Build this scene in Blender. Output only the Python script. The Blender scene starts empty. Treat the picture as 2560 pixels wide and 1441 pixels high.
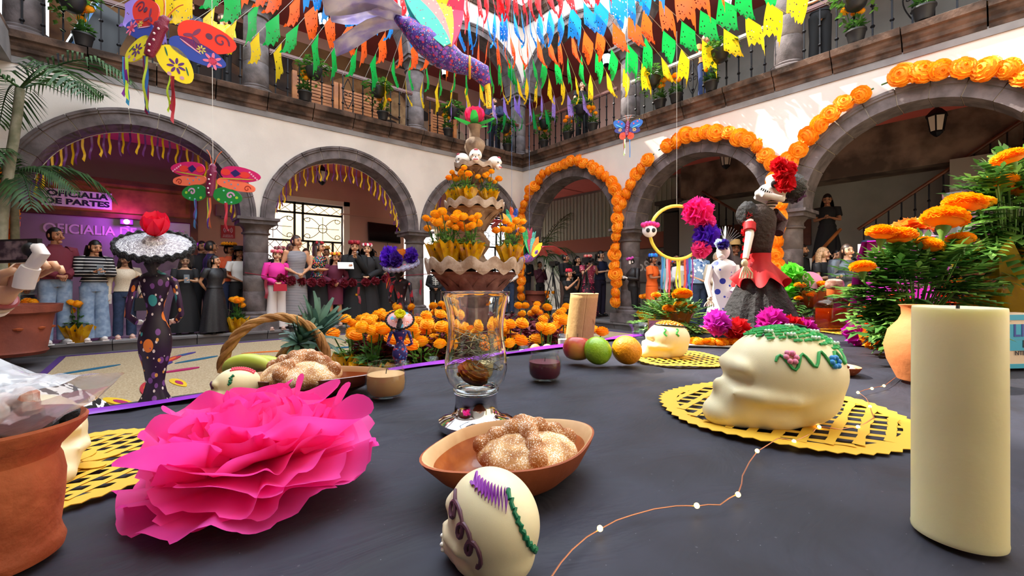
import bpy, bmesh, math, random
from math import sin, cos, pi, atan2, sqrt, radians as rad
from mathutils import Vector as V, Matrix as M4, noise
S = bpy.context.scene
COL = S.collection
rnd = random.Random(11)
U = rnd.uniform
# ---------------------------------------------------------------- camera, sky, sun, exposure
CX, CY, CZ, F, HOR = -7.98, -9.07, 1.08, 1085.0, 701.0
YAW = rad(39.92)
FW = V((sin(YAW), cos(YAW), 0)); RT = V((cos(YAW), -sin(YAW), 0)); CAM = V((CX, CY, CZ)); UP = V((0, 0, 1))
cd = bpy.data.cameras.new('camera'); co = bpy.data.objects.new('camera', cd); COL.objects.link(co)
co.location = CAM; co.rotation_euler = (pi / 2, 0, -YAW)
cd.sensor_width = 36; cd.lens = F / 2560 * 36; cd.shift_y = (HOR - 720.5) / 2560; cd.clip_start = .01; cd.clip_end = 200
S.camera = co
W = bpy.data.worlds.new('sky'); S.world = W; W.use_nodes = True
wn = W.node_tree.nodes; bg = wn['Background']
bg.inputs[0].default_value = (.80, .90, 1.0, 1); bg.inputs[1].default_value = 4.2
sd = bpy.data.lights.new('sun', 'SUN'); so = bpy.data.objects.new('sun', sd); COL.objects.link(so)
sd.energy = 8; sd.angle = rad(.6); sd.color = (1, .93, .80)
so.rotation_euler = V((.40, -.80, -1)).to_track_quat('-Z', 'Y').to_euler(); so.location = (-12, 8, 14)
S.view_settings.view_transform = 'Standard'; S.view_settings.look = 'None'
S.view_settings.exposure = 0.55; S.view_settings.gamma = 1; S.view_settings.use_curve_mapping = False
try:
    S.cycles.max_bounces = 10; S.cycles.transparent_max_bounces = 24; S.cycles.diffuse_bounces = 7
    S.cycles.sample_clamp_indirect = 6; S.cycles.caustics_refractive = False; S.cycles.caustics_reflective = False
except Exception: pass
# ---------------------------------------------------------------- places
def pt(px, py, Y):          # point seen at a pixel, at a given distance along the view
    return CAM + RT * ((px - 1280) / F * Y) + FW * Y + UP * ((HOR - py) / F * Y)
TZ = .88                    # table top
def tb(px, py, z=TZ):       # point of a level surface
    return pt(px, py, F * (CZ - z) / (py - HOR))
def onA(px, y=0.):          # point of a plane parallel to the back wall
    d = RT * ((px - 1280) / F) + FW; return CAM + d * ((y - CY) / d.y)
def onB(px, x=0.):          # ... parallel to the right wall
    d = RT * ((px - 1280) / F) + FW; return CAM + d * ((x - CX) / d.x)
def dep(p): return (p - CAM).dot(FW)
def zat(py, p): return CZ + (HOR - py) / F * dep(p)
def face(p):                # z rotation that turns local -y to the camera
    d = CAM - p; return atan2(d.x, -d.y)
# ---------------------------------------------------------------- materials
def lin(c):
    if isinstance(c, str):
        c = [int(c[i:i + 2], 16) / 255 for i in (0, 2, 4)]
    return tuple(((x / 12.92) if x <= .04045 else ((x + .055) / 1.055) ** 2.4) for x in c[:3]) + (1,)
MATS = {}
def mat(name, col='888888', rough=.6, metal=0, var=0, vs=6, col2=None, bump=0, bs=40, trans=0, ior=1.45, em=0, sss=0, sc=(1, .6, .4), sr=.02,
        sheen=0, alpha=1, tl=0, coat=0, det=4, lo=.4, hi=.6):
    if name in MATS: return MATS[name]
    m = bpy.data.materials.new(name); m.use_nodes = True; MATS[name] = m
    n = m.node_tree.nodes; L = m.node_tree.links; b = n['Principled BSDF']; I = b.inputs
    c = lin(col); I['Base Color'].default_value = c; I['Roughness'].default_value = rough; I['Metallic'].default_value = metal
    I['Transmission Weight'].default_value = trans; I['IOR'].default_value = ior; I['Alpha'].default_value = alpha
    I['Coat Weight'].default_value = coat; I['Sheen Weight'].default_value = sheen
    if sss: I['Subsurface Weight'].default_value = sss; I['Subsurface Radius'].default_value = sc; I['Subsurface Scale'].default_value = sr
    if em: I['Emission Color'].default_value = c; I['Emission Strength'].default_value = em
    if var or col2 or bump:
        tc = n.new('ShaderNodeTexCoord')
    if var or col2:
        t = n.new('ShaderNodeTexNoise'); t.inputs['Scale'].default_value = vs; t.inputs['Detail'].default_value = det
        L.new(tc.outputs['Object'], t.inputs['Vector'])
        r = n.new('ShaderNodeValToRGB'); e = r.color_ramp.elements
        e[0].position = lo; e[1].position = hi
        if col2: e[0].color = c; e[1].color = lin(col2)
        else: e[0].color = tuple(x * (1 - var) for x in c[:3]) + (1,); e[1].color = tuple(min(1, x * (1 + var)) for x in c[:3]) + (1,)
        L.new(t.outputs[0], r.inputs[0]); L.new(r.outputs[0], I['Base Color'])
    if bump:
        t2 = n.new('ShaderNodeTexNoise'); t2.inputs['Scale'].default_value = bs; t2.inputs['Detail'].default_value = 5
        L.new(tc.outputs['Object'], t2.inputs['Vector'])
        bp = n.new('ShaderNodeBump'); bp.inputs['Strength'].default_value = bump; bp.inputs['Distance'].default_value = .01
        L.new(t2.outputs[0], bp.inputs['Height']); L.new(bp.outputs[0], I['Normal'])
    if tl:
        d = n.new('ShaderNodeBsdfTranslucent'); mx = n.new('ShaderNodeMixShader'); mx.inputs[0].default_value = tl
        if I['Base Color'].links: L.new(I['Base Color'].links[0].from_socket, d.inputs[0])
        else: d.inputs[0].default_value = c
        L.new(b.outputs[0], mx.inputs[1]); L.new(d.outputs[0], mx.inputs[2]); L.new(mx.outputs[0], n['Material Output'].inputs[0])
    return m
def nodes_of(m): return m.node_tree.nodes, m.node_tree.links, m.node_tree.nodes['Principled BSDF']
def dotmat(name, base, cols, scale=30, th=.33, rough=.5, base2=None):   # printed cloth: round dots and blots of several colours
    if name in MATS: return MATS[name]
    m = mat(name, base, rough, col2=base2, vs=scale * .3); n, L, b = nodes_of(m)
    tc = n.new('ShaderNodeTexCoord'); prev = None
    for i, (c, s, t) in enumerate(cols):
        v = n.new('ShaderNodeTexVoronoi'); v.inputs['Scale'].default_value = scale * s
        mp = n.new('ShaderNodeMapping'); mp.inputs['Location'].default_value = (i * 3.1, i * 1.7, i * .9)
        L.new(tc.outputs['Object'], mp.inputs[0]); L.new(mp.outputs[0], v.inputs['Vector'])
        lt = n.new('ShaderNodeMath'); lt.operation = 'LESS_THAN'; lt.inputs[1].default_value = t; L.new(v.outputs['Distance'], lt.inputs[0])
        mx = n.new('ShaderNodeMix'); mx.data_type = 'RGBA'; L.new(lt.outputs[0], mx.inputs[0]); mx.inputs[7].default_value = lin(c)
        if prev is None:
            if b.inputs['Base Color'].links: L.new(b.inputs['Base Color'].links[0].from_socket, mx.inputs[6])
            else: mx.inputs[6].default_value = lin(base)
        else: L.new(prev, mx.inputs[6])
        prev = mx.outputs[2]
    L.new(prev, b.inputs['Base Color']); return m
# ---------------------------------------------------------------- meshes
class MB:
    def __init__(s): s.v = []; s.f = []; s.m = []; s.k = 0; s.sharp = False
    def add(s, vs, fs, X=None, k=None):
        o = len(s.v)
        s.v += [tuple(X @ V(p)) for p in vs] if X is not None else [tuple(p) for p in vs]
        s.f += [tuple(i + o for i in f) for f in fs]; s.m += [s.k if k is None else k] * len(fs); return s
    def box(s, c, d, X=None, k=None, taper=1):
        x, y, z = d[0] / 2, d[1] / 2, d[2] / 2
        vs = [(c[0] + a * x * (taper if e > 0 else 1), c[1] + b * y * (taper if e > 0 else 1), c[2] + e * z) for e in (-1, 1) for a, b in ((-1, -1), (1, -1), (1, 1), (-1, 1))]
        return s.add(vs, [(3, 2, 1, 0), (4, 5, 6, 7), (0, 1, 5, 4), (1, 2, 6, 5), (2, 3, 7, 6), (3, 0, 4, 7)], X, k)
    def lathe(s, prof, n=24, c=(0, 0, 0), sx=1, sy=1, X=None, k=None, fn=None, cap=True):
        vs = []; fs = []; m = len(prof)
        for r, z in prof:
            for j in range(n):
                a = 2 * pi * j / n; q = r * (fn(a, z) if fn else 1)
                vs.append((c[0] + q * cos(a) * sx, c[1] + q * sin(a) * sy, c[2] + z))
        for i in range(m - 1):
            for j in range(n):
                j2 = (j + 1) % n; fs.append((i * n + j, i * n + j2, i * n + n + j2, i * n + n + j))
        if cap:
            if prof[0][0] > 1e-5: fs.append(tuple(range(n - 1, -1, -1)))
            if prof[-1][0] > 1e-5: fs.append(tuple((m - 1) * n + j for j in range(n)))
        return s.add(vs, fs, X, k)
    def tube(s, path, r, n=8, X=None, k=None, cap=True, flat=1.):
        P = [V(p) for p in path]; vs = []; fs = []; m = len(P); ref = None
        for i, p in enumerate(P):
            t = (P[min(i + 1, m - 1)] - P[max(i - 1, 0)])
            t = t.normalized() if t.length > 1e-9 else V((0, 0, 1))
            if ref is None:
                ref = (V((1, 0, 0)) - t * t.x).normalized() if abs(t.z) > .95 else t.cross(UP).normalized()
            ref = ref - t * ref.dot(t)
            ref = ref.normalized() if ref.length > 1e-6 else t.orthogonal().normalized()
            b = t.cross(ref); rr = r[i] if isinstance(r, (list, tuple)) else r
            ra, rb = rr if isinstance(rr, (list, tuple)) else (rr, rr * flat)
            for j in range(n):
                a = 2 * pi * j / n; vs.append(p + ref * (cos(a) * ra) + b * (sin(a) * rb))
        for i in range(m - 1):
            for j in range(n):
                j2 = (j + 1) % n; fs.append((i * n + j, i * n + j2, i * n + n + j2, i * n + n + j))
        if cap: fs.append(tuple(range(n - 1, -1, -1))); fs.append(tuple((m - 1) * n + j for j in range(n)))
        return s.add(vs, fs, X, k)
    def ball(s, c, r, nu=12, nv=8, X=None, k=None, fn=None):
        r = r if isinstance(r, (tuple, list)) else (r, r, r)
        vs = []; fs = []
        for i in range(nv + 1):
            t = -pi / 2 + pi * i / nv
            for j in range(nu):
                a = 2 * pi * j / nu; d = V((cos(t) * cos(a), cos(t) * sin(a), sin(t)))
                q = fn(d) if fn else 1; vs.append((c[0] + d.x * r[0] * q, c[1] + d.y * r[1] * q, c[2] + d.z * r[2] * q))
        for i in range(nv):
            for j in range(nu):
                j2 = (j + 1) % nu; a, b, e, g = i * nu + j, i * nu + j2, i * nu + nu + j2, i * nu + nu + j
                if i == 0: fs.append((a, e, g))
                elif i == nv - 1: fs.append((a, b, g))
                else: fs.append((a, b, e, g))
        return s.add(vs, fs, X, k)
    def prism(s, pts, h, X=None, k=None, z=0):          # closed outline in xy, thickened along z
        n = len(pts); vs = [(p[0], p[1], z) for p in pts] + [(p[0], p[1], z + h) for p in pts]
        fs = [tuple(range(n - 1, -1, -1)), tuple(range(n, 2 * n))] + [(i, (i + 1) % n, n + (i + 1) % n, n + i) for i in range(n)]
        return s.add(vs, fs, X, k)
    def sheet(s, rows, X=None, k=None, closed=False):     # grid of points
        n = len(rows[0]); vs = [p for r in rows for p in r]; fs = []
        for i in range(len(rows) - 1):
            for j in range(n if closed else n - 1):
                j2 = (j + 1) % n; fs.append((i * n + j, i * n + j2, i * n + n + j2, i * n + n + j))
        return s.add(vs, fs, X, k)
    def mesh(s, name, mats, smooth=True, ang=40):
        me = bpy.data.meshes.new(name); me.from_pydata(s.v, [], s.f)
        for m in (mats if isinstance(mats, (list, tuple)) else [mats]): me.materials.append(m)
        if isinstance(mats, (list, tuple)) and len(mats) > 1: me.polygons.foreach_set('material_index', s.m)
        if smooth:
            me.polygons.foreach_set('use_smooth', [True] * len(me.polygons))
            if ang < 180:
                try: me.set_sharp_from_angle(angle=rad(ang))
                except Exception: pass
        me.update(); return me
    def build(s, name, mats, parent=None, smooth=True, loc=None, rz=0, ang=40, recalc=False, solid=0, sub=0):
        me = s.mesh(name, mats, smooth, ang)
        if recalc:
            b = bmesh.new(); b.from_mesh(me); bmesh.ops.recalc_face_normals(b, faces=b.faces); b.to_mesh(me); b.free()
        o = put(name, me, parent, loc, rz)
        if solid: q = o.modifiers.new('thick', 'SOLIDIFY'); q.thickness = solid; q.offset = 0
        if sub: q = o.modifiers.new('smooth', 'SUBSURF'); q.levels = sub; q.render_levels = sub
        return o
def put(name, me, parent=None, loc=None, rz=0):
    o = bpy.data.objects.new(name, me); COL.objects.link(o)
    if parent is not None: o.parent = parent
    if loc is not None: o.location = loc
    if rz: o.rotation_euler = (0, 0, rz)
    return o
def tag(o, label, cat, group=None, kind=None):
    if label: o['label'] = label
    if cat: o['category'] = cat
    if group: o['group'] = group
    if kind: o['kind'] = kind
    return o
def thing(name, label, cat, loc=(0, 0, 0), rz=0, group=None, sc=None):
    o = bpy.data.objects.new(name, None); COL.objects.link(o); o.empty_display_size = .05
    o.location = loc; o.rotation_euler = (0, 0, rz)
    if sc: o.scale = (sc, sc, sc)
    return tag(o, label, cat, group)
def struct(name, label=None):
    o = bpy.data.objects.new(name, None); COL.objects.link(o); o['kind'] = 'structure'
    if label: o['label'] = label
    return o
def copytree(o, parent=None, loc=None, rz=None, label=None):
    c = o.copy(); COL.objects.link(c)
    if parent is not None: c.parent = parent
    if loc is not None: c.location = loc
    if rz is not None: c.rotation_euler = (0, 0, rz)
    if label: c['label'] = label
    for ch in list(o.children): copytree(ch, c)
    return c
def X3(loc=(0, 0, 0), rx=0, ry=0, rz=0, s=1):
    m = M4.Translation(loc) @ M4.Rotation(rz, 4, 'Z') @ M4.Rotation(ry, 4, 'Y') @ M4.Rotation(rx, 4, 'X')
    return m @ M4.Diagonal((s, s, s, 1)) if s != 1 else m
def bez(a, b, c, n=8):
    a, b, c = V(a), V(b), V(c); return [(a * (1 - t) ** 2 + b * (2 * t * (1 - t)) + c * t * t) for t in [i / n for i in range(n + 1)]]
TEXTS = []
def text(name, body, size, m, parent, loc, rot, bold=0, ext=.002, align='CENTER', sx=1):
    cu = bpy.data.curves.new(name, 'FONT'); cu.body = body; cu.size = size; cu.align_x = align; cu.align_y = 'CENTER'; cu.extrude = ext; cu.offset = bold
    cu.materials.append(m); o = bpy.data.objects.new(name, cu); COL.objects.link(o)
    if parent is not None: o.parent = parent
    o.location = loc; o.rotation_euler = rot; o.scale = (sx, 1, 1); TEXTS.append(o); return o
# ================================================================ building
plaster = mat('cream plaster', 'cbc1b8', .85, var=.06, vs=1.3, bump=.12, bs=30)
plasterB = mat('pale plaster', 'cdc4bc', .85, var=.05, vs=1.1, bump=.12, bs=30)
stone = mat('grey brown stone', '6b6162', .9, col2='514949', vs=5, bump=.5, bs=35)
stoneL = mat('pale worn stone', '746a68', .9, col2='5a5150', vs=4, bump=.5, bs=35)
mortar = mat('pale mortar', 'a99c8b', .95, bump=.3)
corn_m = mat('dark weathered stone', '6b5346', .9, col2='33261f', vs=3.5, bump=.7, bs=25, lo=.38, hi=.62)
redceil = mat('terracotta paint', 'd0655a', .8, var=.06, vs=1)
redceil2 = mat('dark red paint', 'a84c48', .8, var=.06, vs=1)
rosewall = mat('rose brown wall paint', 'cba393', .85, var=.05, vs=1.2)
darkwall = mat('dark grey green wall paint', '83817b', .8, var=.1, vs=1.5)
flagst = mat('dark courtyard stone', '5e5a5d', .8, col2='4b474b', vs=3, bump=.3, bs=20)
tile = mat('arcade floor stone', '85807f', .7, col2='6e6969', vs=2, bump=.2, bs=20)
iron = mat('black iron', '17161a', .45, metal=.6)
wood = mat('orange brown wood', 'a5642f', .55, col2='7d451d', vs=3, bump=.2, bs=20)
wood_d = mat('dark brown wood', '6e3a20', .5, col2='4e2614', vs=3, bump=.2, bs=20)
AZ, FZ2, CORZ = .16, 4.52, 4.2
XS = [-9.62, -6.45, -3.2, 0]; YS = [0, -3.38, -6.48, -9.6, -12.7]
# floor
MB().box((-4.7, -6.2, -.05), (20, 20, .1)).build('floor', flagst)['kind'] = 'structure'
MB().box((-4.0, 1.72, AZ / 2 - .01), (16.6, 3.28, AZ - .02)).box((1.72, -6.5, AZ / 2 - .01), (3.28, 13.2, AZ - .02)).box((-11.2, -6.5, AZ / 2 - .01), (3.3, 13, AZ - .02)).build('floor_arcade', tile)['kind'] = 'structure'
# step stones along the arcade edges
st = struct('trim_1', 'stone step edging of the arcade')
def slab(L):
    b = MB(); p = [(-.02, AZ - .055), (-.055, AZ - .045), (-.06, AZ - .01), (-.045, AZ), (.36, AZ), (.36, 0), (.02, 0)]
    vs = [(0, y, z) for y, z in p] + [(L - .012, y, z) for y, z in p]; n = len(p)
    b.add(vs, [tuple(range(n)), tuple(range(2 * n - 1, n - 1, -1))] + [(i, n + i, n + (i + 1) % n, (i + 1) % n) for i in range(n)]); return b.mesh('step_slab', tile, False)
sl = slab(1.05)
for i in range(9):
    put('step_slab', sl, st, (-9.45 + i * 1.05, -.06 + U(-.006, .006), U(-.004, .004)))
for i in range(12):
    put('step_slab', sl, st, (-.06 + U(-.006, .006), -.0 - i * 1.05, U(-.004, .004)), -pi / 2)
for i in range(12):
    put('step_slab', sl, st, (-9.40, -12.6 + i * 1.05, U(-.004, .004)), pi / 2)
# wall sheets with arches. fr(u, d, z) maps along-wall, depth, height to world
frA = lambda u, d, z: (u, d, z)
frB = lambda u, d, z: (d, u, z)
frC = lambda u, d, z: (-9.62 - d, u, z)
TH = .42
def arched_wall(name, fr, cuts, z0, zs, z1, m, rmul, label, side=1, stonem=stone, nv=13, top=None):
    w = struct(name, label); b = MB()
    for u0, u1 in zip(cuts[:-1], cuts[1:]):
        a, e = min(u0, u1), max(u0, u1); c = (a + e) / 2; half = (e - a) / 2; ro = half - .03; rise = rmul
        us = [-half] + [-ro * cos(pi * i / 24) for i in range(25)] + [half]
        zz = [zs] + [zs + ro * rise * sin(pi * i / 24) for i in range(25)] + [zs]
        for d in (0, TH):
            for i in range(len(us) - 1):
                q = [fr(c + us[i], d, zz[i]), fr(c + us[i + 1], d, zz[i + 1]), fr(c + us[i + 1], d, z1), fr(c + us[i], d, z1)]
                b.add(q, [(0, 1, 2, 3)])
        # voussoirs
        ri = half - .27; N = nv
        for k in range(N):
            t0, t1 = pi * k / N + .0045, pi * (k + 1) / N - .0045
            prof = [(ri, TH + .03), (ri, -.02), (ri + .155, -.02), (ri + .165, -.045), (ri + .19, -.045), (ri + .2, -.06), (ro, -.06), (ro, TH + .03)]
            g = MB(); J = U(-.004, .004); vs = []; n = len(prof); ns = 3
            for i in range(ns + 1):
                t = t0 + (t1 - t0) * i / ns
                for r, d in prof: vs.append(fr(c - (r + J) * cos(t), d + J, zs + (r + J) * rise * sin(t)))
            fs = [(i * n + j, i * n + (j + 1) % n, i * n + n + (j + 1) % n, i * n + n + j) for i in range(ns) for j in range(n)]
            fs += [tuple(range(n)), tuple(ns * n + j for j in range(n))]
            g.add(vs, fs).build('arch_stone', stonem, w, smooth=False, recalc=True)
        # mortar ring seen in the joints
        g = MB(); vs = []
        for i in range(25):
            t = pi * i / 24
            for r, d in ((ri + .012, TH), (ri + .012, -.006), (ro - .01, -.006)): vs.append(fr(c - r * cos(t), d, zs + r * rise * sin(t)))
        g.add(vs, [(i * 3 + j, i * 3 + j + 1, i * 3 + 4 + j, i * 3 + 3 + j) for i in range(24) for j in range(2)]).build('arch_mortar', mortar, w)
    b.build(name.replace('wall_', 'plaster_'), m, w, smooth=False)
    return w
wallA = arched_wall('wall_back', frA, XS, 0, 2.22, CORZ + .1, plaster, 1, 'cream back wall with three stone arches')
wallB = arched_wall('wall_right', frB, YS, 0, 2.22, CORZ + .1, plasterB, 1, 'pale right wall with stone arches under marigold garlands')
wallC = arched_wall('wall_left', frC, YS, 0, 2.22, CORZ + .1, plaster, 1, 'left wall of the courtyard')
wA2 = arched_wall('wall_back_upper', frA, XS, 0, 6.22, 8.25, plasterB, .86, 'upper storey wall above the left gallery')
wB2 = arched_wall('wall_right_upper', frB, YS, 0, 6.22, 8.25, plasterB, .86, 'upper storey wall above the right gallery')
# columns
def column(x, y, z0, zc, r, ped, name='column', lab=None):
    w = struct(name, lab); w.location = (x, y, z0); z = 0
    if ped:
        MB().box((0, 0, .1), (.66, .62, .2), taper=.985).build('pedestal', stone, w, smooth=False); z = .2
    p = [(r + .1, z), (r + .1, z + .05), (r + .08, z + .07), (r + .05, z + .08), (r + .06, z + .11), (r + .03, z + .13), (r, z + .15)]
    MB().lathe(p, 20).build('column_base', stone, w); z += .15
    H = zc - z0 - .3; n = 4 if ped else 3; hs = [1, .8, 1.15, .9][:n]; tot = sum(hs)
    for i in range(n):
        h = (H - z - (n - 1) * 0) * hs[i] / tot if False else (H - (.35 if ped else .15)) * hs[i] / tot
        q = r * (1 - .06 * (z / H)); q2 = r * (1 - .06 * ((z + h) / H))
        MB().lathe([(q - .006, z), (q, z + .008), (q2, z + h - .008), (q2 - .006, z + h)], 24).build('column_drum', [stone, stoneL][i % 2], w)
        z += h
    q = r * .95
    MB().lathe([(q, z), (q + .03, z + .012), (q + .035, z + .03), (q + .01, z + .05), (q + .01, z + .1), (q + .04, z + .14), (q + .07, z + .18)], 24).build('capital', stone, w)
    s = 2 * (q + .1)
    MB().box((0, 0, z + .215), (s, s, .07)).box((0, 0, z + .275), (s + .07, s + .07, .05)).build('abacus', stone, w, smooth=False)
    return w
for i, x in enumerate(XS):
    column(x if x > -9 else -9.8, .2, AZ, 2.22, .215, True)
    column(max(x, -9.35), .2, FZ2, 6.22, .215, False)
for i, y in enumerate(YS[1:4]):
    column(.2, y, AZ, 2.22, .215, True)
    column(.2, y, FZ2, 6.22, .215, False)
for i, y in enumerate(YS[1:4]):
    column(-9.66, y, AZ, 2.22, .215, True)
# cornices of separate stones
def cornice(name, fr, u0, u1, z, prof, L, label, gap=.008):
    w = struct(name, label); n = max(1, round(abs(u1 - u0) / L)); s = (u1 - u0) / n; m = len(prof)
    for i in range(n):
        g = gap * (1 if s > 0 else -1); a, e = u0 + s * i + g, u0 + s * (i + 1) - g; j = U(-.006, .006); k = U(-.008, .008)
        vs = [fr(a, d + k, z + h + j) for d, h in prof] + [fr(e, d + k, z + h + j) for d, h in prof]
        fs = [tuple(range(m)), tuple(range(2 * m - 1, m - 1, -1))] + [(q, m + q, m + (q + 1) % m, (q + 1) % m) for q in range(m)]
        MB().add(vs, fs).build('cornice_stone', corn_m, w, smooth=False, recalc=True)
    MB().add([fr(u0, -.02, z + .02), fr(u1, -.02, z + .02), fr(u1, -.02, z + .28), fr(u0, -.02, z + .28), fr(u0, -.12, z + .3), fr(u1, -.12, z + .3)], [(0, 1, 2, 3), (3, 2, 5, 4)]).build('cornice_mortar', mortar, w, smooth=False)
    return w
CP = [(.02, 0), (-.03, 0), (-.04, .05), (-.07, .07), (-.075, .12), (-.11, .16), (-.12, .2), (-.17, .21), (-.19, .3), (-.15, .32), (.02, .32)]
cornice('trim_2', frA, -9.46, 0, CORZ, CP, .78, 'stone cornice under the left gallery')
cornice('trim_3', frB, 0, -12.7, CORZ, CP, .8, 'stone cornice under the right gallery')
cornice('trim_4', frC, -12.7, 0, CORZ, CP, .8, 'stone cornice on the left wing')
CP2 = [(.02, 0), (-.05, 0), (-.08, .08), (-.16, .12), (-.18, .2), (-.28, .24), (-.3, .36), (.02, .36)]
cornice('trim_5', frA, -9.46, 0, 8.1, CP2, .9, 'roof cornice over the left gallery')
cornice('trim_6', frB, 0, -12.7, 8.1, CP2, .9, 'roof cornice over the right gallery')
# gallery floors, ceilings, back walls, roofs
D = 3.1
def slabs(name, m, boxes, label=None):
    b = MB()
    for x0, x1, y0, y1, z0, z1 in boxes: b.box(((x0 + x1) / 2, (y0 + y1) / 2, (z0 + z1) / 2), (x1 - x0, y1 - y0, z1 - z0))
    o = b.build(name, m, None, False); o['kind'] = 'structure'
    if label: o['label'] = label
    return o
slabs('ceiling', redceil, [(-12.5, D, TH - .05, D, 3.98, 4.1), (TH - .05, D, -12.7, TH, 3.98, 4.1), (-12.5, -9.46 - TH + .05, -12.7, TH, 3.98, 4.1)], 'terracotta painted arcade ceiling')
slabs('floor_gallery', tile, [(-12.5, D, -.02, D, 4.1, FZ2), (-.02, D, -12.7, -.02, 4.1, FZ2), (-12.5, -9.44, -12.7, -.02, 4.1, FZ2)])
slabs('ceiling_upper', redceil2, [(-9.5, D, TH - .05, D, 7.55, 7.7), (TH - .05, D, -12.7, TH, 7.55, 7.7)], 'dark red painted gallery ceiling')
slabs('roof', corn_m, [(-9.46, D, .0, D, 8.4, 8.6), (.0, D, -12.7, 0, 8.4, 8.6), (-12.5, -9.46, -12.7, D, 6.5, 6.7)])  # left wing roof is unseen, lowered to let sun onto the table
# back wall behind left arcade, with the opening of the gate at x -6.0..-3.78 and a doorway near the corner
slabs('wall_arcade_left', rosewall, [(-12.5, -10.9, D, D + .2, 0, 4), (-10.9, -7.2, D, D + .2, 0, 4), (-7.2, -6.1, D, D + .2, 0, 4), (-6.1, -3.78, D, D + .2, 3.16, 4), (-3.78, -2.06, D, D + .2, 0, 4),
      (-2.06, -.85, D, D + .2, 2.73, 4), (-.85, .6, D, D + .2, 0, 4), (.6, 2.7, D, D + .2, 3.35, 4), (2.7, D, D, D + .2, 0, 4)], 'rose brown wall behind the left arcade')
slabs('trim_7', mat('white window surround', 'e6dccb', .7), [(-3.86, -3.7, D - .03, D + .22, AZ, 3.24), (-6.1, -3.7, D - .03, D + .22, 3.12, 3.24), (-.93, -.82, D - .03, D + .22, AZ, 2.8), (-2.06, -.82, D - .03, D + .22, 2.7, 2.8)])
slabs('wall_gallery_left', rosewall, [(-9.46, D, D, D + .2, FZ2, 7.6)])
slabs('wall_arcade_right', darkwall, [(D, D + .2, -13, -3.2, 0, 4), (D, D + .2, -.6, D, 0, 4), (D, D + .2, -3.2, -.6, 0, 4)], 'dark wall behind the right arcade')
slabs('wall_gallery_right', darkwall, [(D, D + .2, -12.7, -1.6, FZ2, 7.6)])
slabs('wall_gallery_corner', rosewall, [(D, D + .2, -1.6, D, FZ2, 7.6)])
slabs('wall_unseen_end', mat('pale end wall for fill', 'd9cdb6', .8), [(-12.5, D, -10.7, -10.5, 0, 4.2)], 'unseen end wall set close behind the viewer to shade the table front'); slabs('wall_unseen_end_upper', plaster, [(-12.5, D, -10.7, -10.5, 4.2, 8.4)]); slabs('roof_unseen_end', corn_m, [(-9.46, 0, -12.7, -10.2, 8.4, 8.6)])  # unseen end wall and roof moved close to shade the table, pale for fill
slabs('wall_left_outer', rosewall, [(-12.7, -12.5, -12.9, D, 0, 7.6)])
slabs('wall_left_upper', plaster, [(-9.9, -9.46, -12.7, 0, FZ2 + .9, 6.55)])  # unseen upper wall, kept low so the sun clears it
# ================================================================ things of the arcades and galleries
white = mat('white paint', 'e9e6e0', .6); blackm = mat('matt black', '121214', .5); blackg = mat('glossy black', '08080a', .12)
inkm = mat('dark ink', '1b1530', .6); goldm = mat('gold print', 'c9a558', .5)
# street beyond the gates
slabs('wall_street', mat('yellow street wall', 'fbeebc', .8), [(-14, -2.2, 7.6, 7.9, 0, 5.5)], 'pale yellow house wall across the street')  # one even pale yellow
slabs('wall_street_white', mat('white street wall', 'efece2', .8), [(-2.2, 8, 7.2, 7.5, 0, 5.0), (-9, -6.3, 7.3, 7.55, 0, 2.2), (-5.3, -4.5, 7.3, 7.55, 0, 3.2)])
slabs('floor_street', mat('street paving', 'b9b2a8', .9), [(-16, 10, 3.35, 14, .05, .15)])
# wrought iron gates
def spiral(c, r, a0, turns, n=14, dirn=1):
    return [V((c[0] + r * (1 - .75 * i / n) * cos(a0 + dirn * turns * 2 * pi * i / n), c[1], c[2] + r * (1 - .75 * i / n) * sin(a0 + dirn * turns * 2 * pi * i / n))) for i in range(n + 1)]
def rosette(b, x0, x1, z0, z1, y):
    cx, cz = (x0 + x1) / 2, (z0 + z1) / 2; r = min(x1 - x0, z1 - z0) * .16
    b.tube([(cx + r * cos(2 * pi * i / 12), y, cz + r * sin(2 * pi * i / 12)) for i in range(13)], .011, 5)
    b.tube([(x0 + .04, y, cz), (x1 - .04, y, cz)], .008, 4); b.tube([(cx, y, z0 + .04), (cx, y, z1 - .04)], .008, 4)
    for sx in (-1, 1):
        for sz in (-1, 1):
            e = V((cx + sx * (x1 - x0) * .4, y, cz + sz * (z1 - z0) * .33)); q = min(x1 - x0, z1 - z0) * .13
            b.tube(bez((cx + sx * r * .7, y, cz + sz * r * .7), (cx + sx * (x1 - x0) * .33, y, cz + sz * (z1 - z0) * .5), e + V((sx * q * .9, 0, 0)), 6) + spiral(e, q, 0 if sx > 0 else pi, .9, 10, -sx * sz), .009, 4)
def lattice(b, x0, x1, z0, z1, y, s):
    if z1 - z0 > x1 - x0:
        n = max(1, round((z1 - z0) / s)); h = (z1 - z0) / n
        for i in range(n): b.tube([(x0, y, z0 + i * h), (x1, y, z0 + i * h + h)], .007, 4).tube([(x1, y, z0 + i * h), (x0, y, z0 + i * h + h)], .007, 4)
    else:
        n = max(1, round((x1 - x0) / s)); h = (x1 - x0) / n
        for i in range(n): b.tube([(x0 + i * h, y, z0), (x0 + i * h + h, y, z1)], .007, 4).tube([(x0 + i * h, y, z1), (x0 + i * h + h, y, z0)], .007, 4)
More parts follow.
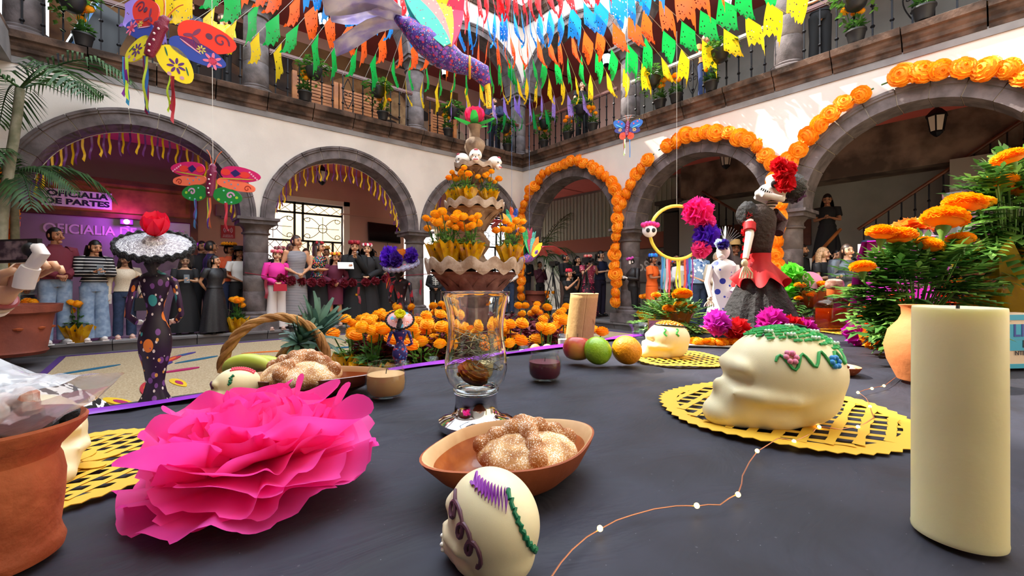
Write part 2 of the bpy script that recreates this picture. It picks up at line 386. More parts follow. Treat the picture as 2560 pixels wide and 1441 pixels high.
def gate(x0, x1, zt, label, plan):
    g = thing('iron_gate', label, 'gate', (0, 0, 0)); y = D + .1; zm = AZ + (zt - AZ) * .66
    fr = MB()
    for x in plan + [x0, x1]: fr.box((x, y, (AZ + (zt if x in (x0, x1) else zm)) / 2), (.05, .05, (zt if x in (x0, x1) else zm) - AZ))
    for z in (AZ + .03, zm, zt - .03, zt - .28): fr.box(((x0 + x1) / 2, y, z), (x1 - x0, .05, .05))
    fr.box(((x0 + x1) / 2 - .1, y, (zm + zt) / 2), (.05, .05, zt - zm)); fr.box(((x0 + x1) / 2 + .1, y, (zm + zt) / 2), (.05, .05, zt - zm))
    fr.build('gate_frame', iron, g, False)
    sc = MB(); m = (x0 + x1) / 2
    rosette(sc, x0 + .05, m - .13, zm, zt - .3, y); rosette(sc, m + .13, x1 - .05, zm, zt - .3, y); lattice(sc, x0, x1, zt - .28, zt - .03, y, .3)
    ps = sorted(plan + [x0, x1])
    for a, e in zip(ps[:-1], ps[1:]):
        if e - a < .34: lattice(sc, a, e, AZ, zm, y, .42)
        else: lattice(sc, a, e, zm - .25, zm, y, .24); rosette(sc, a, e, zm - 1.25, zm - .27, y); rosette(sc, a, e, AZ + .05, zm - 1.3, y)
    sc.build('scrollwork', iron, g); return g
gate(-6.1, -3.86, 3.12, 'black wrought iron gate with scrolls opening to the bright street, behind the crowd', [-5.75, -5.1, -4.75, -4.62, -4.1 - .02])
gate(.62, 2.68, 3.33, 'black iron gate lit from the street behind the stone fountain', [.95, 1.5, 1.8, 2.35])
# office front on the left
of = thing('office_partition', 'wooden office front with dark glass and white lettering behind the burgundy shirted man', 'office', (0, 0, 0))
glassd = mat('dark violet office glass', '9a8698', .25, var=.08, vs=1.5, coat=.5)
MB().box((-8.6, D - .03, 1.24), (2.8, .03, 2.2)).build('glass_panel', glassd, of, False)
MB().box((-8.6, D - .03, 3.56), (2.8, .03, .84)).build('transom_pane', mat('transom glass', '84726c', .2, coat=.6), of, False)
b = MB()
for x, w in ((-10, .12), (-7.2, .14)): b.box((x, D - .06, 1.65), (w, .12, 3.0))
b.box((-8.6, D - .07, 3.1), (2.8, .14, .1)).box((-8.6, D - .07, 2.4), (2.8, .14, .09)).box((-7.95, D - .05, 1.2), (.05, .06, 2.2))
b.build('frame', wood_d, of, False)
MB().box((-8.6, D - .05, 2.75), (2.7, .1, .62)).build('header_board', wood, of, False)
for x0, x1 in ((-9.9, -8.75), (-8.65, -7.35)): MB().box(((x0 + x1) / 2, D - .105, 2.75), (x1 - x0, .02, .42)).build('raised_panel', wood, of, False)
text('lettering', 'OFICIALIA DE PARTES', .26, mat('frosted lettering', 'd8c3cc', .7), of, (-8.45, D - .055, 2.08), (pi / 2, 0, 0), .004, sx=.86)
sg = thing('office_sign', 'white sign reading OFICIALIA DE PARTES on the wooden header', 'sign', (-9.05, D - .13, 2.68))
MB().box((0, 0, 0), (.98, .015, .33)).build('sign_board', white, sg, False)
text('lettering', 'OFICIALIA\nDE PARTES', .15, inkm, sg, (0, -.01, 0), (pi / 2, 0, 0), .006, .001, sx=1.25)
lp = thing('party_light', 'glowing purple party lamp under the office header', 'lamp', (-8.33, D - .2, 2.28))
MB().box((0, 0, 0), (.2, .1, .1)).build('housing', blackm, lp, False)
MB().lathe([(.045, 0), (.05, .02), (0, .03)], 14, X=X3((0, -.05, 0), pi / 2)).build('lens', mat('violet lamp light', 'd040ff', em=60), lp)
pl = bpy.data.lights.new('purple_glow', 'POINT'); po = bpy.data.objects.new('purple_glow', pl); COL.objects.link(po); po.location = (-8.33, D - .35, 2.28); pl.color = (.6, .05, 1); pl.energy = 20; pl.shadow_soft_size = .05
# alarm sign, siren box, television on the left arcade wall
def onwall(px, py, y=D): p = onA(px, y); return V((p.x, y, zat(py, p)))
p = onwall(570, 580); s_ = thing('alarm_sign', 'small red and white siren sign on the rose wall left of the thick column', 'sign', p)
MB().box((0, -.01, 0), (.28, .015, .3)).build('sign_board', mat('sign red', 'b3222e', .5), s_, False)
b = MB().ball((0, -.025, .04), .028, 10, 6)
for q in (.055, .085):
    for s in (0, pi): b.tube([(q * cos(s + a), -.022, .04 + q * sin(s + a)) for a in [(-.8 + .2 * i) for i in range(9)]], .007, 5)
b.build('siren_symbol', white, s_)
text('lettering', 'ALARMA DE\nEMERGENCIA', .035, white, s_, (0, -.02, -.1), (pi / 2, 0, 0), 0, .001)
p = onwall(558, 528); MB().box((0, -.07, 0), (.3, .14, .26)).box((0, -.08, -.16), (.1, .1, .05)).build('siren_box', mat('grey brown box', '8d7a70', .5), None, False, p)
tag(bpy.data.objects['siren_box'], 'grey alarm siren box above the red sign', 'siren')
p = onwall(961, 583, D - .12); tv = thing('television', 'black flat television hung on the rose wall beside the iron gate', 'television', p); tv.rotation_euler = (rad(-12), rad(2), 0)
MB().box((0, 0, 0), (.96, .05, .55)).build('bezel', blackm, tv, False); MB().box((0, -.028, 0), (.92, .005, .51)).build('screen', blackg, tv, False)
MB().box((0, .08, 0), (.2, .16, .12)).build('bracket', iron, tv, False)
MB().tube(bez((.1, .05, -.25), (.12, .1, -.45), (0, .1, -.8), 8), .008, 5).build('cord', blackm, tv)
MB().box((-3.1, D - .02, 2.9), (1.7, .03, .03)).build('wall_conduit', rosewall, None, False); tag(bpy.data.objects['wall_conduit'], 'painted conduit running along the rose wall above the television', 'conduit')
# pale ribbed wall, red dado, poster and dark pier in the first right arch
slabs('wall_arcade_ribbed', mat('pale green grey panel', '9aa394', .6, bump=.0), [(D - .04, D, -2.9, 2.9, 2.45, 3.9)])
rb = struct('wall_rib_panel', 'pale ribbed wall panel in the first right arch')
me = MB().box((0, 0, 0), (.03, .05, 1.45)).mesh('wall_rib', mat('pale green grey panel'), False)
for i in range(38): put('wall_rib', me, rb, (D - .05, -2.85 + i * .15, 3.17))
slabs('wall_arcade_dado', mat('brick red dado', '8e4f3c', .7), [(D - .06, D, -2.9, 2.9, 2.0, 2.45)])
po_ = thing('festival_poster', 'grey festival poster with white letters and a painted skull face behind the cameraman', 'poster', (D - .08, -1.45, 1.5), -pi / 2)
MB().box((0, 0, 0), (2.6, .02, .95)).build('poster_sheet', mat('poster grey', '6d6a66', .6, col2='86827c', vs=3), po_, False)
text('lettering', 'Festival de', .2, white, po_, (-.25, -.015, .3), (pi / 2, 0, 0), 0, .001); text('lettering', 'MUERtoS', .42, white, po_, (-.2, -.015, -.02), (pi / 2, 0, 0), .008, .001)
b = MB().prism([(.85 + .2 * cos(a), .02 + .3 * sin(a)) for a in [2 * pi * i / 20 for i in range(20)]], .004, X=X3((0, -.012, 0), pi / 2)); b.build('printed_face', mat('poster skull', 'cfc6c2', .7), po_, False)
b = MB()
for x in (.77, .93): b.prism([(x + .055 * cos(a), .05 + .06 * sin(a)) for a in [2 * pi * i / 12 for i in range(12)]], .006, X=X3((0, -.012, 0), pi / 2))
b.prism([(.85, -.02), (.83, -.08), (.87, -.08)], .006, X=X3((0, -.012, 0), pi / 2)).box((.85, -.016, -.15), (.16, .004, .02)); b.build('printed_eyes', inkm, po_, False)
b = MB()
for x in (.72, .8, .9, .99): b.ball((x, -.012, .32 + U(-.02, .03)), (.07, .01, .07), 10, 6)
b.build('printed_flowers', mat('poster pink', 'c04a5e', .7), po_)
pc = struct('column_dark'); pc.location = (2.75, -3.0, 0)
MB().box((0, 0, 1.5), (.42, .42, 2.7)).box((0, 0, 2.98), (.6, .6, .18)).box((0, 0, 3.12), (.75, .75, .1)).build('pier_shaft', mat('dark pier stone', '3b3432', .9, bump=.3), pc, False)
# stair hall behind the right arcade
mural_d = mat('dark mural paint', '7d6b5e', .8, col2='4a3d35', vs=2, bump=.1, det=8)
slabs('wall_beam_right', mural_d, [(2.5, D, -13, -3.3, 3.1, 3.98)], 'dark painted beam under the right arcade ceiling')
stc = mat('dark stair stone', '45413f', .8)
grey_w = mat('grey stair wall', '8a837c', .8)
stair = struct('floor_stair', 'dark stone stair rising from a landing in both directions')
def step(x0, x1, y0, y1, z0, z1): MB().box(((x0 + x1) / 2, (y0 + y1) / 2, (z0 + z1) / 2), (x1 - x0, y1 - y0, z1 - z0)).build('stair_step', stc, stair, False)
step(2.1, D, -6.9, -5.6, AZ, 1.2)
for i in range(8): step(2.5, D, -6.9 - .27 * (i + 1), -6.9 - .27 * i, 1.0 + .2 * i, 1.2 + .2 * (i + 1)); step(2.5, D, -5.6 + .27 * i, -5.6 + .27 * (i + 1), 1.0 + .2 * i, 1.2 + .2 * (i + 1))
slabs('wall_stair_grey', grey_w, [(2.3, 2.36, -12.7, -8.2, 1.0, 3.1), (2.42, 2.46, -4.0, -3.3, AZ, 3.1)])
def handrail(name, label, P, Q, n, hgt=.85, m=iron, railm=wood_d):
    t = thing(name, label, 'railing', (0, 0, 0)); P, Q = V(P), V(Q); k = (Q - P).normalized().cross(UP)
    MB().tube([P + V((0, 0, hgt)), Q + V((0, 0, hgt))], .03, 8).build('rail', railm, t)
    me = MB().box((0, 0, hgt / 2), (.022, .022, hgt)).ball((0, 0, hgt * .62), .026, 6, 4).mesh('baluster', m, False)
    for i in range(n): put('baluster', me, t, P.lerp(Q, (i + .5) / n))
    return t
handrail('stair_railing', 'dark stair banister rising to the right behind the standing girl', (2.42, -6.95, 1.2), (2.42, -9.1, 2.8), 12)
handrail('stair_railing', 'dark stair banister rising to the left above the straw hat', (2.42, -5.55, 1.2), (2.42, -3.9, 2.4), 10)
handrail('stair_railing', 'wooden rail running down from the landing of the dark stair', (2.1, -6.75, 1.2), (1.2, -6.3, .3), 5, railm=wood)
p = onB(1690, D - .02); sg = thing('office_sign', 'small grey office sign on the dark wall behind the hoop ribbons', 'sign', (D - .03, p.y, zat(615, p)), -pi / 2)
slabs('wall_door_brown', wood_d, [(D - .03, D, -6.0, -3.9, 1.85, 2.45)]); slabs('wall_hatch', mat('pale green hatch', '9fc4b2', .4), [(D - .03, D, -5.6, -4.0, 1.3, 1.8)])
MB().box((0, 0, 0), (.62, .02, .3)).build('sign_board', mat('grey sign', '8d8a90', .6), sg, False)
text('lettering', 'OFICIALIA\nPARTES\nAREA', .1, inkm, sg, (0, -.015, 0), (pi / 2, 0, 0), .003, .001, sx=1.3)
# upper gallery: mural, benches, railings
mu = struct('wall_mural', 'brown painted mural along the left gallery wall')
MB().box((-4.8, D - .02, 5.95), (9.3, .03, 2.6)).build('mural_ground', mat('mural ochre', '8d6a44', .8, col2='4d3426', vs=.9, det=7), mu, False)
def patch(name, col, pts, y, m=mu, col2=None):
    q = MB(); q.prism([(a, c) for a, c in pts], .01, X=X3((0, y, 0), pi / 2)); q.build(name, mat('mural ' + name + col, col, .8, col2=col2, vs=3), m, False)
def blob(cx, cz, rx, rz, n=22, w=.1, rot=0):
    o = []
    for i in range(n):
        a = 2 * pi * i / n; k = 1 + w * sin(3 * a + cx) * .6 + w * sin(5 * a + cz) * .4; x, z = rx * k * cos(a), rz * k * sin(a)
        o.append((cx + x * cos(rot) - z * sin(rot), cz + x * sin(rot) + z * cos(rot)))
    return o
patch('hair', '2b2320', blob(-5.9, 6.55, 1.6, .5, rot=-.35), D - .04, col2='4a3a30'); patch('hair', '3a2c25', blob(-6.7, 5.7, .9, .35, rot=-.2), D - .045)
patch('skin', 'b98f62', blob(-3.35, 6.0, 1.15, .75, w=.06), D - .042, col2='94683f'); patch('skin', 'c9a578', blob(-2.35, 5.9, .5, .75, w=.05), D - .046, col2='8a6544')
for x, z in ((-3.35, 6.05), (-2.5, 5.75)): patch('eye', '2a1b14', blob(x, z, .2, .06, w=.1), D - .05); patch('brow', '38241a', blob(x, z + .16, .28, .04, rot=-.15), D - .05)
patch('cloth', '6f4f36', blob(-4.6, 6.4, .7, .3, rot=-.6), D - .047, col2='a27a4d'); patch('stone', '9c8f7a', blob(-8.0, 5.4, .5, .4), D - .043); patch('stone', '7c5a52', blob(-7.4, 5.1, .4, .35), D - .044)
patch('face', '8a6f5a', blob(-1.5, 5.9, .28, .4), D - .044); patch('face', '6a4d38', blob(-.75, 5.8, .3, .42), D - .046); patch('veil', 'b09c84', blob(-.2, 5.7, .3, .38), D - .047); patch('hair', '221a17', blob(-1.5, 6.2, .3, .16), D - .048)
slabs('wall_band_gallery', white, [(1.0, D, D - .03, D, 4.6, 6.0)])
def bench(x0, x1, label):
    t = thing('slatted_bench', label, 'bench', ((x0 + x1) / 2, .75, FZ2)); w = x1 - x0
    me = MB().box((0, 0, 0), (w, .03, .05)).mesh('slat', wood, False)
    for i in range(8): put('slat', me, t, (0, .02 * i * .3, .3 + i * .072))
    me = MB().box((0, 0, .45), (.09, .07, .9)).mesh('post', wood, False)
    for x in (-w / 2, w / 2): put('post', me, t, (x, -.03, 0))
    MB().box((0, .2, .26), (w, .42, .04)).build('seat', wood, t, False)
    me = MB().box((0, 0, .12), (.07, .07, .24)).mesh('leg', wood, False)
    for x in (-w / 2 + .1, w / 2 - .1): put('leg', me, t, (x, .38, 0))
    return t
for px0, px1, lb in ((735, 838, 'orange slatted wooden bench behind the rail, first right of the left gallery column'), (852, 955, 'orange slatted wooden bench behind the rail, left of the white gallery pillar'), (1075, 1135, 'orange slatted wooden bench behind the rail near the gallery corner')):
    bench(onA(px0, .75).x, onA(px1, .75).x, lb)
rail_m = mat('red brown handrail', '5b3029', .35, coat=.3); rail_g = mat('grey painted handrail', '8f8884', .4)
balm = MB()
balm.box((0, 0, .4), (.02, .02, .8))
for z in (.2, .5): balm.ball((0, 0, z), (.03, .03, .025), 6, 4)
bal_me = balm.mesh('baluster', iron, False)
def railing(fr, u0, u1, label, rm):
    t = thing('gallery_railing', label, 'railing', fr((u0 + u1) / 2, -.02, FZ2)); L = abs(u1 - u0) - .36; rz = 0 if fr is frA else pi / 2; t.rotation_euler = (0, 0, rz)
    MB().box((0, 0, .82), (L, .07, .05)).box((0, 0, .79), (L, .045, .03)).build('rail', rm, t, False)
    n = int(L / .2)
    for i in range(n): put('baluster', bal_me, t, (-L / 2 + L * (i + .5) / n, 0, 0))
    b = MB(); 
    for s in (-1, 1): b.tube([(.1 * s * sin(q * pi), 0, .1 + .62 * q) for q in [j / 10 for j in range(11)]], .008, 4)
    b.tube(spiral((.05, 0, .4), .05, 0, 1), .008, 4).tube(spiral((-.05, 0, .4), .05, pi, 1, dirn=-1), .008, 4); b.build('scroll_ornament', iron, t)
for i in range(3): railing(frA, XS[i], XS[i + 1], 'black iron railing of the left gallery, ' + ['at the far left end', 'between the two middle columns', 'next to the corner column'][i], rail_m)
for i in range(4): railing(frB, YS[i + 1], YS[i], 'black iron railing of the right gallery, ' + ['next to the corner column', 'between its two columns', 'over the wide marigold arch', 'out at the near end'][i], [rail_m, rail_g, rail_m, rail_m][i])
# lanterns
lan_g = mat('lit lantern glass', 'd8f0ff', em=9); lan_o = mat('unlit lantern glass', 'cfc6b8', .2)
def lantern(p, top, label, lit, s=1):
    t = thing('lantern', label, 'lantern', p); r = .13 * s
    MB().lathe([(r * .6, -.02), (r * .7, 0), (r, .26 * s), (r * 1.05, .27 * s)], 6, cap=False).build('glass_panes', lan_g if lit else lan_o, t, False)
    MB().lathe([(r * 1.25, .26 * s), (r * 1.2, .29 * s), (r * .6, .38 * s), (r * .2, .42 * s), (.0, .46 * s)], 6).lathe([(0, -.1 * s), (r * .3, -.07), (r * .7, -.02), (r * .72, .005)], 6).build('cap', iron, t, False)
    b = MB()
    for i in range(6): a = pi / 3 * i; b.tube([(r * .71 * cos(a), r * .71 * sin(a), 0), (r * 1.01 * cos(a), r * 1.01 * sin(a), .26 * s)], .01, 4)
    b.build('ribs', iron, t, False)
    MB().tube([(0, 0, .42 * s), (0, 0, top - p[2])], .012, 5).build('hanging_rod', iron, t)
    return t
for px, py, a, lb, lit, top in ((808, 52, onA(808, 1.6), 'lit white lantern under the left gallery ceiling near the silver tail', 1, 7.55), (1112, 178, onA(1112, 1.6), 'lit white lantern under the gallery ceiling below the purple hummingbird', 1, 7.55),
      (1516, 150, onB(1516, 1.6), 'lit white lantern behind the bunting beside the right gallery column', 1, 7.55), (1816, 8, onB(1816, 1.6), 'lit white lantern at the top of the right gallery', 1, 7.55),
      (805, 442, onA(805, 1.7), 'black hanging lantern in the middle left arch', 0, 3.98), (1815, 400, onB(1815, 1.7), 'black hanging lantern in the middle garlanded arch', 0, 3.98), (2342, 310, onB(2342, 1.6), 'dark hanging lantern in the wide right arch', 0, 3.98)):
    z = zat(py, a); lantern((a.x, a.y, z - .12), top, lb, lit, .9)
# loudspeaker on the left gallery
sp = thing('loudspeaker', 'black tilted loudspeaker box on the left gallery ledge', 'loudspeaker', (-8.75, .4, FZ2), .3)
MB().box((0, 0, .45), (.5, .4, .9), X=X3(ry=.35)).build('cabinet', mat('black speaker box', '0d0f16', .35), sp, False); MB().box((-.2, -.205, .45), (.03, .01, .88), X=X3(ry=.35)).build('edge_strip', mat('blue plastic edge', '5f8fc8', .3), sp, False)
# ================================================================ hanging decorations
C0 = V((-5.2, -5.1, 6.4))            # where the bunting strings meet above the fountain
def papel(name, c, c2, tl=.45):
    m = mat('cut paper ' + name, c, .45, tl=tl); n, L, b = nodes_of(m); out = n['Material Output']; cur = out.inputs[0].links[0].from_socket
    tc = n.new('ShaderNodeTexCoord'); v = n.new('ShaderNodeTexVoronoi'); v.inputs['Scale'].default_value = 17
    sp = n.new('ShaderNodeSeparateXYZ'); L.new(tc.outputs['Generated'], sp.inputs[0]); L.new(tc.outputs['Object'], v.inputs['Vector'])
    lt = n.new('ShaderNodeMath'); lt.operation = 'LESS_THAN'; lt.inputs[1].default_value = .22; L.new(v.outputs['Distance'], lt.inputs[0])
    def rng(o, a, e):
        g = n.new('ShaderNodeMath'); g.operation = 'COMPARE'; g.inputs[1].default_value = (a + e) / 2; g.inputs[2].default_value = (e - a) / 2; L.new(sp.outputs[o], g.inputs[0]); return g.outputs[0]
    m1 = n.new('ShaderNodeMath'); m1.operation = 'MULTIPLY'; L.new(rng('X', .1, .9), m1.inputs[0]); L.new(rng('Z', .12, .72), m1.inputs[1])
    m2 = n.new('ShaderNodeMath'); m2.operation = 'MULTIPLY'; L.new(m1.outputs[0], m2.inputs[0]); L.new(lt.outputs[0], m2.inputs[1])
    t = n.new('ShaderNodeBsdfTransparent'); mx = n.new('ShaderNodeMixShader'); L.new(m2.outputs[0], mx.inputs[0]); L.new(cur, mx.inputs[1]); L.new(t.outputs[0], mx.inputs[2]); L.new(mx.outputs[0], out.inputs[0])
    return m
PAP = {k: papel(k, c, None) for k, c in dict(red='ee4048', blue='1f9fe8', orange='fb6a22', green='13b54f', yellow='f7cf1c', purple='a98be0', green2='19a850').items()}
def flag_mesh(m, seed):
    r = random.Random(seed); w, h = .36, .44; rows = []; sl = .2
    for j in range(7):
        row = []
        for i in range(9):
            x = w * i / 8; q = j / 6; z = -h * q
            if j == 6: z += (.05 if i % 2 else -.01) + .09 * abs(i - 4) / 4 * (-1 if seed % 2 else .8)
            row.append((x, .05 * sin(x * 9 + seed + q * 2) * q + .05 * q * q * (seed % 3 - 1), z - sl * x))
        rows.append(row)
    return MB().sheet(rows).mesh('paper_flag', m, True, 180)
FM = {k: [flag_mesh(m, i) for i in range(3)] for k, m in PAP.items()}
cord_m = mat('thin white cord', 'cfcac2', .7)
RINGS = [(1.8, 'yellow'), (2.4, 'red'), (3.0, 'blue'), (3.6, 'orange'), (4.22, 'green'), (4.85, 'yellow'), (5.5, 'purple'), (6.15, 'green2')]
ORD = 'first second third fourth fifth sixth seventh eighth ninth tenth eleventh twelfth thirteenth fourteenth fifteenth sixteenth seventeenth eighteenth nineteenth twentieth'.split()
def proj(p):
    d = p - CAM; y = d.dot(FW); return (1280 + F * d.dot(RT) / y, HOR - F * d.z / y) if y > .05 else (-9e9, 0)
def bunting(E, label):
    d = E - C0; L = sqrt(d.x ** 2 + d.y ** 2); a = atan2(d.y, d.x)
    t = thing('paper_bunting', label, 'bunting', C0, 0, 'radiating strings of cut paper flags')
    P = [C0.lerp(E, i / 10) - C0 - V((0, 0, .12 * sin(pi * i / 10))) for i in range(11)]
    MB().tube(P, .004, 3, cap=False).build('cord', cord_m, t)
    for r, k in RINGS:
        if r + .2 > L: break
        f = (r - .2) / L; p = C0.lerp(E, f) - V((0, 0, .12 * sin(pi * f))); q = proj(p)
        if q[1] < -110 or q[0] < -150 or q[0] > 2700: continue
        o = put('paper_flag', rnd.choice(FM[k]), t, p - C0, a + U(-.18, .18)); o.rotation_euler[0] = U(-.15, .15)
i = 0; xs = [-.25 - .43 * k for k in range(20)]
for k, x in enumerate(xs): bunting(V((x, -.12, 5.22)), f'bunting string tied to the left gallery rail, {ORD[k]} one from the corner')
for k in range(17): bunting(V((-.12, -.25 - .43 * k, 5.22)), f'bunting string tied to the right gallery rail, {ORD[k]} one from the corner')
# marigold heads
mg1 = mat('marigold orange', 'ffb61c', .6, col2='ff9a04', vs=30, tl=.35); mg2 = mat('marigold yellow', 'ffca28', .6, col2='ffb00c', vs=30, tl=.35); mg3 = mat('crepe marigold', 'ffac1c', .6, col2='ff940c', vs=9, tl=.3)
def petal_head(r, flat, layers, m, seed, n0=8, ruff=.35):
    q = random.Random(seed); b = MB(); b.ball((0, 0, 0), (r * .86, r * .86, r * flat * .86), 14, 8)
    for l in range(layers):
        el = -.35 + (pi / 2 + .25) * l / max(1, layers - 1); n = max(3, int(n0 + 6 * cos(el)))
        for i in range(n):
            a = 2 * pi * (i + .5 * (l % 2) + q.uniform(-.2, .2)) / n; R0 = r * .7; R1 = r * q.uniform(.93, 1.04); w = 1.3 * pi * r * max(.3, cos(el)) / n
            d = V((cos(a) * cos(el), sin(a) * cos(el), sin(el) * flat)); s = V((-sin(a), cos(a), 0)); u = d.cross(s) * .3
            k = q.uniform(-ruff, ruff) * r * .5
            vs = [d * R0 - s * w * .4, d * R0 + s * w * .4, d * R1 + s * w + u * k, d * (R1 * 1.06) - u * k, d * R1 - s * w + u * k]
            b.add(vs, [(0, 1, 2, 3, 4)])
    return b.mesh('marigold_flower', m, True, 60)
G_HEADS = [petal_head(.15, .75, 6, mg3, s, 9, .8) for s in range(3)]
HEADS = [petal_head(.035, .7, 7, mg1, 10, 12), petal_head(.035, .75, 7, mg2, 11, 12), petal_head(.032, .65, 6, mg1, 12, 11)]
FAR_HEADS = [petal_head(.05, .75, 6, mg1, 20, 9), petal_head(.05, .8, 6, mg2, 21, 9)]
def garland(label, pts, u=1.):
    t = thing('marigold_garland', label, 'garland', pts[0], 0, 'marigold garlands on the right arches'); MB().tube([p - pts[0] for p in pts], .012, 5).build('string', mat('green cord', '3e5a24', .7), t)
    acc = 0; last = pts[0]
    for a, e in zip(pts[:-1], pts[1:]):
        seg = (e - a).length; s = -acc
        while s + .2 * u <= seg:
            s += .2 * u; p = a.lerp(e, s / seg)
            o = put('marigold_flower', rnd.choice(G_HEADS), t, p - pts[0] + V((U(-.03, .02), U(-.03, .03), U(-.03, .03)))); o.rotation_euler = (U(-.5, .5), -pi / 2 + U(-.5, .5), U(-.6, .6)); o.scale = [U(.8, 1.05)] * 3
        acc = seg - s
def arcB(k, t0, t1, n=16):
    a, e = YS[k], YS[k + 1]; c = (a + e) / 2; R = abs(e - a) / 2 + .06
    return [V((-.13, c + R * cos(rad(t)) * 1, 2.22 + R * sin(rad(t)))) for t in [t0 + (t1 - t0) * i / n for i in range(n + 1)]]
garland('marigold garland over the first right arch, beside the tall palm', [V((-.16, -.12, AZ + .3)), V((-.16, -.12, 2.2))] + arcB(0, 8, 165))
garland('marigold garland hanging straight down the first right column', [V((-.14, -3.3, 3.0)), V((-.2, -3.34, 2.5)), V((-.22, -3.28, 1.4)), V((-.22, -3.3, .45))])
garland('marigold garland over the middle right arch', arcB(1, 20, 62, 6)); garland('marigold garland on the far side of the middle right arch', arcB(1, 66, 160))
garland('marigold garland hanging down the second right column behind the black dressed figure', [V((-.14, -6.42, 2.9)), V((-.22, -6.45, 2.4)), V((-.22, -6.4, .5))])
garland('marigold garland over the wide near arch', arcB(2, 14, 76)); garland('marigold garland at the near end of the wide arch', arcB(2, 79, 150))
garland('marigold garland beside the palm at the left edge', [V((-9.75 + .25, -.55, 2.6)), V((-9.42, -.5, 2.2)), V((-9.38, -.5, .9))])
# ribbon fringes
rib_p = mat('purple ribbon', '6a2c7c', .4); rib_y = mat('yellow ribbon', 'e8b818', .4)
def ribbon_me(m, L, w, seed, curl=.04):
    r = random.Random(seed); rows = [[(w * (i - .5) * (1 if j < 8 else 1), curl * sin(j * .9 + seed), -L * j / 8 - (.04 * i if j == 8 else 0)) for i in (0, 1)] for j in range(9)]
    for j, row in enumerate(rows):
        o = curl * .6 * sin(j * .7 + seed * 2); rows[j] = [(p[0] + o * j / 8, p[1] * j / 8, p[2]) for p in row]
    return MB().sheet(rows).mesh('ribbon', m, True, 180)
RP = [ribbon_me(rib_p, .34, .028, i) for i in range(2)]; RY = [ribbon_me(rib_y, .32, .03, i + 5) for i in range(2)]
for k, lb in ((0, 'purple and yellow ribbon fringe inside the far left arch'), (1, 'purple and yellow ribbon fringe inside the middle left arch'), (2, 'purple and yellow ribbon fringe inside the left arch behind the fountain')):
    c = (XS[k] + XS[k + 1]) / 2; R = (XS[k + 1] - XS[k]) / 2 - .29; t = thing('ribbon_fringe', lb, 'ribbons', (c, TH - .02, 2.22)); n = 42 if k < 2 else 18
    MB().tube([(R * cos(rad(a)), 0, R * sin(rad(a))) for a in range(8, 173, 6)], .006, 4).build('cord', cord_m, t)
    for i in range(n):
        a = rad(12 + 156 * (i + U(-.3, .3)) / n); o = put('ribbon', rnd.choice(RP if i % 2 else RY), t, (R * cos(a), U(-.02, .02), R * sin(a)), U(-.5, .5))
# painted butterflies
def outline(c, rx, rz, rot=0, n=26, pinch=.0, sq=1.):
    o = []
    for i in range(n):
        a = 2 * pi * i / n; x, z = rx * cos(a) * (1 - pinch * (1 + cos(a + pi)) / 2), rz * (abs(sin(a)) ** sq) * (1 if sin(a) > 0 else -1)
        o.append((c[0] + x * cos(rot) - z * sin(rot), c[1] + x * sin(rot) + z * cos(rot)))
    return o
FLAT = X3((0, 0, 0), pi / 2)         # outline in xz
def deco(t, parent, name, col, shapes, y=-.014):
    b = MB()
    for s in shapes: b.prism(s, .003, X=X3((0, y, 0), pi / 2))
    return b.build(name, mat('paint ' + col, col, .5), parent, False)
def butterfly(label, p, yaw, s, wings, body_col, ribbons, roll=0, ant='d8683a', dih=.12, up=2.5):
    t = thing('paper_butterfly', label, 'butterfly', p, yaw); t.scale = (s, s, s); t.rotation_euler = (0, roll, yaw)
    MB().lathe([(0, -.26), (.05, -.24), (.07, -.1), (.06, .08), (.075, .14), (.05, .18), (.055, .22), (.03, .26), (0, .27)], 14, sy=.8).build('body', mat('glitter ' + body_col, body_col, .3, bump=.4, bs=90), t)
    b = MB()
    for i in range(5): b.ball((0 if i % 2 else .02, -.055, .08 - .07 * i), .014, 8, 5)
    b.build('body_beads', mat('pale beads', 'ead9df', .4), t)
    for sx in (-1, 1):
        MB().tube(bez((.02 * sx, 0, .25), (.05 * sx, 0, .42), (.12 * sx, 0, .47), 8), .006, 5).build('antenna', mat('antenna wire', ant, .5), t)
    for name, col, pts, decs in wings:
        for sx in (-1, 1):
            w = MB().prism([(a * sx, c) for a, c in pts][::sx], .014, X=X3((0, .007, 0), pi / 2)).build('wing', mat('wing ' + col, col, .55), t, False); w.rotation_euler = (0, 0, sx * dih)
            for dn, dc, sh in decs: deco(t, w, dn, dc, [[(a * sx, c) for a, c in q] for q in sh], -.0075)
    for x, z, cols in ribbons:
        for i, (c, L) in enumerate(cols):
            o = put('ribbon', ribbon_me(mat('satin ' + c, c, .35), L, .03, i + int(z * 100), .03), t, (x + (i - 1) * .02, -.01 * i, z)); o.rotation_euler = (0, -roll, U(-.5, .5))
    MB().tube([(0, 0, .26), (up * sin(-roll) / s, 0, up / s)], .004, 4, cap=False).build('hanging_cord', cord_m, t)
    return t
spi = lambda c, r, w=.02, dirn=1, a0=0: [(c[0] + (r * (1 - .8 * i / 18)) * cos(a0 + dirn * i * .42), c[1] + (r * (1 - .8 * i / 18)) * sin(a0 + dirn * i * .42)) for i in range(19)] + [(c[0] + (r * (1 - .8 * i / 18) - w) * cos(a0 + dirn * i * .42), c[1] + (r * (1 - .8 * i / 18) - w) * sin(a0 + dirn * i * .42)) for i in range(18, -1, -1)]
dots = lambda cs, r: [outline(c, r, r, 0, 10) for c in cs]
flower = lambda c, r: [outline((c[0] + r * .62 * cos(a), c[1] + r * .62 * sin(a)), r * .4, r * .16, a, 10) for a in [2 * pi * i / 7 for i in range(7)]]
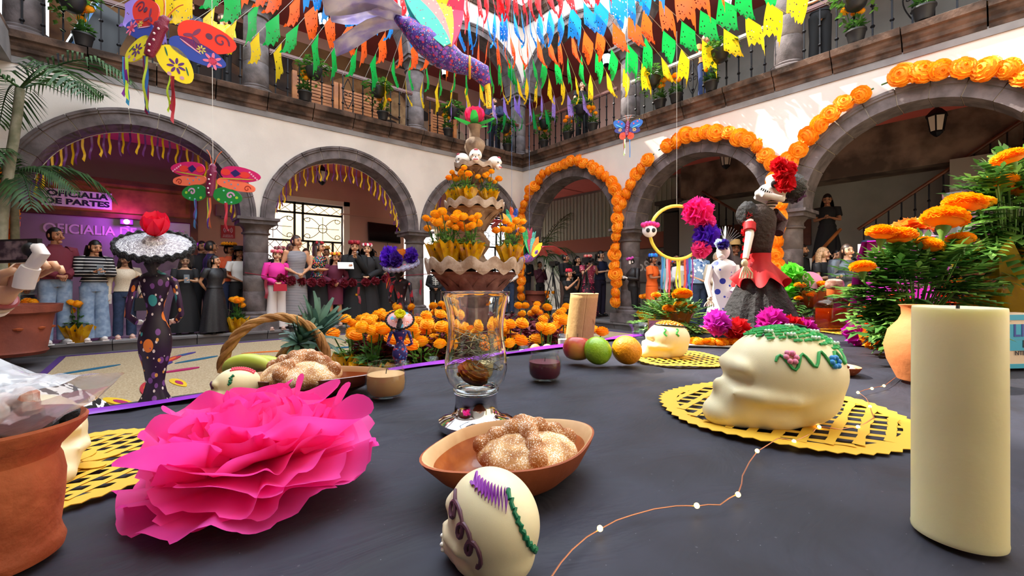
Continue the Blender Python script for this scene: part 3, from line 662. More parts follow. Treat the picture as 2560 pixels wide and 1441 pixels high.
W1 = [('top', 'f5321c', outline((.36, .26), .36, .17, .32, 26, .35), [('leaf', '7d2f5e', [outline((.24, .2), .05, .02, .6), outline((.3, .28), .06, .02, 1.2), outline((.32, .19), .05, .022, -.4)]), ('star', '5b2a52', [outline((.42, .31), .035, .035)]), ('swirl', '6a2050', [spi((.54, .33), .1)])]),
      ('middle', '2746b0', outline((.34, .06), .34, .12, .1, 26, .3), [('petals', 'f27aa0', flower((.54, .06), .1)), ('disc', 'cf2f5c', dots([(.54, .06)], .045)), ('line', 'e7a5c2', [outline((.3, .09), .12, .008, -.2)]), ('blossom', 'd8cf62', flower((.4, .12), .05))]),
      ('lower', 'f6e41c', outline((.22, -.17), .25, .15, -.62, 26, .25), [('flower', '5a2380', flower((.25, -.2), .09)), ('curl', '1c6a52', [outline((.12, -.1), .05, .008, -1), outline((.36, -.2), .05, .008, -1)]), ('dot', 'c99ab0', dots([(.34, -.3), (.22, -.32)], .022))])]
p = pt(392, 92, 2.7)
butterfly('large red, blue and yellow paper butterfly hanging in front of the left gallery', p, face(p) - .5, .54, W1, '7d1238', [(-.2, -.36, [('3f9fd8', .5), ('7a2a90', .42), ('b8d838', .45)]), (-.02, -.26, [('7a1a4a', .62), ('3060b0', .6), ('c8e048', .6)]), (.3, -.36, [('c8e838', .42), ('b02438', .5), ('902030', .4)])], rad(20), dih=.55)
W2 = [('top', 'd81f70', outline((.36, .15), .36, .12, -.02, 26, .35), [('diamond', '2a2268', [[(.27, .16), (.34, .22), (.43, .16), (.34, .1)]]), ('patch', 'ef4038', [outline((.2, .16), .07, .05), outline((.48, .15), .08, .05)]), ('band', 'c2b040', [outline((.38, .075), .25, .01, .08)]), ('bead', 'f2b4cc', dots([(.55 + .03 * i, .2 - .025 * i) for i in range(5)], .014))]),
      ('middle', 'ff7a58', outline((.34, -.02), .32, .085, -.12, 26, .2, .7), [('spiral', 'a8342c', [spi((.54, -.06), .06, .012)]), ('star', '8a94b0', dots([(.2, 0), (.3, -.02), (.4, -.01), (.36, -.07), (.26, .03)], .014))]),
      ('lower', '1c8a3c', outline((.24, -.21), .24, .13, -.1, 26, .2), [('curl', 'd0a4c8', [spi((.3, -.2), .075, .025)]), ('dot', 'a8d840', dots([(.14, -.28), (.4, -.22)], .022)), ('ring', '8fd8d0', dots([(.24, -.31), (.33, -.3), (.2, -.13)], .014))])]
butterfly('pink, coral and green paper butterfly in front of the far left arch', pt(528, 452, 3.9), YAW * -1 + .0, .575, W2, '7a1a48', [(-.2, -.32, [('4878b0', .42), ('6a4a90', .38)]), (0, -.27, [('c8e050', .42), ('5a3aa0', .46), ('d06a48', .44)]), (.28, -.32, [('a82038', .38), ('d04858', .42)])], rad(6))
W3 = [('top', '1f5aa8', outline((.26, .14), .27, .15, .55, 26, .3), [('line', '62c8d8', [outline((.28, .1), .16, .012, .5)]), ('dot', 'd8405a', dots([(.2, .18), (.32, .26)], .028)), ('tip', 'd8d048', dots([(.38, .33)], .018))]),
      ('middle', '2c2a70', outline((.22, -.04), .22, .11, .0, 26, .3), [('flower', 'e8b048', flower((.24, -.03), .07))]),
      ('lower', 'f0401c', outline((.13, -.24), .12, .13, .0, 26, .1), [('swirl', 'a82018', [spi((.13, -.26), .05, .012)])])]
butterfly('blue and orange red paper butterfly in front of the right gallery cornice', pt(1568, 322, 6.6), YAW * -1 - .35, .44, W3, '7d1a50', [(-.06, -.36, [('b83048', .5), ('90c050', .55), ('e0d8d0', .5)]), (.14, -.36, [('3878c0', .6)])], rad(5))
# hummingbirds
hum_m = dotmat('hummingbird purple paint', '3a2270', [('c83a5a', .8, .3), ('4f78c8', 1.3, .26), ('e8d8a8', 1.9, .2), ('8a4ab0', .6, .35)], 26, base2='5a3aa0')
silver = mat('silver violet foil', 'a79ed0', .3, metal=.15, col2='d8d3dc', vs=4, tl=.2)
def humming(label, p, fwd, s, wingcols, tailm, drop):
    t = thing('paper_hummingbird', label, 'hummingbird', p); t.scale = (s, s, s)
    t.rotation_euler = (0, 0, atan2(fwd.y, fwd.x))            # local +x is the way the bird faces
    path = [(-.62, 0, .3), (-.5, 0, .24), (-.3, 0, .1), (-.08, 0, -.04), (.1, 0, -.12), (.24, 0, -.14), (.36, 0, -.2), (.43, 0, -.33)]
    MB().tube(path, [.03, .09, .16, .165, .115, .1, .11, .05], 16).build('body', hum_m, t, ang=180)
    MB().tube([(.24 + .02 * cos(a) - .02, .115 * cos(a), -.15 + .115 * sin(a)) for a in [2 * pi * i / 20 for i in range(21)]], .014, 6).build('collar', mat('gold braid', 'e0a030', .5), t)
    MB().tube([(.42, 0, -.31), (.44, 0, -.42), (.45, 0, -.6)], [.042, .036, .03], 10).build('beak', dotmat('beak yellow', 'f0b818', [('2a6a3a', .8, .2)], 40), t)
    b = MB()
    for sy in (-1, 1): b.ball((.37, .085 * sy, -.22), (.02, .012, .02), 8, 6)
    b.build('eye', blackm, t)
    for i in range(3):
        y = (i - 1) * .14; rows = []
        for j in range(7):
            q = j / 6; w = .05 + .16 * sin(q * pi * .75); c = V((-.55 - .75 * q, y * (1 + 2 * q), .3 + .12 * q - .35 * q * q * (1 if i != 1 else .5)))
            rows.append([c + V((0, w * (k - 2) / 2, .03 * sin(k * 1.6 + j))) for k in range(5)])
        MB().sheet(rows).build('tail_feather', tailm, t, ang=180, solid=.006)
    for sy in (-1, 1):
        for i, c in enumerate(wingcols):
            a0 = .25 + i * .27; q = []
            for j in range(9): q.append((j / 8, .11 * sin(pi * min(1, j / 8 * .9 + .1)) ** .7))
            o = []; L = .95 - .06 * abs(i - 1)
            for u, w in q: o.append((u * L, w))
            for u, w in q[::-1]: o.append((u * L, -w))
            pr = MB().prism([(a * cos(pi / 2 - .45 + a0) * 1 - e * sin(pi / 2 - .45 + a0), a * sin(pi / 2 - .45 + a0) + e * cos(pi / 2 - .45 + a0)) for a, e in o], .012, X=X3((-.06 - .0 * i, .13 * sy + .012 * i * sy, -.02), pi / 2 + .25 * sy))
            f = pr.build('wing_feather', dotmat('wing feather ' + c, c, [('f2d9a0', .7, .16), ('8a2a60', .9, .14)], 24), t, False)
    if drop: MB().tube([(-.1, 0, .1), (-.1, 0, drop / s)], .004, 4, cap=False).build('hanging_cord', mat('blue cord', '4f7fb8', .6), t)
    return t
d = (RT * .93 + FW * .25).normalized()
humming('large purple painted hummingbird hanging over the fountain, beak in the pink flower', pt(1127, 130, 4.5), d, .9, ['d82a58', 'e6d818', 'e58a86', '3cb5a0'], silver, 3)
humming('small hummingbird with rainbow wings hanging right of the fountain', pt(1318, 640, 4.9), (RT * -.5 - FW * .5).normalized(), .36, ['30b070', 'a83a60', '50b0a8', 'f08030', 'f0d030'], mat('red ribbon foil', 'b03040', .35, metal=.3), 4.5)
humming('smaller blue hummingbird hanging behind the fountain bowl', pt(1285, 568, 6.2), (RT * .7 - FW * .3).normalized(), .33, ['3050b0', 'e86030', '30a878', 'f0a030'], mat('red ribbon foil', 'b03040', .35, metal=.3), 4.5)
# hoop with pompoms
crepe = {}
def pom_mesh(col, r, seed, n=46):
    k = (col, r, seed)
    if k in crepe: return crepe[k]
    q = random.Random(seed); b = MB(); b.ball((0, 0, 0), r * .6, 10, 6)
    for i in range(n):
        z = 1 - 2 * (i + .5) / n; a = i * 2.4; d = V((sqrt(1 - z * z) * cos(a), sqrt(1 - z * z) * sin(a), z)); s = d.orthogonal().normalized(); s.rotate(M4.Rotation(q.uniform(0, 6), 3, d)); u = d.cross(s); w = r * .42
        rows = [[d * r * h + s * w * (k - 1.5) * (.4 + h * .6) + u * (w * .35 * sin(k * 2.2 + i) * h) for k in range(4)] for h in (.45, .75, q.uniform(.92, 1.1))]
        b.sheet(rows)
    crepe[k] = b.mesh('pompom', mat('crepe ' + col, col, .6, tl=.35), True, 70); return crepe[k]
h = thing('flower_hoop', 'yellow hoop wreath with pink and purple pompoms, a skull and ribbons', 'wreath', pt(1692, 582, 5.6), -YAW)
R_ = .345
MB().tube([(R_ * cos(2 * pi * i / 32), 0, R_ * sin(2 * pi * i / 32)) for i in range(33)], .022, 8, cap=False).build('hoop_ring', mat('yellow hoop', 'e8cf4a', .4), h)
for a, c, r in ((48, 'f02a8c', .17), (25, 'f0409c', .12), (-8, '5a22c0', .15), (-38, 'f04a9a', .11), (62, 'f02a8c', .1)): put('pompom', pom_mesh(c, r, int(a) % 7), h, (R_ * cos(rad(a)) + .02, -.05, R_ * sin(rad(a))))
sk = MB().ball((-R_ - .02, -.04, .02), (.095, .06, .085), 14, 10).build('skull_ornament', mat('white felt', 'e8e2e4', .7), h)
b = MB()
for x in (-.035, .035): b.ball((-R_ - .02 + x, -.095, .02), (.026, .012, .03), 10, 6)
b.build('eye_sockets', blackm, sk)
b = MB()
for i in range(5): b.ball((-R_ - .11 + .045 * i, -.07, .09 + .02 * sin(pi * i / 4)), .034, 8, 6)
b.build('felt_flowers', mat('felt pink', 'e02a80', .7), sk)
for i, (c, x) in enumerate((('4888c0', -.19), ('58a8c8', -.16), ('c83048', -.1), ('f0b0b8', -.13), ('e0d840', .0), ('e8d858', .03), ('e85030', .1), ('3888d0', .16), ('9040a0', .2), ('7a3a9a', .13))):
    put('ribbon', ribbon_me(mat('satin ' + c, c, .35), .42 + .04 * (i % 3), .028, i, .02), h, (x, -.01, -sqrt(max(0, R_ * R_ - x * x))), U(-.6, .6))
MB().tube([(0, 0, R_), (0, 0, 2.6)], .0015, 4, cap=False).build('hanging_cord', cord_m, h)
# rope with rosettes in front of the ladies
bur = mat('burgundy satin', '7a1a2c', .45)
rope = thing('rosette_rope', 'burgundy satin ribbon with rosettes strung between the left columns', 'rope', (0, 0, 0))
def ropep(px, py): p = onA(px, -.1); return V((p.x, -.1, zat(py, p)))
pts = [ropep(*q) for q in ((612, 682), (690, 695), (760, 708), (850, 709), (930, 704), (1000, 690), (1075, 685))]
MB().tube(pts, .022, 6, flat=.4).build('ribbon_band', bur, rope)
rm = pom_mesh('7a1a2c', .085, 3, 30)
for px, py in ((703, 697), (727, 702), (752, 704), (778, 706), (802, 706), (832, 708), (857, 709), (880, 707), (912, 706), (936, 703), (962, 697)): o = put('rosette', rm, rope, ropep(px, py) - V((0, .05, 0)), U(0, 3))
for px, py in ((665, 700), (1052, 700), (897, 718)): put('ribbon_tail', ribbon_me(bur, .32, .05, px, .03), rope, ropep(px, py))
# ================================================================ fountain, flower bed, courtyard carpet, plants
FC = V((C0.x, C0.y, 0))
fst = mat('carved fountain stone', '9c8268', .8, col2='5f4534', vs=7, bump=.6, bs=25, lo=.35, hi=.65)
fst2 = mat('pinkish fountain stone', '94706a', .8, col2='6e4c48', vs=6, bump=.6, bs=22)
rim_m = mat('pale worn rim', 'b5a392', .75, col2='8a735f', vs=9, bump=.4)
ft = thing('stone_fountain', 'tall carved stone fountain with three scalloped bowls in the courtyard', 'fountain', FC)
def bowl(z, R, h, m, n=14, nm='bowl'):
    def fl(a, q): return 1 + .035 * cos(n * a) * max(0, (q - z + h * .35) / (h * .35))
    pr = [(R * .22, z - h), (R * .3, z - h * .98), (R * .38, z - h * .85), (R * .52, z - h * .62), (R * .72, z - h * .4), (R * .8, z - h * .34), (R * .83, z - h * .29), (R * .97, z - h * .24)]
    MB().lathe(pr, 70, fn=lambda a, q: 1 + .02 * abs(sin(7 * a)) * (1 if q < z - h * .3 else 0), cap=False).build(nm, m, ft)
    rim = []
    for r, dz in ((R * .97, -h * .24), (R * 1.0, -h * .1), (R * 1.0, 0), (R * .95, .0), (R * .9, -h * .1), (R * .3, -h * .14)):
        rim.append([(r * cos(a) * (1 + .02 * cos(n * a)), r * sin(a) * (1 + .02 * cos(n * a)), z + dz + (.045 * R * 1.4 * cos(n * a) if r > R * .85 else 0)) for a in [2 * pi * i / 84 for i in range(84)]])
    MB().sheet(rim, closed=True).build('scalloped_rim', rim_m, ft)
    me = MB().sheet([[(x * .05 * R * 2 * (1 - abs(j - 4) / 9), -.012 * R * cos(x * 2.2) * (1 - .1 * j), 0 + j / 8 * h * .5) for x in (-1, -.5, 0, .5, 1)] for j in range(9)]).mesh('carved_leaf', m)
    for i in range(n):
        a = 2 * pi * (i + .5) / n; rows = []
        for j in range(7):
            q = j / 6; zz = z - h * (.92 - .56 * q); rr = R * (.34 + .42 * q ** 1.2) + .012; w = .19 * R * sin(pi * (.15 + .75 * q)) * .8
            rows.append([((rr + .02 * R * (1 - abs(k))) * cos(a + k * w / rr), (rr + .02 * R * (1 - abs(k))) * sin(a + k * w / rr), zz) for k in (-1, -.5, 0, .5, 1)])
        MB().sheet(rows).build('carved_leaf', m, ft)
bowl(1.29, .54, .52, fst2, 14); bowl(1.94, .33, .34, fst, 12); bowl(2.36, .225, .22, fst, 9)
MB().lathe([(.5, .0), (.5, .12), (.42, .16), (.3, .2), (.22, .35), (.2, .6), (.24, .78)], 32).build('foot', fst2, ft)
MB().lathe([(.16, 1.2), (.17, 1.28), (.12, 1.32), (.1, 1.36), (.16, 1.45), (.165, 1.5), (.1, 1.6), (.09, 1.66), (.085, 1.75), (.1, 1.8), (.09, 1.84)], 32, fn=lambda a, z: 1 + .05 * cos(8 * a)).lathe([(.05, 1.9), (.05, 2.05), (.06, 2.1), (.05, 2.16)], 20).build('baluster_stem', fst, ft)
MB().lathe([(.05, 2.3), (.05, 2.42), (.07, 2.46), (.1, 2.52), (.115, 2.57), (.1, 2.62), (.06, 2.66), (.06, 2.76), (.08, 2.8), (.0, 2.82)], 24, fn=lambda a, z: 1 + (.12 * cos(6 * a) if 2.47 < z < 2.65 else 0)).build('finial', fst, ft)
MB().lathe([(.0, 1.2), (.5, 1.205)], 40, cap=False).build('water', mat('dark water', '4a4a3e', .05), ft)
# paper lotus on top
lt = thing('paper_flower', 'big pink paper flower with green leaves on top of the fountain', 'flower', FC + V((0, 0, 2.8)))
pk = mat('pink crepe', 'e8306e', .55, col2='d01c58', vs=12, tl=.3); gl = mat('green paper leaf', '2a9a3c', .5, tl=.3)
def petal(L, w, el, a, cup=.3, n=6, tip=1.):
    rows = []
    for j in range(n + 1):
        q = j / n; e = el + cup * q; ww = w * sin(pi * min(1, .12 + .8 * q)) ** .7 * tip; x = L * q * cos(e); z = L * q * sin(e)
        rows.append([V((x * cos(a) - s * ww * sin(a), x * sin(a) + s * ww * cos(a), z + .25 * ww * abs(s) ** 2)) for s in (-1, -.5, 0, .5, 1)])
    return rows
for i in range(12):
    l = i // 6; MB().sheet(petal(.2 - .02 * l, .085, .5 + .45 * l, i * pi / 3 + l * .5, .6)).build('petal', pk, lt, ang=180)
MB().ball((0, 0, .08), (.07, .07, .08), 12, 8).build('flower_core', pk, lt)
for i in range(5): MB().sheet(petal(.24, .045, .05 + .12 * (i % 2), i * pi / 2.5 + .3, .2)).build('leaf', gl, lt, ang=180)
# skulls on the third bowl
plw = mat('painted white skull', 'ece6df', .45)
def skull_mesh(m, jaw=True):
    b = MB()
    def fn(d):
        k = 1.
        if d.z < -.1: k *= 1 - .28 * min(1, (-.1 - d.z) * 1.3) * (1 if d.y > -.3 else .6)
        if d.y < -.5 and abs(d.z + .05) < .35: k *= 1 - .05 * cos(d.x * 8)
        return k
    b.ball((0, 0, 0), (.8, 1, .85), 24, 16, fn=fn); b.ball((0, -.62, -.55), (.42, .38, .42), 14, 10); return b
sk_me = skull_mesh(plw).mesh('skull', plw); dk = mat('skull socket', '2a2026', .6); rd = mat('skull red paint', 'c4475e', .6)
def far_skull(label, p, rz, s):
    t = thing('painted_skull', label, 'skull', p, rz); t.scale = (s, s, s); put('cranium', sk_me, t)
    b = MB()
    for x in (-.34, .34): b.ball((x, -.82, -.08), (.13, .1, .14), 10, 6)
    b.build('eye_sockets', dk, t); MB().prism([(0, .12), (-.09, -.08), (.09, -.08)], .04, X=X3((0, -.98, -.36), pi / 2)).build('nose_hole', dk, t)
    for x in range(5): MB().box((-.24 + .12 * x, -.98, -.68), (.09, .06, .12)).build('tooth', rd, t)
    MB().ball((0, -.7, .58), (.3, .2, .12), 10, 6).build('forehead_flower', rd, t)
for lb, px, py, a in (('white painted skull at the left of the top fountain bowl', 1157, 400, -.9), ('white painted skull in the middle of the top fountain bowl', 1189, 390, .1), ('white painted skull at the right of the top fountain bowl', 1236, 408, 1.0)):
    far_skull(lb, pt(px, py, 4.66 if px == 1189 else 4.78) , -YAW + a, .085)
# potted marigolds ------------------------------------------------
leafm = mat('marigold leaf', '4d7e34', .5, col2='335c24', vs=20, tl=.25); leafl = mat('light green leaf', '86b052', .45, col2='5c8c3c', vs=20, tl=.3)  # second leaf material is a lighter green
cell = mat('gold cellophane', 'f0b808', .12, trans=.0, col2='c98404', vs=12, tl=.45, coat=.8); potm = mat('black plastic pot', '1c1a1c', .5); terr = mat('terracotta', 'b0582e', .75, col2='984622', vs=5, bump=.2, bs=60)
def leaf_blade(b, p, d, L, w, droop=.3):
    s = d.cross(UP); s = s.normalized() if s.length > .01 else V((1, 0, 0)); q = p + d * L * .5 + V((0, 0, .02 * L)); e = p + d * L - V((0, 0, droop * L * .5))
    b.add([p, q + s * w, e, q - s * w], [(0, 1, 2, 3)])
def pinnate(b, p, d, L, nl=4, wd=1.3):
    s = d.cross(UP).normalized(); 
    for i in range(nl):
        f = (i + 1) / (nl + .5); c = p + d * L * f - V((0, 0, .25 * L * f * f))
        for k in (-1, 1): leaf_blade(b, c, (s * k + d * .55).normalized(), L * .42 * (1.15 - .5 * f), L * .06 * wd)
    leaf_blade(b, p + d * L * .9 - V((0, 0, .2 * L)), d, L * .4, L * .08)
def bush(r, h, n, L, pin, seed, m):
    q = random.Random(seed); b = MB()
    for i in range(n):
        a = q.uniform(0, 2 * pi); el = q.uniform(-.2, 1.3); d = V((cos(a) * cos(el), sin(a) * cos(el), sin(el))); f = q.uniform(.35, 1)
        p = V((d.x * r * f * .8, d.y * r * f * .8, h * (.25 + .6 * q.random() * max(.2, d.z))))
        dd = V((d.x, d.y, q.uniform(-.2, .7))).normalized()
        if pin: pinnate(b, p, dd, L * q.uniform(.7, 1.2), 4)
        else: leaf_blade(b, p, dd, L * q.uniform(.7, 1.3), L * .28)
    return b.mesh('foliage', m, True, 180)
def pot_plant(proto_seed, s, heads, pin, wrap, hm, m=None, n=90, potcol=None, rr=.12, hh=.24):
    """empty with pot, foliage, stems and flower heads; s = overall scale"""
    q = random.Random(proto_seed); t = thing('potted_marigold', '', 'plant', (0, 0, -50)); t.scale = (s, s, s)
    MB().lathe([(.07, 0), (.08, .02), (.1, .13), (.112, .14), (.112, .16), (.09, .155), (.05, .14)], 18).build('pot', potcol or potm, t)
    if wrap:
        rows = []
        for j in range(6):
            f = j / 5; rows.append([((.085 + .06 * f + .012 * f * sin(i * 1.9 + proto_seed) * 3) * cos(2 * pi * i / 30), (.085 + .06 * f + .012 * f * sin(i * 1.9 + proto_seed) * 3) * sin(2 * pi * i / 30), .2 * f + .035 * f * f * sin(i * 2.7)) for i in range(30)])
        MB().sheet(rows, closed=True).build('cellophane_wrap', cell, t, ang=30)
    o = put('foliage', bush(rr, hh, n, .07 if not pin else .1, pin, proto_seed, m or leafm), t, (0, 0, .13)); o['kind'] = 'stuff'
    st = MB()
    for i in range(heads):
        a = 2 * pi * (i + q.uniform(-.3, .3)) / heads; d = rr * (q.uniform(.4, 1.1) if i else .1); z = .13 + hh + q.uniform(.0, .13); p = V((d * cos(a), d * sin(a), z))
        st.tube([(p.x * .3, p.y * .3, .15), (p.x, p.y, z - .01)], .005, 4)
        f = put('marigold_flower', q.choice(hm), t, p); f.rotation_euler = (q.uniform(-.5, .5), q.uniform(-.5, .5), q.uniform(0, 6)); f.scale = [q.uniform(.8, 1.15)] * 3
    st.build('stems', leafm, t); return t
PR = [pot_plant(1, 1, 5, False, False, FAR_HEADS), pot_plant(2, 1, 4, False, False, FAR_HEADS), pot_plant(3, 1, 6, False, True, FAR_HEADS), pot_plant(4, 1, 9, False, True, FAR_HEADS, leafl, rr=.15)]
first = {}
def place(k, p, rz, s, label, group=None):
    o = PR[k] if k not in first else copytree(PR[k]); first[k] = 1; o.location = p; o.rotation_euler = (0, 0, rz); o.scale = (s, s, s); o['label'] = label
    if group: o['group'] = group
    elif 'group' in o: del o['group']
    return o
gA = 'potted marigolds on the gallery ledges'
LA = [(208, 'beside the loudspeaker'), (762, 'below the second bench from the left'), (957, 'left of the pillar below the hanging plant'), (1120, 'under the gallery corner bench'), (1268, 'at the feet of the man in the dark suit')]
for px, lb in LA: p = onA(px, -.1); place(px % 2, (p.x, -.1, FZ2 + .0), U(0, 6), 1.15, 'marigold pot on left gallery ledge, ' + lb, gA)
LB = [(1360, 'nearest the corner column'), (1419, 'second from the corner column'), (1482, 'third from the corner column'), (1650, 'first right of the inner column'), (1690, 'second right of the inner column'), (1778, 'under the woman in the orange top'), (2140, 'first beyond the outer column'), (2310, 'farthest to the right')]
for px, lb in LB: p = onB(px, -.1); place(px % 2, (-.1, p.y, FZ2), U(0, 6), 1.15, 'marigold pot on right gallery ledge, ' + lb, gA)
gF = 'gold wrapped marigolds on the fountain bowls'
for i, (a, r, z, s, lb) in enumerate(((-2.75, .38, 1.26, 1.0, 'leftmost on the lower fountain bowl'), (-2.15, .4, 1.26, 1.05, 'on the lower fountain bowl, second from the left'), (-1.6, .38, 1.26, .95, 'on the lower fountain bowl, left of the stem'), (-.25, .4, 1.26, .95, 'on the lower fountain bowl, right of the stem'),
       (-2.9, .2, 1.9, .75, 'leftmost on the middle fountain bowl'), (-1.9, .22, 1.9, .75, 'in the middle of the middle fountain bowl'), (-.6, .2, 1.9, .72, 'rightmost on the middle fountain bowl'))):
    A = a - YAW; place(3, FC + V((r * cos(A), r * sin(A), z)), i, s, 'gold wrapped marigold pot ' + lb, gF)
gS = 'marigold pots standing along the arcade steps'
for px, y, w, lb in ((195, -.0, 2, 'between burgundy shirt and striped cardigan'), (592, .0, 2, 'left of the thick left column'), (895, .1, 1, 'at the feet of the woman with the microphone'), (70, -.1, 1, 'at the left edge by the big planter')):
    p = onA(px, y); place(w, (p.x, y, AZ), U(0, 6), 1.25, 'marigold pot on the step ' + lb, gS)
p = onB(1612, -.02); place(2, (-.0, p.y - .05, AZ), 1, 1.3, 'marigold pot on the arcade step right of the garlanded column', gS)
p = onB(1560 - 60, .3); place(0, (.1, p.y + .2, AZ), 1, 1.1, 'marigold pot beside the foot of the garland column', gS); p = onB(1372, .2); place(1, (.15, p.y, AZ), 2, 1.2, 'marigold pot in front of the tripods', gS)
# hanging pothos pots
pothos = mat('pothos leaf', '5d8a34', .45, col2='2f5a22', vs=14, tl=.3)
def hanging_proto(seed):
    q = random.Random(seed); t = thing('hanging_pothos', '', 'plant', (0, 0, -50)); MB().lathe([(.07, -.2), (.11, -.17), (.15, -.05), (.155, 0), (.14, 0), (.1, -.04)], 18).build('pot', potm, t)
    b = MB()
    for i in range(120):
        a = q.uniform(0, 2 * pi); r = q.uniform(.02, .26); z = q.uniform(.0, .2) * (1.3 - r * 3); leaf_blade(b, V((r * cos(a), r * sin(a), z)), V((cos(a), sin(a), q.uniform(-.4, .5))).normalized(), .11, .04, .5)
    for v in range(4):
        a = q.uniform(0, 2 * pi); L = q.uniform(.2, .5)
        for i in range(9): leaf_blade(b, V((.2 * cos(a) + .02 * sin(i), .2 * sin(a), -L * i / 9)), V((cos(a + i * 2), sin(a + i * 2), -.5)).normalized(), .08, .03, .4)
    o = b.build('foliage', pothos, t, ang=180); o['kind'] = 'stuff'
    MB().tube([(.14, 0, 0), (.0, .1, .1), (0, .16, .28)], .006, 4).tube([(-.14, 0, 0), (.0, .1, .1)], .006, 4).build('hook', iron, t); return t
HP = [hanging_proto(5), hanging_proto(6)]; hf = {}
for i, (px, w, lb) in enumerate(((785, 'A', 'on the left gallery rail between the two middle columns, nearer left'), (945, 'A', 'on the left gallery rail by the white gallery pillar'), (1135, 'A', 'on the left gallery rail left of the pink flower'), (1262, 'A', 'on the left gallery rail beside the man in the suit'), (180, 'A', 'on the left gallery rail by the speaker'),
      (1362, 'B', 'on the right gallery rail next to the corner column'), (1452, 'B', 'on the right gallery rail under the leaning woman'), (1632, 'B', 'on the right gallery rail just right of the inner column'), (1800, 'B', 'on the right gallery rail beside the woman in the orange top'), (2140, 'B', 'on the right gallery rail near the outer column'))):
    p = onA(px, -.24) if w == 'A' else onB(px, -.24); k = i % 2; o = HP[k] if k not in hf else copytree(HP[k]); hf[k] = 1; o.location = (p.x, p.y, FZ2 + .62); o.rotation_euler = (0, 0, 0 if w == 'A' else -pi / 2); o['label'] = 'pothos pot hanging ' + lb; o['group'] = 'hanging pots on the gallery rails'
# flower bed round the fountain: red amaranth and cellophane marigolds -----------------
rda = mat('burgundy amaranth leaves', '5c1a26', .6, col2='7e2c3a', vs=15, tl=.2)
bed = struct('trim_8', 'stone kerb of the flower bed'); me = MB().box((0, 0, .1), (.42, .12, .2)).mesh('kerb_stone', stone, False)
for i in range(20): a = 2 * pi * i / 20; put('kerb_stone', me, bed, (FC.x + 1.36 * cos(a), FC.y + 1.36 * sin(a), 0), a + pi / 2)
def amaranth(R0, R1, n, seed, h0):
    q = random.Random(seed); b = MB()
    for i in range(n):
        a = q.uniform(0, 2 * pi); r = sqrt(q.uniform(R0 * R0, R1 * R1)); z = h0 * q.uniform(.55, 1.1); d = q.uniform(0, 6)
        for k in range(5): leaf_blade(b, V((r * cos(a), r * sin(a), z + .02 * k)), V((cos(d + k * 1.3), sin(d + k * 1.3), q.uniform(.0, .9))).normalized(), q.uniform(.07, .13), .028, .5)
    return b
o = amaranth(.45, 1.27, 1300, 3, .5).build('amaranth_bed', rda, None, loc=FC, ang=180); tag(o, 'burgundy amaranth leaves filling the bed round the fountain', 'plants', None, 'stuff')
gB = 'gold wrapped marigolds in the flower bed'
ring = [(-2.9, 1.35), (-2.62, 1.55), (-2.4, 1.4), (-2.2, 1.62), (-2.05, 1.35), (-1.82, 1.6), (-1.62, 1.4), (-1.42, 1.62), (-1.2, 1.4), (-1.0, 1.58), (-.72, 1.4), (-.45, 1.5), (-.1, 1.4), (.4, 1.3), (.9, 1.3), (1.5, 1.3), (2.1, 1.3), (2.7, 1.3), (-2.75, 1.15), (-1.9, 1.1), (-1.1, 1.1)][:20]
sp = sorted(range(len(ring)), key=lambda i: ring[i][0])
for n_, (a, r) in enumerate(ring):
    r *= .83; A = a - YAW; front = r > 1.1 and -3 < a < -.4; w = ORD[min(19, n_)]
    place(3 if n_ % 3 else 2, FC + V((r * cos(A), r * sin(A), .12 if front else .2)), a, 1.2 if front else 1.15, f'gold wrapped marigold plant in the bed, {w} counted from the left', gB)
# sawdust carpet
saw = mat('tan sawdust', 'b8a485', .95, col2='9c8664', vs=60, bump=.5, bs=120, det=6)
cp = thing('sawdust_carpet', 'tan sawdust carpet with coloured leaf shapes covering the courtyard floor', 'carpet', (-4.7, -4.8, 0))
MB().prism([(-4.2, -5.8), (4.1, -5.8), (4.1, 4.35), (-4.2, 4.35)], .02).build('carpet_ground', saw, cp, False)
edge_m = mat('violet sawdust', '4a2a6e', .95, bump=.5, bs=120)
b = MB()
for x0, x1, y0, y1 in ((-4.2, 4.1, 4.3, 4.37), (-4.23, -4.16, -5.8, 4.35), (4.06, 4.13, -5.8, 4.35)): b.box(((x0 + x1) / 2, (y0 + y1) / 2, .011), (x1 - x0, y1 - y0, .03)).build('border_line', edge_m, cp, False); b = MB()
b.tube([(FC.x + 4.7 + 2.35 * cos(2 * pi * i / 48), FC.y + 4.8 + 2.35 * sin(2 * pi * i / 48), .02) for i in range(49)], .05, 6, flat=.3).build('violet_ring', edge_m, cp)
pc_ = [mat('sawdust ' + c, c, .95, bump=.5, bs=120) for c in ('cf6a1c', 'd8b020', 'a31c5a', '40307a', '1f5c78', 'a82430')]
q = random.Random(5)
for i in range(90):
    a = q.uniform(0, 2 * pi); r = q.uniform(2.6, 4.6); x, y = FC.x + r * cos(a), FC.y + r * sin(a)
    if not (-8.7 < x < -.9 and -8 < y < -.9): continue
    L = q.uniform(.18, .4); rot = a + pi / 2 + q.uniform(-.4, .4) + (.5 if i % 2 else -.3)
    me = MB().prism(outline((0, 0), L, .055, 0, 14, .3, 1.3), .024).build('leaf_shape', pc_[i % 6], cp, False, (x + 4.7, y + 4.8, .0001 * i), rot)
    if i % 2: MB().prism(outline((.05, 0), L * .5, .025, 0, 10, .3, 1.3), .027).build('leaf_shape', pc_[(i + 1) % 6], cp, False, (x + 4.7, y + 4.8, .0001 * i), rot)
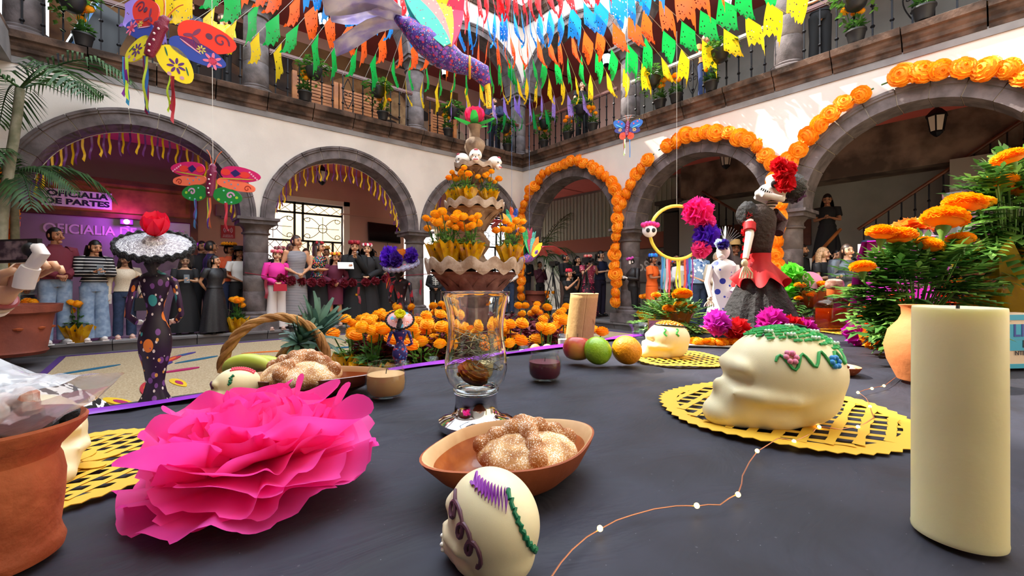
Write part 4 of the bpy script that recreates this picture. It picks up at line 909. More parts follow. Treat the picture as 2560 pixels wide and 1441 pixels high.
# palms
palm_m = mat('palm leaf', '3f6130', .5, col2='24421f', vs=8, tl=.25)
def frond(base, d, L, droop, nl, ll, seed, up=.9):
    q = random.Random(seed); b = MB(); P = []
    h = V((d.x, d.y, 0)).normalized()
    for i in range(nl + 1):
        t = i / nl; P.append(V(base) + h * (L * t * (1 - .15 * t)) + V((0, 0, up * L * t - droop * L * t * t)))
    b.tube(P, [.012 * (1 - .8 * i / nl) + .002 for i in range(nl + 1)], 5)
    for i in range(2, nl + 1):
        t = i / nl; T = (P[i] - P[i - 1]).normalized(); s = T.cross(UP).normalized(); l = ll * sin(pi * min(1, .18 + .78 * t)) ** .8
        for k in (-1, 1):
            dd = (s * k * .8 + T * .7 + V((0, 0, -.15 + q.uniform(-.15, .1)))).normalized(); w = .013; n_ = T.cross(dd).normalized()
            m_ = P[i] + dd * l * .5; e = P[i] + dd * l - V((0, 0, .3 * l)); o = dd.cross(n_).normalized() * w
            b.add([P[i] - o * .5, P[i] + o * .5, m_ + o, m_ - o, e], [(0, 1, 2, 3), (3, 2, 4)])
    return b
def palm(label, p, trunk, H, fr, L, rt=.05, pot=None):
    t = thing('potted_palm', label, 'palm', p)
    if pot:
        r, h = pot; MB().lathe([(r * .7, 0), (r * .78, .04), (r * .74, .07), (r * .9, h * .8), (r * 1.05, h * .85), (r * 1.08, h), (r * .95, h), (r * .9, h * .92), (0, h * .9)], 28).build('planter', mat('red clay planter', '8a4634', .75, col2='74382a', vs=4, bump=.3), t)
        b = MB()
        for i in range(10): a = 2 * pi * i / 10; b.lathe([(0, 0), (.04, .01), (.05, .03), (0, .05)], 8, X=X3((r * .84 * cos(a), r * .84 * sin(a), h * .55), 0, pi / 2, 0) if False else X3((r * .8 * cos(a), r * .8 * sin(a), h * .5)))
        b.build('planter_rosettes', terr, t)
    pts = [V((trunk * sin(z * 1.3), trunk * .4 * sin(z), z)) for z in [H * i / 10 for i in range(11)]]
    MB().tube(pts, [rt * (1.1 - .35 * i / 10) for i in range(11)], 10).build('trunk', mat('palm trunk', '8f8a74', .8, col2='6a6a52', vs=6, bump=.4), t)
    for i, (a, up, dr, l) in enumerate(fr): frond(pts[-1], V((cos(a), sin(a), 0)), L * l, dr, 26, L * .36, i, up).build('frond', palm_m, t, ang=180)
    return t
a0 = -YAW
palm('tall potted palm at the left edge, in front of the left arch', (-9.28, -1.02, AZ), -.08, 3.3, [(a0 + .1, .95, .85, 1.0), (a0 - .35, .6, .75, 1.0), (a0 + 2.6, .6, .8, .8), (a0 + 1.5, .9, .6, .8), (a0 - 1.5, .4, .9, .9)], 1.5, .06, (.42, .62))
palm('lower bushy palm at the left edge beside the orange garland', (-9.33, -.62, AZ), .02, 2.3, [(a0 + .1, .55, .8, .75), (a0 - .5, .3, .9, .7), (a0 + .7, .7, .9, 1), (a0 + 2.6, .7, .9, .9), (a0 - 1.6, .5, .9, .9), (a0 - 1, .8, .8, .9)], 1.15, .05)
pp = onB(1338, .55)
palm('tall green palm in a clay planter under the first right arch', (.55, pp.y, AZ), .04, 1.55, [(a0 + .15, .85, .95, 1.15), (a0 - .3, .5, .75, 1.0), (a0 + 1.2, 1.1, .6, 1), (a0 + 2.4, 1.0, .8, 1), (a0 + 3.2, .8, .9, .9), (a0 - 1.4, 1.0, .8, .9), (a0 - 2.2, 1.2, .8, .9), (a0 + .6, 1.5, .6, 1.1), (a0 - .9, .5, .9, .8)], 1.45, .06, (.4, .62))
# ================================================================ the altar table
def fuse(b, vox, it=6, fac=.6):                       # one continuous skin over the joined lumps
    me = bpy.data.meshes.new('t'); me.from_pydata(b.v, [], b.f); o = bpy.data.objects.new('t', me); COL.objects.link(o)
    r = o.modifiers.new('r', 'REMESH'); r.mode = 'VOXEL'; r.voxel_size = vox
    if it: q = o.modifiers.new('s', 'SMOOTH'); q.iterations = it; q.factor = fac
    bpy.context.view_layer.update(); m2 = bpy.data.meshes.new_from_object(o.evaluated_get(bpy.context.evaluated_depsgraph_get()))
    bpy.data.objects.remove(o); bpy.data.meshes.remove(me); m2.polygons.foreach_set('use_smooth', [True] * len(m2.polygons)); m2.materials.clear(); return m2
from mathutils.bvhtree import BVHTree
def bvh_of(me):
    return BVHTree.FromPolygons([v.co.copy() for v in me.vertices], [tuple(p.vertices) for p in me.polygons])
CAMROT = M4.Rotation(-YAW, 4, 'Z')
cloth_m = dotmat('charcoal table cloth', '33333d', [('7a7880', 3.1, .035), ('4c4a52', 1.7, .05)], 30, .33, .6, '2b2a31'); nodes_of(cloth_m)[2].inputs['Specular IOR Level'].default_value = .22
n, L, b_ = nodes_of(cloth_m); tcn = n.new('ShaderNodeTexCoord'); mpn = n.new('ShaderNodeMapping'); mpn.inputs['Scale'].default_value = (1, 2.2, 1); mpn.inputs['Rotation'].default_value = (0, 0, .5); nz_ = n.new('ShaderNodeTexNoise'); nz_.inputs['Scale'].default_value = 6; nz_.inputs['Detail'].default_value = 4; nz_.inputs['Distortion'].default_value = 1.2; bpn = n.new('ShaderNodeBump'); bpn.inputs['Strength'].default_value = .55; bpn.inputs['Distance'].default_value = .012; L.new(tcn.outputs['Object'], mpn.inputs[0]); L.new(mpn.outputs[0], nz_.inputs[0]); L.new(nz_.outputs[0], bpn.inputs['Height']); L.new(bpn.outputs[0], b_.inputs['Normal'])
purp = mat('purple satin border', '9a2fc0', .35, col2='7a22a8', vs=6)
tb_t = thing('altar_table', 'long altar table under a charcoal grey cloth with a purple border', 'table', (-6.9, -9.1, 0))
MB().box((0, 0, .84), (4.7, 1.84, .05)).build('tabletop', wood, tb_t, False)
me = MB().box((0, 0, .41), (.07, .07, .82)).mesh('leg', wood, False)
for x in (-2.2, 2.2):
    for y in (-.8, .8): put('leg', me, tb_t, (x, y, 0))
rows = []
nx, ny = 360, 170
for j in range(ny + 1):
    r = []
    for i in range(nx + 1):
        x, y = -2.4 + 4.85 * i / nx, -.95 + 1.9 * j / ny
        z = .8785 + .003 * (noise.noise((x * 3.1, y * 5, .3)) - .4) + .003 * (abs(noise.noise((x * 7 + y * 5, y * 2.2 - x * 3, 2))) - .5) * (.4 + noise.noise((x * 1.5, y * 2, 5)))
        cr_ = abs(noise.noise((x * 5 + 1.5 * noise.noise((x * 2, y * 2, 7)), y * 11 + x * 6, 4))); z = min(z, .8794) - .0035 * max(0, .35 - cr_) / .35 * (.35 + max(0, noise.noise((x * 1.7, y * 2.3, 9)) + .35)); r.append((x, y, z))
    rows.append(r)
rows.append([(x, .958, z - .004) for x, y, z in rows[-1]]); rows.append([(x, .962 + .012 * sin(x * 23), .5) for x, y, z in rows[0]]); rows.append([(x, .965 + .025 * sin(x * 23), .05) for x, y, z in rows[0]])
tc = MB().sheet(rows).build('tablecloth', cloth_m, None, ang=180, loc=(-6.9, -9.1, 0)); tag(tc, 'charcoal grey cloth lying over the altar table', 'tablecloth')
rows = [[(x, y + .004 * sin(x * 31 + k), z + .002 * sin(x * 17 + k * 2)) for x in [-2.4 + 4.85 * i / 160 for i in range(161)]] for k, (y, z) in enumerate(((.928, .881), (.945, .8835), (.962, .882), (.972, .87), (.974, .82), (.976, .7)))]
MB().sheet(rows).build('purple_border', purp, tc, ang=180)
# lower shelf beyond the table edge and the raised tier on the right
sh = thing('altar_shelf', 'low dark draped shelf just behind the far edge of the altar table', 'shelf', (-7.3, -7.88, 0)); MB().box((0, 0, .38), (3.4, .44, .76)).build('draped_box', cloth_m, sh, False); MB().box((0, 0, .77), (3.44, .46, .02)).build('top_board', cloth_m, sh, False)
mag = mat('magenta satin', 'd42fb8', .35, col2='a8209c', vs=5)
ut = thing('altar_tier', 'raised altar tier under magenta satin behind the right marigolds', 'tier', (-5.5, -9.12, .88)); MB().box((0, 0, .17), (.75, .9, .34)).build('tier_box', mat('pale satin', 'd8c8e0', .4), ut, False)
MB().sheet([[(x, y + .01 * sin(x * 40), z) for x in [-.4 + .8 * i / 40 for i in range(41)]] for y, z in ((-.46, .2), (-.46, .345), (.0, .35), (.46, .345), (.47, .3), (.49, .2), (.5, .05))]).build('satin_cloth', mag, ut, ang=180)
MB().sheet([[(z * 0 - .39 - .01 * sin(y * 40) - (.35 - z) * .1, y, z) for y in [-.45 + .9 * i / 40 for i in range(41)]] for z in (.35, .28, .2, .1)]).build('satin_cloth', mag, ut, ang=180)
# ---- paper doilies
ylw = mat('yellow cut paper', 'e2b436', .6, tl=.15)
def doily(label, c, r, rz, seed):
    t = thing('paper_doily', label, 'doily', V((c.x, c.y, TZ + .0015)), rz); z0, h = 0, .0008; n = 56
    def ring(r0, r1, sc=0):
        vs = []; N = 112
        for i in range(N):
            a = 2 * pi * i / N; k = r1 * (1 + sc * abs(sin(a * n / 2)))
            w = .0012 * sin(a * 5 + seed)
            vs += [(r0 * cos(a), r0 * sin(a), w + h), (k * cos(a), k * sin(a), w * 1.5 + h), (k * cos(a), k * sin(a), w * 1.5), (r0 * cos(a), r0 * sin(a), w)]
        return MB().add(vs, [(4 * i + j, 4 * ((i + 1) % N) + j, 4 * ((i + 1) % N) + (j + 1) % 4, 4 * i + (j + 1) % 4) for i in range(N) for j in range(4)])
    ring(r * .84, r * .97, .035).build('scalloped_edge', ylw, t, False)
    b = MB(); q = random.Random(seed); s = r * .155; w = r * .028; R_ = r * .86
    for k in range(-8, 9):
        o = k * s
        for sg in (-1, 1):
            X, Y = cos(sg * .62), sin(sg * .62); half = R_ * R_ - o * o
            if half <= 0: continue
            half = sqrt(half); N = 10; top = []; bot = []
            for i in range(N + 1):
                u = -half + 2 * half * i / N; wv = q.uniform(-.12, .12) * w; ww = w * q.uniform(.8, 1.5)
                top.append((u * X - (o + wv + ww) * Y, u * Y + (o + wv + ww) * X, .001 + .0005 * sg)); bot.append((u * X - (o + wv - ww) * Y, u * Y + (o + wv - ww) * X, .001 + .0005 * sg))
            b.sheet([top, bot])
    b.build('lattice', ylw, t, False)['kind'] = 'stuff'
    b = MB()
    for i in range(6): a = 2 * pi * i / 6; b.prism(outline((r * .2 * cos(a), r * .2 * sin(a)), r * .14, r * .075, a, 14), .0008, z=.0022)
    b.build('petal_motif', ylw, t, False); return t
doily('large yellow cut paper doily under the biggest sugar skull', tb(1942, 1026), .172, -.5, 1)
doily('yellow cut paper doily at the left between clay pot and pink flower', tb(180, 1169), .118, .2, 2)
doily('yellow cut paper doily under the sugar skull beside the orange', tb(1692, 896), .122, .4, 3)
doily('small yellow doily behind the sugar skull, beside the black skirt', tb(1755, 826), .1, 0, 4); doily('small yellow doily under the liquor bottle', tb(2105, 830), .1, .9, 5)
# ---- sugar skulls
sugar = mat('sugar white', 'eee0b6', .5, sss=.2, sc=(1, .75, .45), sr=.012, bump=.12, bs=220, coat=.1)
def skull_body():                                     # faces local -x, height about .9, length about 1.2
    b = MB(); b.ball((.08, 0, .5), (.56, .44, .44), 28, 18); b.ball((.16, 0, .3), (.44, .36, .33), 22, 14); b.ball((-.34, 0, .2), (.26, .28, .3), 20, 12); b.ball((-.5, 0, .1), (.2, .22, .16), 16, 10); b.ball((-.1, 0, .12), (.4, .32, .2), 20, 10)
    b.ball((-.38, 0, .56), (.13, .3, .12), 16, 10)                   # brow
    for s in (-1, 1): b.tube([(-.48, .18 * s, .33), (-.3, .32 * s, .32), (-.02, .385 * s, .31), (.16, .36 * s, .33)], [.07, .075, .07, .04], 10)
    b.ball((-.55, 0, .36), (.07, .06, .09), 10, 8); return b
SK = fuse(skull_body(), .026, 16, .6)
for v in SK.vertices:
    if v.co.z < .0: v.co.z = 0
    for s in (-1, 1):
        d = V(((v.co.x + .42) / .14, (v.co.y - .17 * s) / .14, (v.co.z - .45) / .1)).length
        if d < 1: v.co.x += .045 * (1 - d * d)
SK.materials.append(sugar); SKB = bvh_of(SK)
def sugar_skull(label, base, rz, s):
    t = thing('sugar_skull', label, 'skull', V((base.x, base.y, TZ + .001)), rz); t.scale = (s, s, s); put('skull_body', SK, t)
    R = M4.Rotation(-rz, 3, 'Z'); fwd = R @ FW; rt = R @ RT
    def at(u, v, off=.0):                                            # where a straight look from the viewer's side meets the skull
        o = rt * u + V((0, 0, v)) - fwd * 3; h = SKB.ray_cast(o, fwd)
        return (h[0] + h[1] * off) if h[0] else None
    def drop(u, v, off=.0): h = SKB.ray_cast(V((u, v, 3)), V((0, 0, -1))); return (h[0] + h[1] * off) if h[0] else None
    return t, at, drop
def icing(t, name, pts, r, col, n=7):
    pts = [p for p in pts if p is not None]
    if len(pts) > 1: MB().tube(pts, [r * (.85 + .3 * abs(sin(i * 1.7))) for i in range(len(pts))], n).build(name, mat('icing ' + col, col, .45), t)
def dotice(t, name, pts, r, col):
    for p in pts:
        if p is not None: MB().ball(p, (r, r, r * .8), 8, 6).build(name, mat('icing ' + col, col, .45), t)
def squig(a, e, n, amp, k): return [(a[0] + (e[0] - a[0]) * i / n + amp * cos(i * k), a[1] + (e[1] - a[1]) * i / n + amp * sin(i * k)) for i in range(n + 1)]
# front skull
t, at, drop = sugar_skull('sugar skull nearest the viewer with brown loops, purple patch and green icing line', tb(1220, 1428), -YAW - .75, .066); t.scale = (.0625, .0625, .0745)
icing(t, 'icing_loops', [at(-.4 + .0075 * i + .05 * sin(i * .5), .72 - .0085 * i + .085 * cos(i * .5), .012) for i in range(46)], .022, '5a3544')
icing(t, 'icing_patch', [at(-.22 + .44 * f, .9 - .1 * f + (.02 + .045 * f) * (-1) ** i, .008) for i, f in enumerate([j / 26 for j in range(27)])], .02, '8a3aa0')
icing(t, 'icing_line', [at(u, v, .01) for u, v in squig((.22, .86), (.5, .35), 26, .012, 2.2)], .024, '0f6a45')
dotice(t, 'icing_dot', [at(-.03, .965, .0)], .04, 'e89a28'); icing(t, 'icing_side', [at(-.53, .75 - .03 * i, .01) for i in range(8)], .018, '5a2a20')
dotice(t, 'icing_tooth', [at(-.56 + .01 * i, .2 - .045 * i, .0) for i in range(4)], .03, 'f4efe2')
# big skull
t, at, drop = sugar_skull('biggest sugar skull with green icing cap and icing flowers, on the large doily', tb(1938, 1058), -YAW - .05, .142)
cap = []
for i in range(110):
    a = i * 2.399; r = sqrt(i / 110); cap.append((.16 + .42 * r * cos(a), .3 * r * sin(a)))
b = MB()
for x, y in cap:
    p = drop(x, y, .0)
    if p is not None: b.tube([p + V((-.035, .012 * sin(x * 40), .012)), p + V((0, -.012, .02)), p + V((.035, .012, .012))], .014, 5)
o = b.build('icing_cap', mat('icing 2fae5c', '2fae5c', .45), t); o['kind'] = 'stuff'
for i, (x, y) in enumerate([(-.12, -.12), (.02, -.22), (.1, -.05), (.22, -.24), (.3, -.1), (.42, -.18), (.48, 0), (.2, .1), (.36, .14)]):
    p = drop(x, y, .03)
    if p is not None:
        for k in range(6): a = k * pi / 3; MB().ball(p + V((.03 * cos(a), .03 * sin(a), 0)), .016, 6, 4).build('icing_daisy', mat('icing d8f0d8', 'd8f0d8', .45), t)
icing(t, 'icing_vine', [at(u, v, .008) for u, v in [(-.2 + .022 * i, .66 + .06 * sin(i * .8) - .01 * sin(i * .3) + .0014 * i) for i in range(40)]], .013, '2f9a4c')
for u, v, c in ((-.08, .7, 'e88aa8'), (.3, .66, '2f8ad0'), (.66, .72, 'd0402c'), (.74, .78, 'e8d02c')):
    c0 = at(u, v, .02)
    for k in range(6):
        p = at(u + .038 * cos(k * pi / 3), v + .038 * sin(k * pi / 3), .018)
        if p is not None: MB().ball(p, .026, 8, 6).build('icing_petal', mat('icing ' + c, c, .45), t)
icing(t, 'icing_letter', [at(u, v, .006) for u, v in [(-.3 + .012 * i, .86 + .03 * sin(i * 1.9) + .012 * i * .3) for i in range(14)]], .008, '1c1a18')
icing(t, 'icing_script', [drop(.14 + .02 * i, -.02 + .05 * sin(i), .035) for i in range(9)], .013, '1c1a18'); dotice(t, 'icing_dot', [at(.5, .6, .0)], .018, '7a2a1c')
# others
t, at, drop = sugar_skull('sugar skull with an orange butterfly cap beside the orange fruit', tb(1662, 894), -YAW - .1, .098)
b = MB()
for i in range(60):
    a = i * 2.399; r = sqrt(i / 60); p = drop(.12 + .34 * r * cos(a), .24 * r * sin(a))
    if p is not None: b.ball(p, .035, 6, 4)
b.build('icing_cap', mat('icing f09018', 'f09018', .45), t)
icing(t, 'icing_outline', [drop(.12 + .37 * cos(a), .27 * sin(a), .02) for a in [2 * pi * i / 24 for i in range(25)]], .018, '1c1a18')
for u in (-.12, .18): icing(t, 'icing_curl', [at(u + .03 * sin(i * 1.3), .78 - .03 * i, .01) for i in range(7)], .02, '3fae4a')
t, at, drop = sugar_skull('small sugar skull with pink patch behind the pink paper flower', tb(585, 1008), -YAW + .5, .06)
b = MB()
for i in range(22):
    p = drop(-.05 + .025 * i, -.16 + .1 * (i % 2))
    if p is not None: b.ball(p, .04, 6, 4)
b.build('icing_patch', mat('icing f05a78', 'f05a78', .45), t)
icing(t, 'icing_line', [at(.14 + .03 * sin(i * 1.7), .8 - .022 * i, .01) for i in range(12)], .03, '0f6a45')
for k in range(3): icing(t, 'icing_finger', [at(-.56 + .05 * k + .015 * i * (k - 1), .7 - .045 * i, .01) for i in range(7)], .032, '5a3050')
t, at, drop = sugar_skull('pale sugar skull with black line drawing behind the bottle', tb(2150, 803), -YAW + .3, .115)
icing(t, 'icing_script', [at(-.3 + .03 * i, .8 + .06 * sin(i * 1.1), .01) for i in range(18)], .016, '1c1a1c')
t, at, drop = sugar_skull('cream sugar skull half hidden behind the clay pot', tb(98, 1190), -YAW + 2.6, .085)
# ---- clay pot with charcoal and bag
def cplace(name, label, cat, px, py, rz=0, sc=None, group=None, z=TZ): p = tb(px, py, z); return thing(name, label, cat, V((p.x, p.y, z + .001)), rz, group, sc)
t = thing('clay_pot', 'terracotta incense pot with flared rim at the left edge', 'pot', pt(-28, 1, .305) * 1, 0); t.location.z = TZ + .001; t.scale = (.75, .75, .87)
terr2 = mat('banded terracotta', 'b8643a', .7, col2='8e4320', vs=9, bump=.25, bs=70)
MB().lathe([(.046, 0), (.05, .002), (.0515, .008), (.049, .014), (.0475, .02), (.0505, .045), (.0515, .065), (.049, .078), (.0465, .083), (.048, .088), (.056, .096), (.0665, .1065), (.0675, .1105), (.0655, .1125), (.058, .105), (.047, .094), (.043, .08), (.04, .03), (0, .02)], 56).build('pot_body', terr2, t)
MB().lathe([(0, .085), (.02, .087), (.046, .086)], 20).build('ash_bed', mat('ash black', '15130f', .95, bump=.6, bs=120), t)
lump = MB().ball((0, 0, 0), (.016, .012, .01), 9, 6, fn=lambda d: 1 + .25 * noise.noise(d * 2)).mesh('charcoal', mat('charcoal', '121112', .9, bump=.5, bs=100), False)
ch = thing('charcoal_pieces', 'black charcoal lumps inside the clay pot', 'charcoal', t.location + V((0, 0, .078)))
for i in range(9): a = 2.4 * i; put('charcoal', lump, ch, (.012 * sqrt(i) * cos(a), .012 * sqrt(i) * sin(a), .004 + .005 * (i % 3)), a)
bagm = mat('clear plastic bag', 'e6eaf2', .12, trans=.0, alpha=.5, coat=.6, bump=.6, bs=18)
bg_ = thing('resin_bag', 'clear plastic bag of pinkish copal resin lying on the clay pot', 'bag', t.location + V((-.0, .0, .093)), -YAW); bg_.scale = (1.05, .95, 1.25)
rows = []
for j in range(11):
    v = j / 10; r = []
    for i in range(25):
        a = 2 * pi * i / 24; w = .05 * (1 - .25 * v) * (1 + .1 * sin(3 * a + j)); hgt = (.023 * (1 - v) ** .6 + .004) * (1 + .25 * sin(a * 5 + j * 1.3))
        r.append((-.06 + .13 * v + .003 * sin(a * 4), w * cos(a) - .01, .012 + .012 * v + hgt * sin(a) + .006 * sin(v * 7)))
    rows.append(r)
MB().sheet(rows).build('plastic_film', bagm, bg_, ang=180)
b = MB(); q = random.Random(3)
cop = MB().ball((0, 0, 0), (.008, .007, .006), 7, 5, fn=lambda d: 1 + .3 * noise.noise(d * 3)).mesh('copal_lump', mat('copal resin', 'c98f78', .5, col2='e6d8cc', vs=90), False)
for i in range(26): o = put('copal_lump', cop, bg_, (-.05 + .07 * q.random(), -.035 + .05 * q.random(), .004 + .014 * q.random()), q.uniform(0, 6))
# striped crumpled paper skirt at the left edge
stz = mat('zebra crepe paper', 'eeeae6', .7); n, L, b_ = nodes_of(stz); w = n.new('ShaderNodeTexWave'); w.inputs['Scale'].default_value = 32; w.inputs['Distortion'].default_value = 7; w.inputs['Detail'].default_value = 3
cr = n.new('ShaderNodeValToRGB'); cr.color_ramp.elements[0].position = .52; cr.color_ramp.elements[1].position = .56; cr.color_ramp.elements[0].color = lin('100e10'); cr.color_ramp.elements[1].color = lin('efeae6'); tcn = n.new('ShaderNodeTexCoord'); mpn = n.new('ShaderNodeMapping'); mpn.inputs['Rotation'].default_value = (0, 1.4, .3)
L.new(tcn.outputs['Object'], mpn.inputs[0]); L.new(mpn.outputs[0], w.inputs['Vector']); L.new(w.outputs[0], cr.inputs[0]); L.new(cr.outputs[0], b_.inputs['Base Color'])
p = onA(50, -8.0)
o = MB().lathe([(.15, 0), (.14, .03), (.115, .07), (.08, .105), (.04, .125), (0, .132)], 60, fn=lambda a, z: 1 + .05 * sin(17 * a) + .03 * sin(7 * a + z * 30)).build('striped_skirt', stz, None, loc=(p.x - .02, -7.98, .785)); tag(o, 'black and white striped crumpled paper skirt behind the plastic bag', 'paper skirt')
# ---- the big pink tissue flower
fl = cplace('tissue_flower', 'huge bright pink tissue paper flower lying at the front left', 'flower', 655, 1226)
fl.location.z += .016; fl.scale = (.95, .95, .76); fl.rotation_euler = M4.Rotation(-YAW, 3, 'Z').to_matrix().to_euler() if False else (rad(8), rad(-3), -YAW)
tis = mat('pink tissue paper', 'ff4cb4', .55, col2='ff5cc0', vs=14, tl=.5)
q = random.Random(9)
for l in range(11):
    f = l / 10; R0 = .113 - .05 * f; el = rad(2 + 70 * f ** 1.3); nf = [7, 6, 7, 5, 6, 5, 4, 5, 4, 3, 3][l]; ph = l * 1.3; rows = []
    N = 150
    cut = [q.uniform(-.14, .06) for _ in range(26)]
    for j in range(9):
        u = j / 8; r_ = []
        for i in range(N):
            a = 2 * pi * i / N; c = cut[int(i / N * 26)]; R1 = R0 * (1 + c * .6 * (1 if j == 8 else 0) + .06 * sin(2 * a + ph))
            e = el * (.35 + .65 * u) + .1 * sin(nf * a + ph + 1.2 * sin(2 * a)) * u + .035 * sin(nf * 2.3 * a + ph * 2) * u * (1 - .4 * f)
            x = R1 * u * cos(e); z = R1 * u * sin(e) + .004 + .0032 * l + .0045 * sin(nf * a * 1.5 + ph) * u
            sw = .15 * u * sin(nf * a + ph * 1.7) * (.3 + f)
            r_.append((x * cos(a + sw), x * sin(a + sw) * .92, max(z, .001 + .0006 * l) if l < 2 else z))
        rows.append(r_)
    MB().sheet(rows, closed=True).build('paper_layer', tis, fl, ang=38)
for k, (ax, ay, rr) in enumerate(((.01, .035, .055), (.055, .0, .05), (-.04, .02, .05), (-.03, -.04, .045))):    # crumpled inner tufts
    rows = []
    for j in range(6):
        u = j / 5; rows.append([(ax + (.012 + rr * .75 * u ** .8) * (1 + .35 * sin(3 * a + k * 2)) * cos(a + .5 * sin(2 * a + k)), ay + (.01 + rr * .6 * u ** .8) * (1 + .3 * sin(4 * a + k)) * sin(a), .03 + .052 * u ** .6 + .01 * sin(5 * a + k) * u) for a in [2 * pi * i / 60 for i in range(60)]])
    MB().sheet(rows, closed=True).build('paper_layer', tis, fl, ang=38)
# ---- clay dishes and pan de muerto
clay_in = mat('glazed clay', 'b5642c', .35, col2='96481c', vs=30, coat=.3); slip = mat('cream slip', 'd6b184', .6, col2='c09264', vs=16); clay_out = mat('clay outside', 'a5562c', .7, col2='8a4220', vs=8, bump=.2)
def dish(label, p, rz, rx, ry, h, gl=clay_in, out=clay_out, rim=slip):
    t = thing('clay_dish', label, 'dish', V((p.x, p.y, TZ + .001)), rz)
    sup = lambda a, z: 1 + .1 * (abs(cos(a)) ** 6) * (z / h if h else 0) - .06 * (abs(sin(2 * a)) ** 2) * z / h
    MB().lathe([(.5, 0), (.62, .0), (.84, h * .4), (.98, h * .88), (1.0, h), (.975, h * 1.02)], 60, sx=rx, sy=ry, fn=sup, cap=False).build('dish_outside', out, t)
    MB().lathe([(.975, h * 1.02), (.95, h * .99), (.88, h * .72)], 60, sx=rx, sy=ry, fn=sup, cap=False).build('dish_rim', rim, t)
    MB().lathe([(.88, h * .72), (.76, h * .3), (.6, h * .1), (0, h * .08)], 60, sx=rx, sy=ry, fn=sup, cap=False).build('dish_inside', gl, t); return t
bread = mat('sugared bread', 'c08a4e', .8, bump=.12, bs=45); n, L, b_ = nodes_of(bread)
tcn = n.new('ShaderNodeTexCoord'); n1 = n.new('ShaderNodeTexNoise'); n1.inputs['Scale'].default_value = 42; n1.inputs['Detail'].default_value = 3; n2 = n.new('ShaderNodeTexNoise'); n2.inputs['Scale'].default_value = 2.6
r2 = n.new('ShaderNodeValToRGB'); r2.color_ramp.elements[0].color = lin('8a4c22'); r2.color_ramp.elements[1].color = lin('d3a468'); r2.color_ramp.elements[0].position = .36; r2.color_ramp.elements[1].position = .6
ad = n.new('ShaderNodeMath'); ad.operation = 'MULTIPLY_ADD'; ad.inputs[1].default_value = .45; r1 = n.new('ShaderNodeValToRGB'); r1.color_ramp.elements[0].position = .77; r1.color_ramp.elements[1].position = .86
mxn = n.new('ShaderNodeMix'); mxn.data_type = 'RGBA'; mxn.inputs[7].default_value = lin('f3e6d6')
L.new(tcn.outputs['Object'], n1.inputs[0]); L.new(tcn.outputs['Object'], n2.inputs[0]); L.new(n2.outputs[0], r2.inputs[0]); L.new(r2.outputs[0], mxn.inputs[6]); L.new(n2.outputs[0], ad.inputs[0]); L.new(n1.outputs[0], ad.inputs[2]); L.new(ad.outputs[0], r1.inputs[0]); L.new(r1.outputs[0], mxn.inputs[0]); L.new(mxn.outputs[2], b_.inputs['Base Color'])
bread2 = bread.copy(); bread2.name = 'browner bread'; [setattr(nd.color_ramp.elements[1], 'color', lin('b87a40')) for nd in bread2.node_tree.nodes if nd.type == 'VALTORGB' and nd.color_ramp.elements[0].color[0] > .05 and nd.color_ramp.elements[0].color[0] < .9]
def pan(label, p, z, s, rz, fat=1., bones=4):
    t = thing('dead_bread', label, 'bread', V((p.x, p.y, z)), rz); t.scale = (s, s, s)
    b = MB().lathe([(.0, 0), (.6, 0), (.85, .12), (.97, .26), (.93, .4), (.72, .58), (.4, .68), (0, .71)], 40, fn=lambda a, q: 1 + .03 * sin(3 * a))
    me = fuse(b, .06, 3); me.materials.append(bread); put('bun', me, t)
    bm_ = MB()
    def hz(r): return .71 - .36 * r * r - .06 * r ** 4
    for k in range(bones):
        a = pi * 2 * k / bones + .5
        for r, R in ((.26, .15 * fat), (.44, .1 * fat), (.58, .14 * fat), (.72, .1 * fat), (.84, .15 * fat)): bm_.ball((r * cos(a), r * sin(a), hz(r) + R * .25), (R, R, R), 12, 8)
        bm_.tube([(r * cos(a), r * sin(a), hz(r) + .02) for r in (.1, .3, .5, .7, .86)], .1 * fat, 8)
    bm_.ball((0, 0, .78), (.2 * fat, .2 * fat, .17), 14, 10)
    me = fuse(bm_, .04, 2); me.materials.append(bread2); put('bone_strips', me, t); return t
pd = tb(1285, 1196); dish('oval clay dish with cream rim holding the nearest sugared bread', pd, -YAW + .6, .09, .068, .036)
pan('pan de muerto dusted with sugar, nearest the viewer behind the front skull', pd + RT * .012 + FW * .006, TZ + .01, .054, .6, 1.2)
pd = tb(768, 988); dish('dark glazed clay dish with the smoother bread behind the pink flower', pd + FW * .02, -YAW + .25, .12, .066, .032, mat('dark glaze', '8a4220', .2, coat=.6), mat('dark glaze outside', '6e3016', .25, coat=.6), mat('dull rim', 'a8764a', .5))
pan('large smooth pan de muerto in the dark clay dish', pd - RT * .012 + FW * .012, TZ + .012, .07, .2, 1.25)
pd = tb(2108, 936); dish('small clay saucer of grain right of the biggest skull', pd, 0, .032, .032, .016); MB().lathe([(.0, .016), (.02, .014), (.028, .01)], 20).build('grain', mat('pale grain', 'e8d4b4', .8, bump=.5, bs=300), None, loc=(pd.x, pd.y, TZ)); tag(bpy.data.objects['grain'], 'pale grain heaped in the small clay saucer', 'grain')
pd = tb(1995, 808); dish('flat clay dish with bread rolls behind the red jar', pd + FW * .25, 0, .09, .07, .035); 
for i in range(2): o = MB().ball((0, 0, 0), (.06, .03, .025), 16, 10).build('bread_roll', bread, None, loc=pd + FW * (.25 + .04 * i) + V((0, 0, .055)), rz=.4 * i - YAW); tag(o, f'bread roll in the flat clay dish, {["front", "rear"][i]} one', 'bread', 'bread rolls')
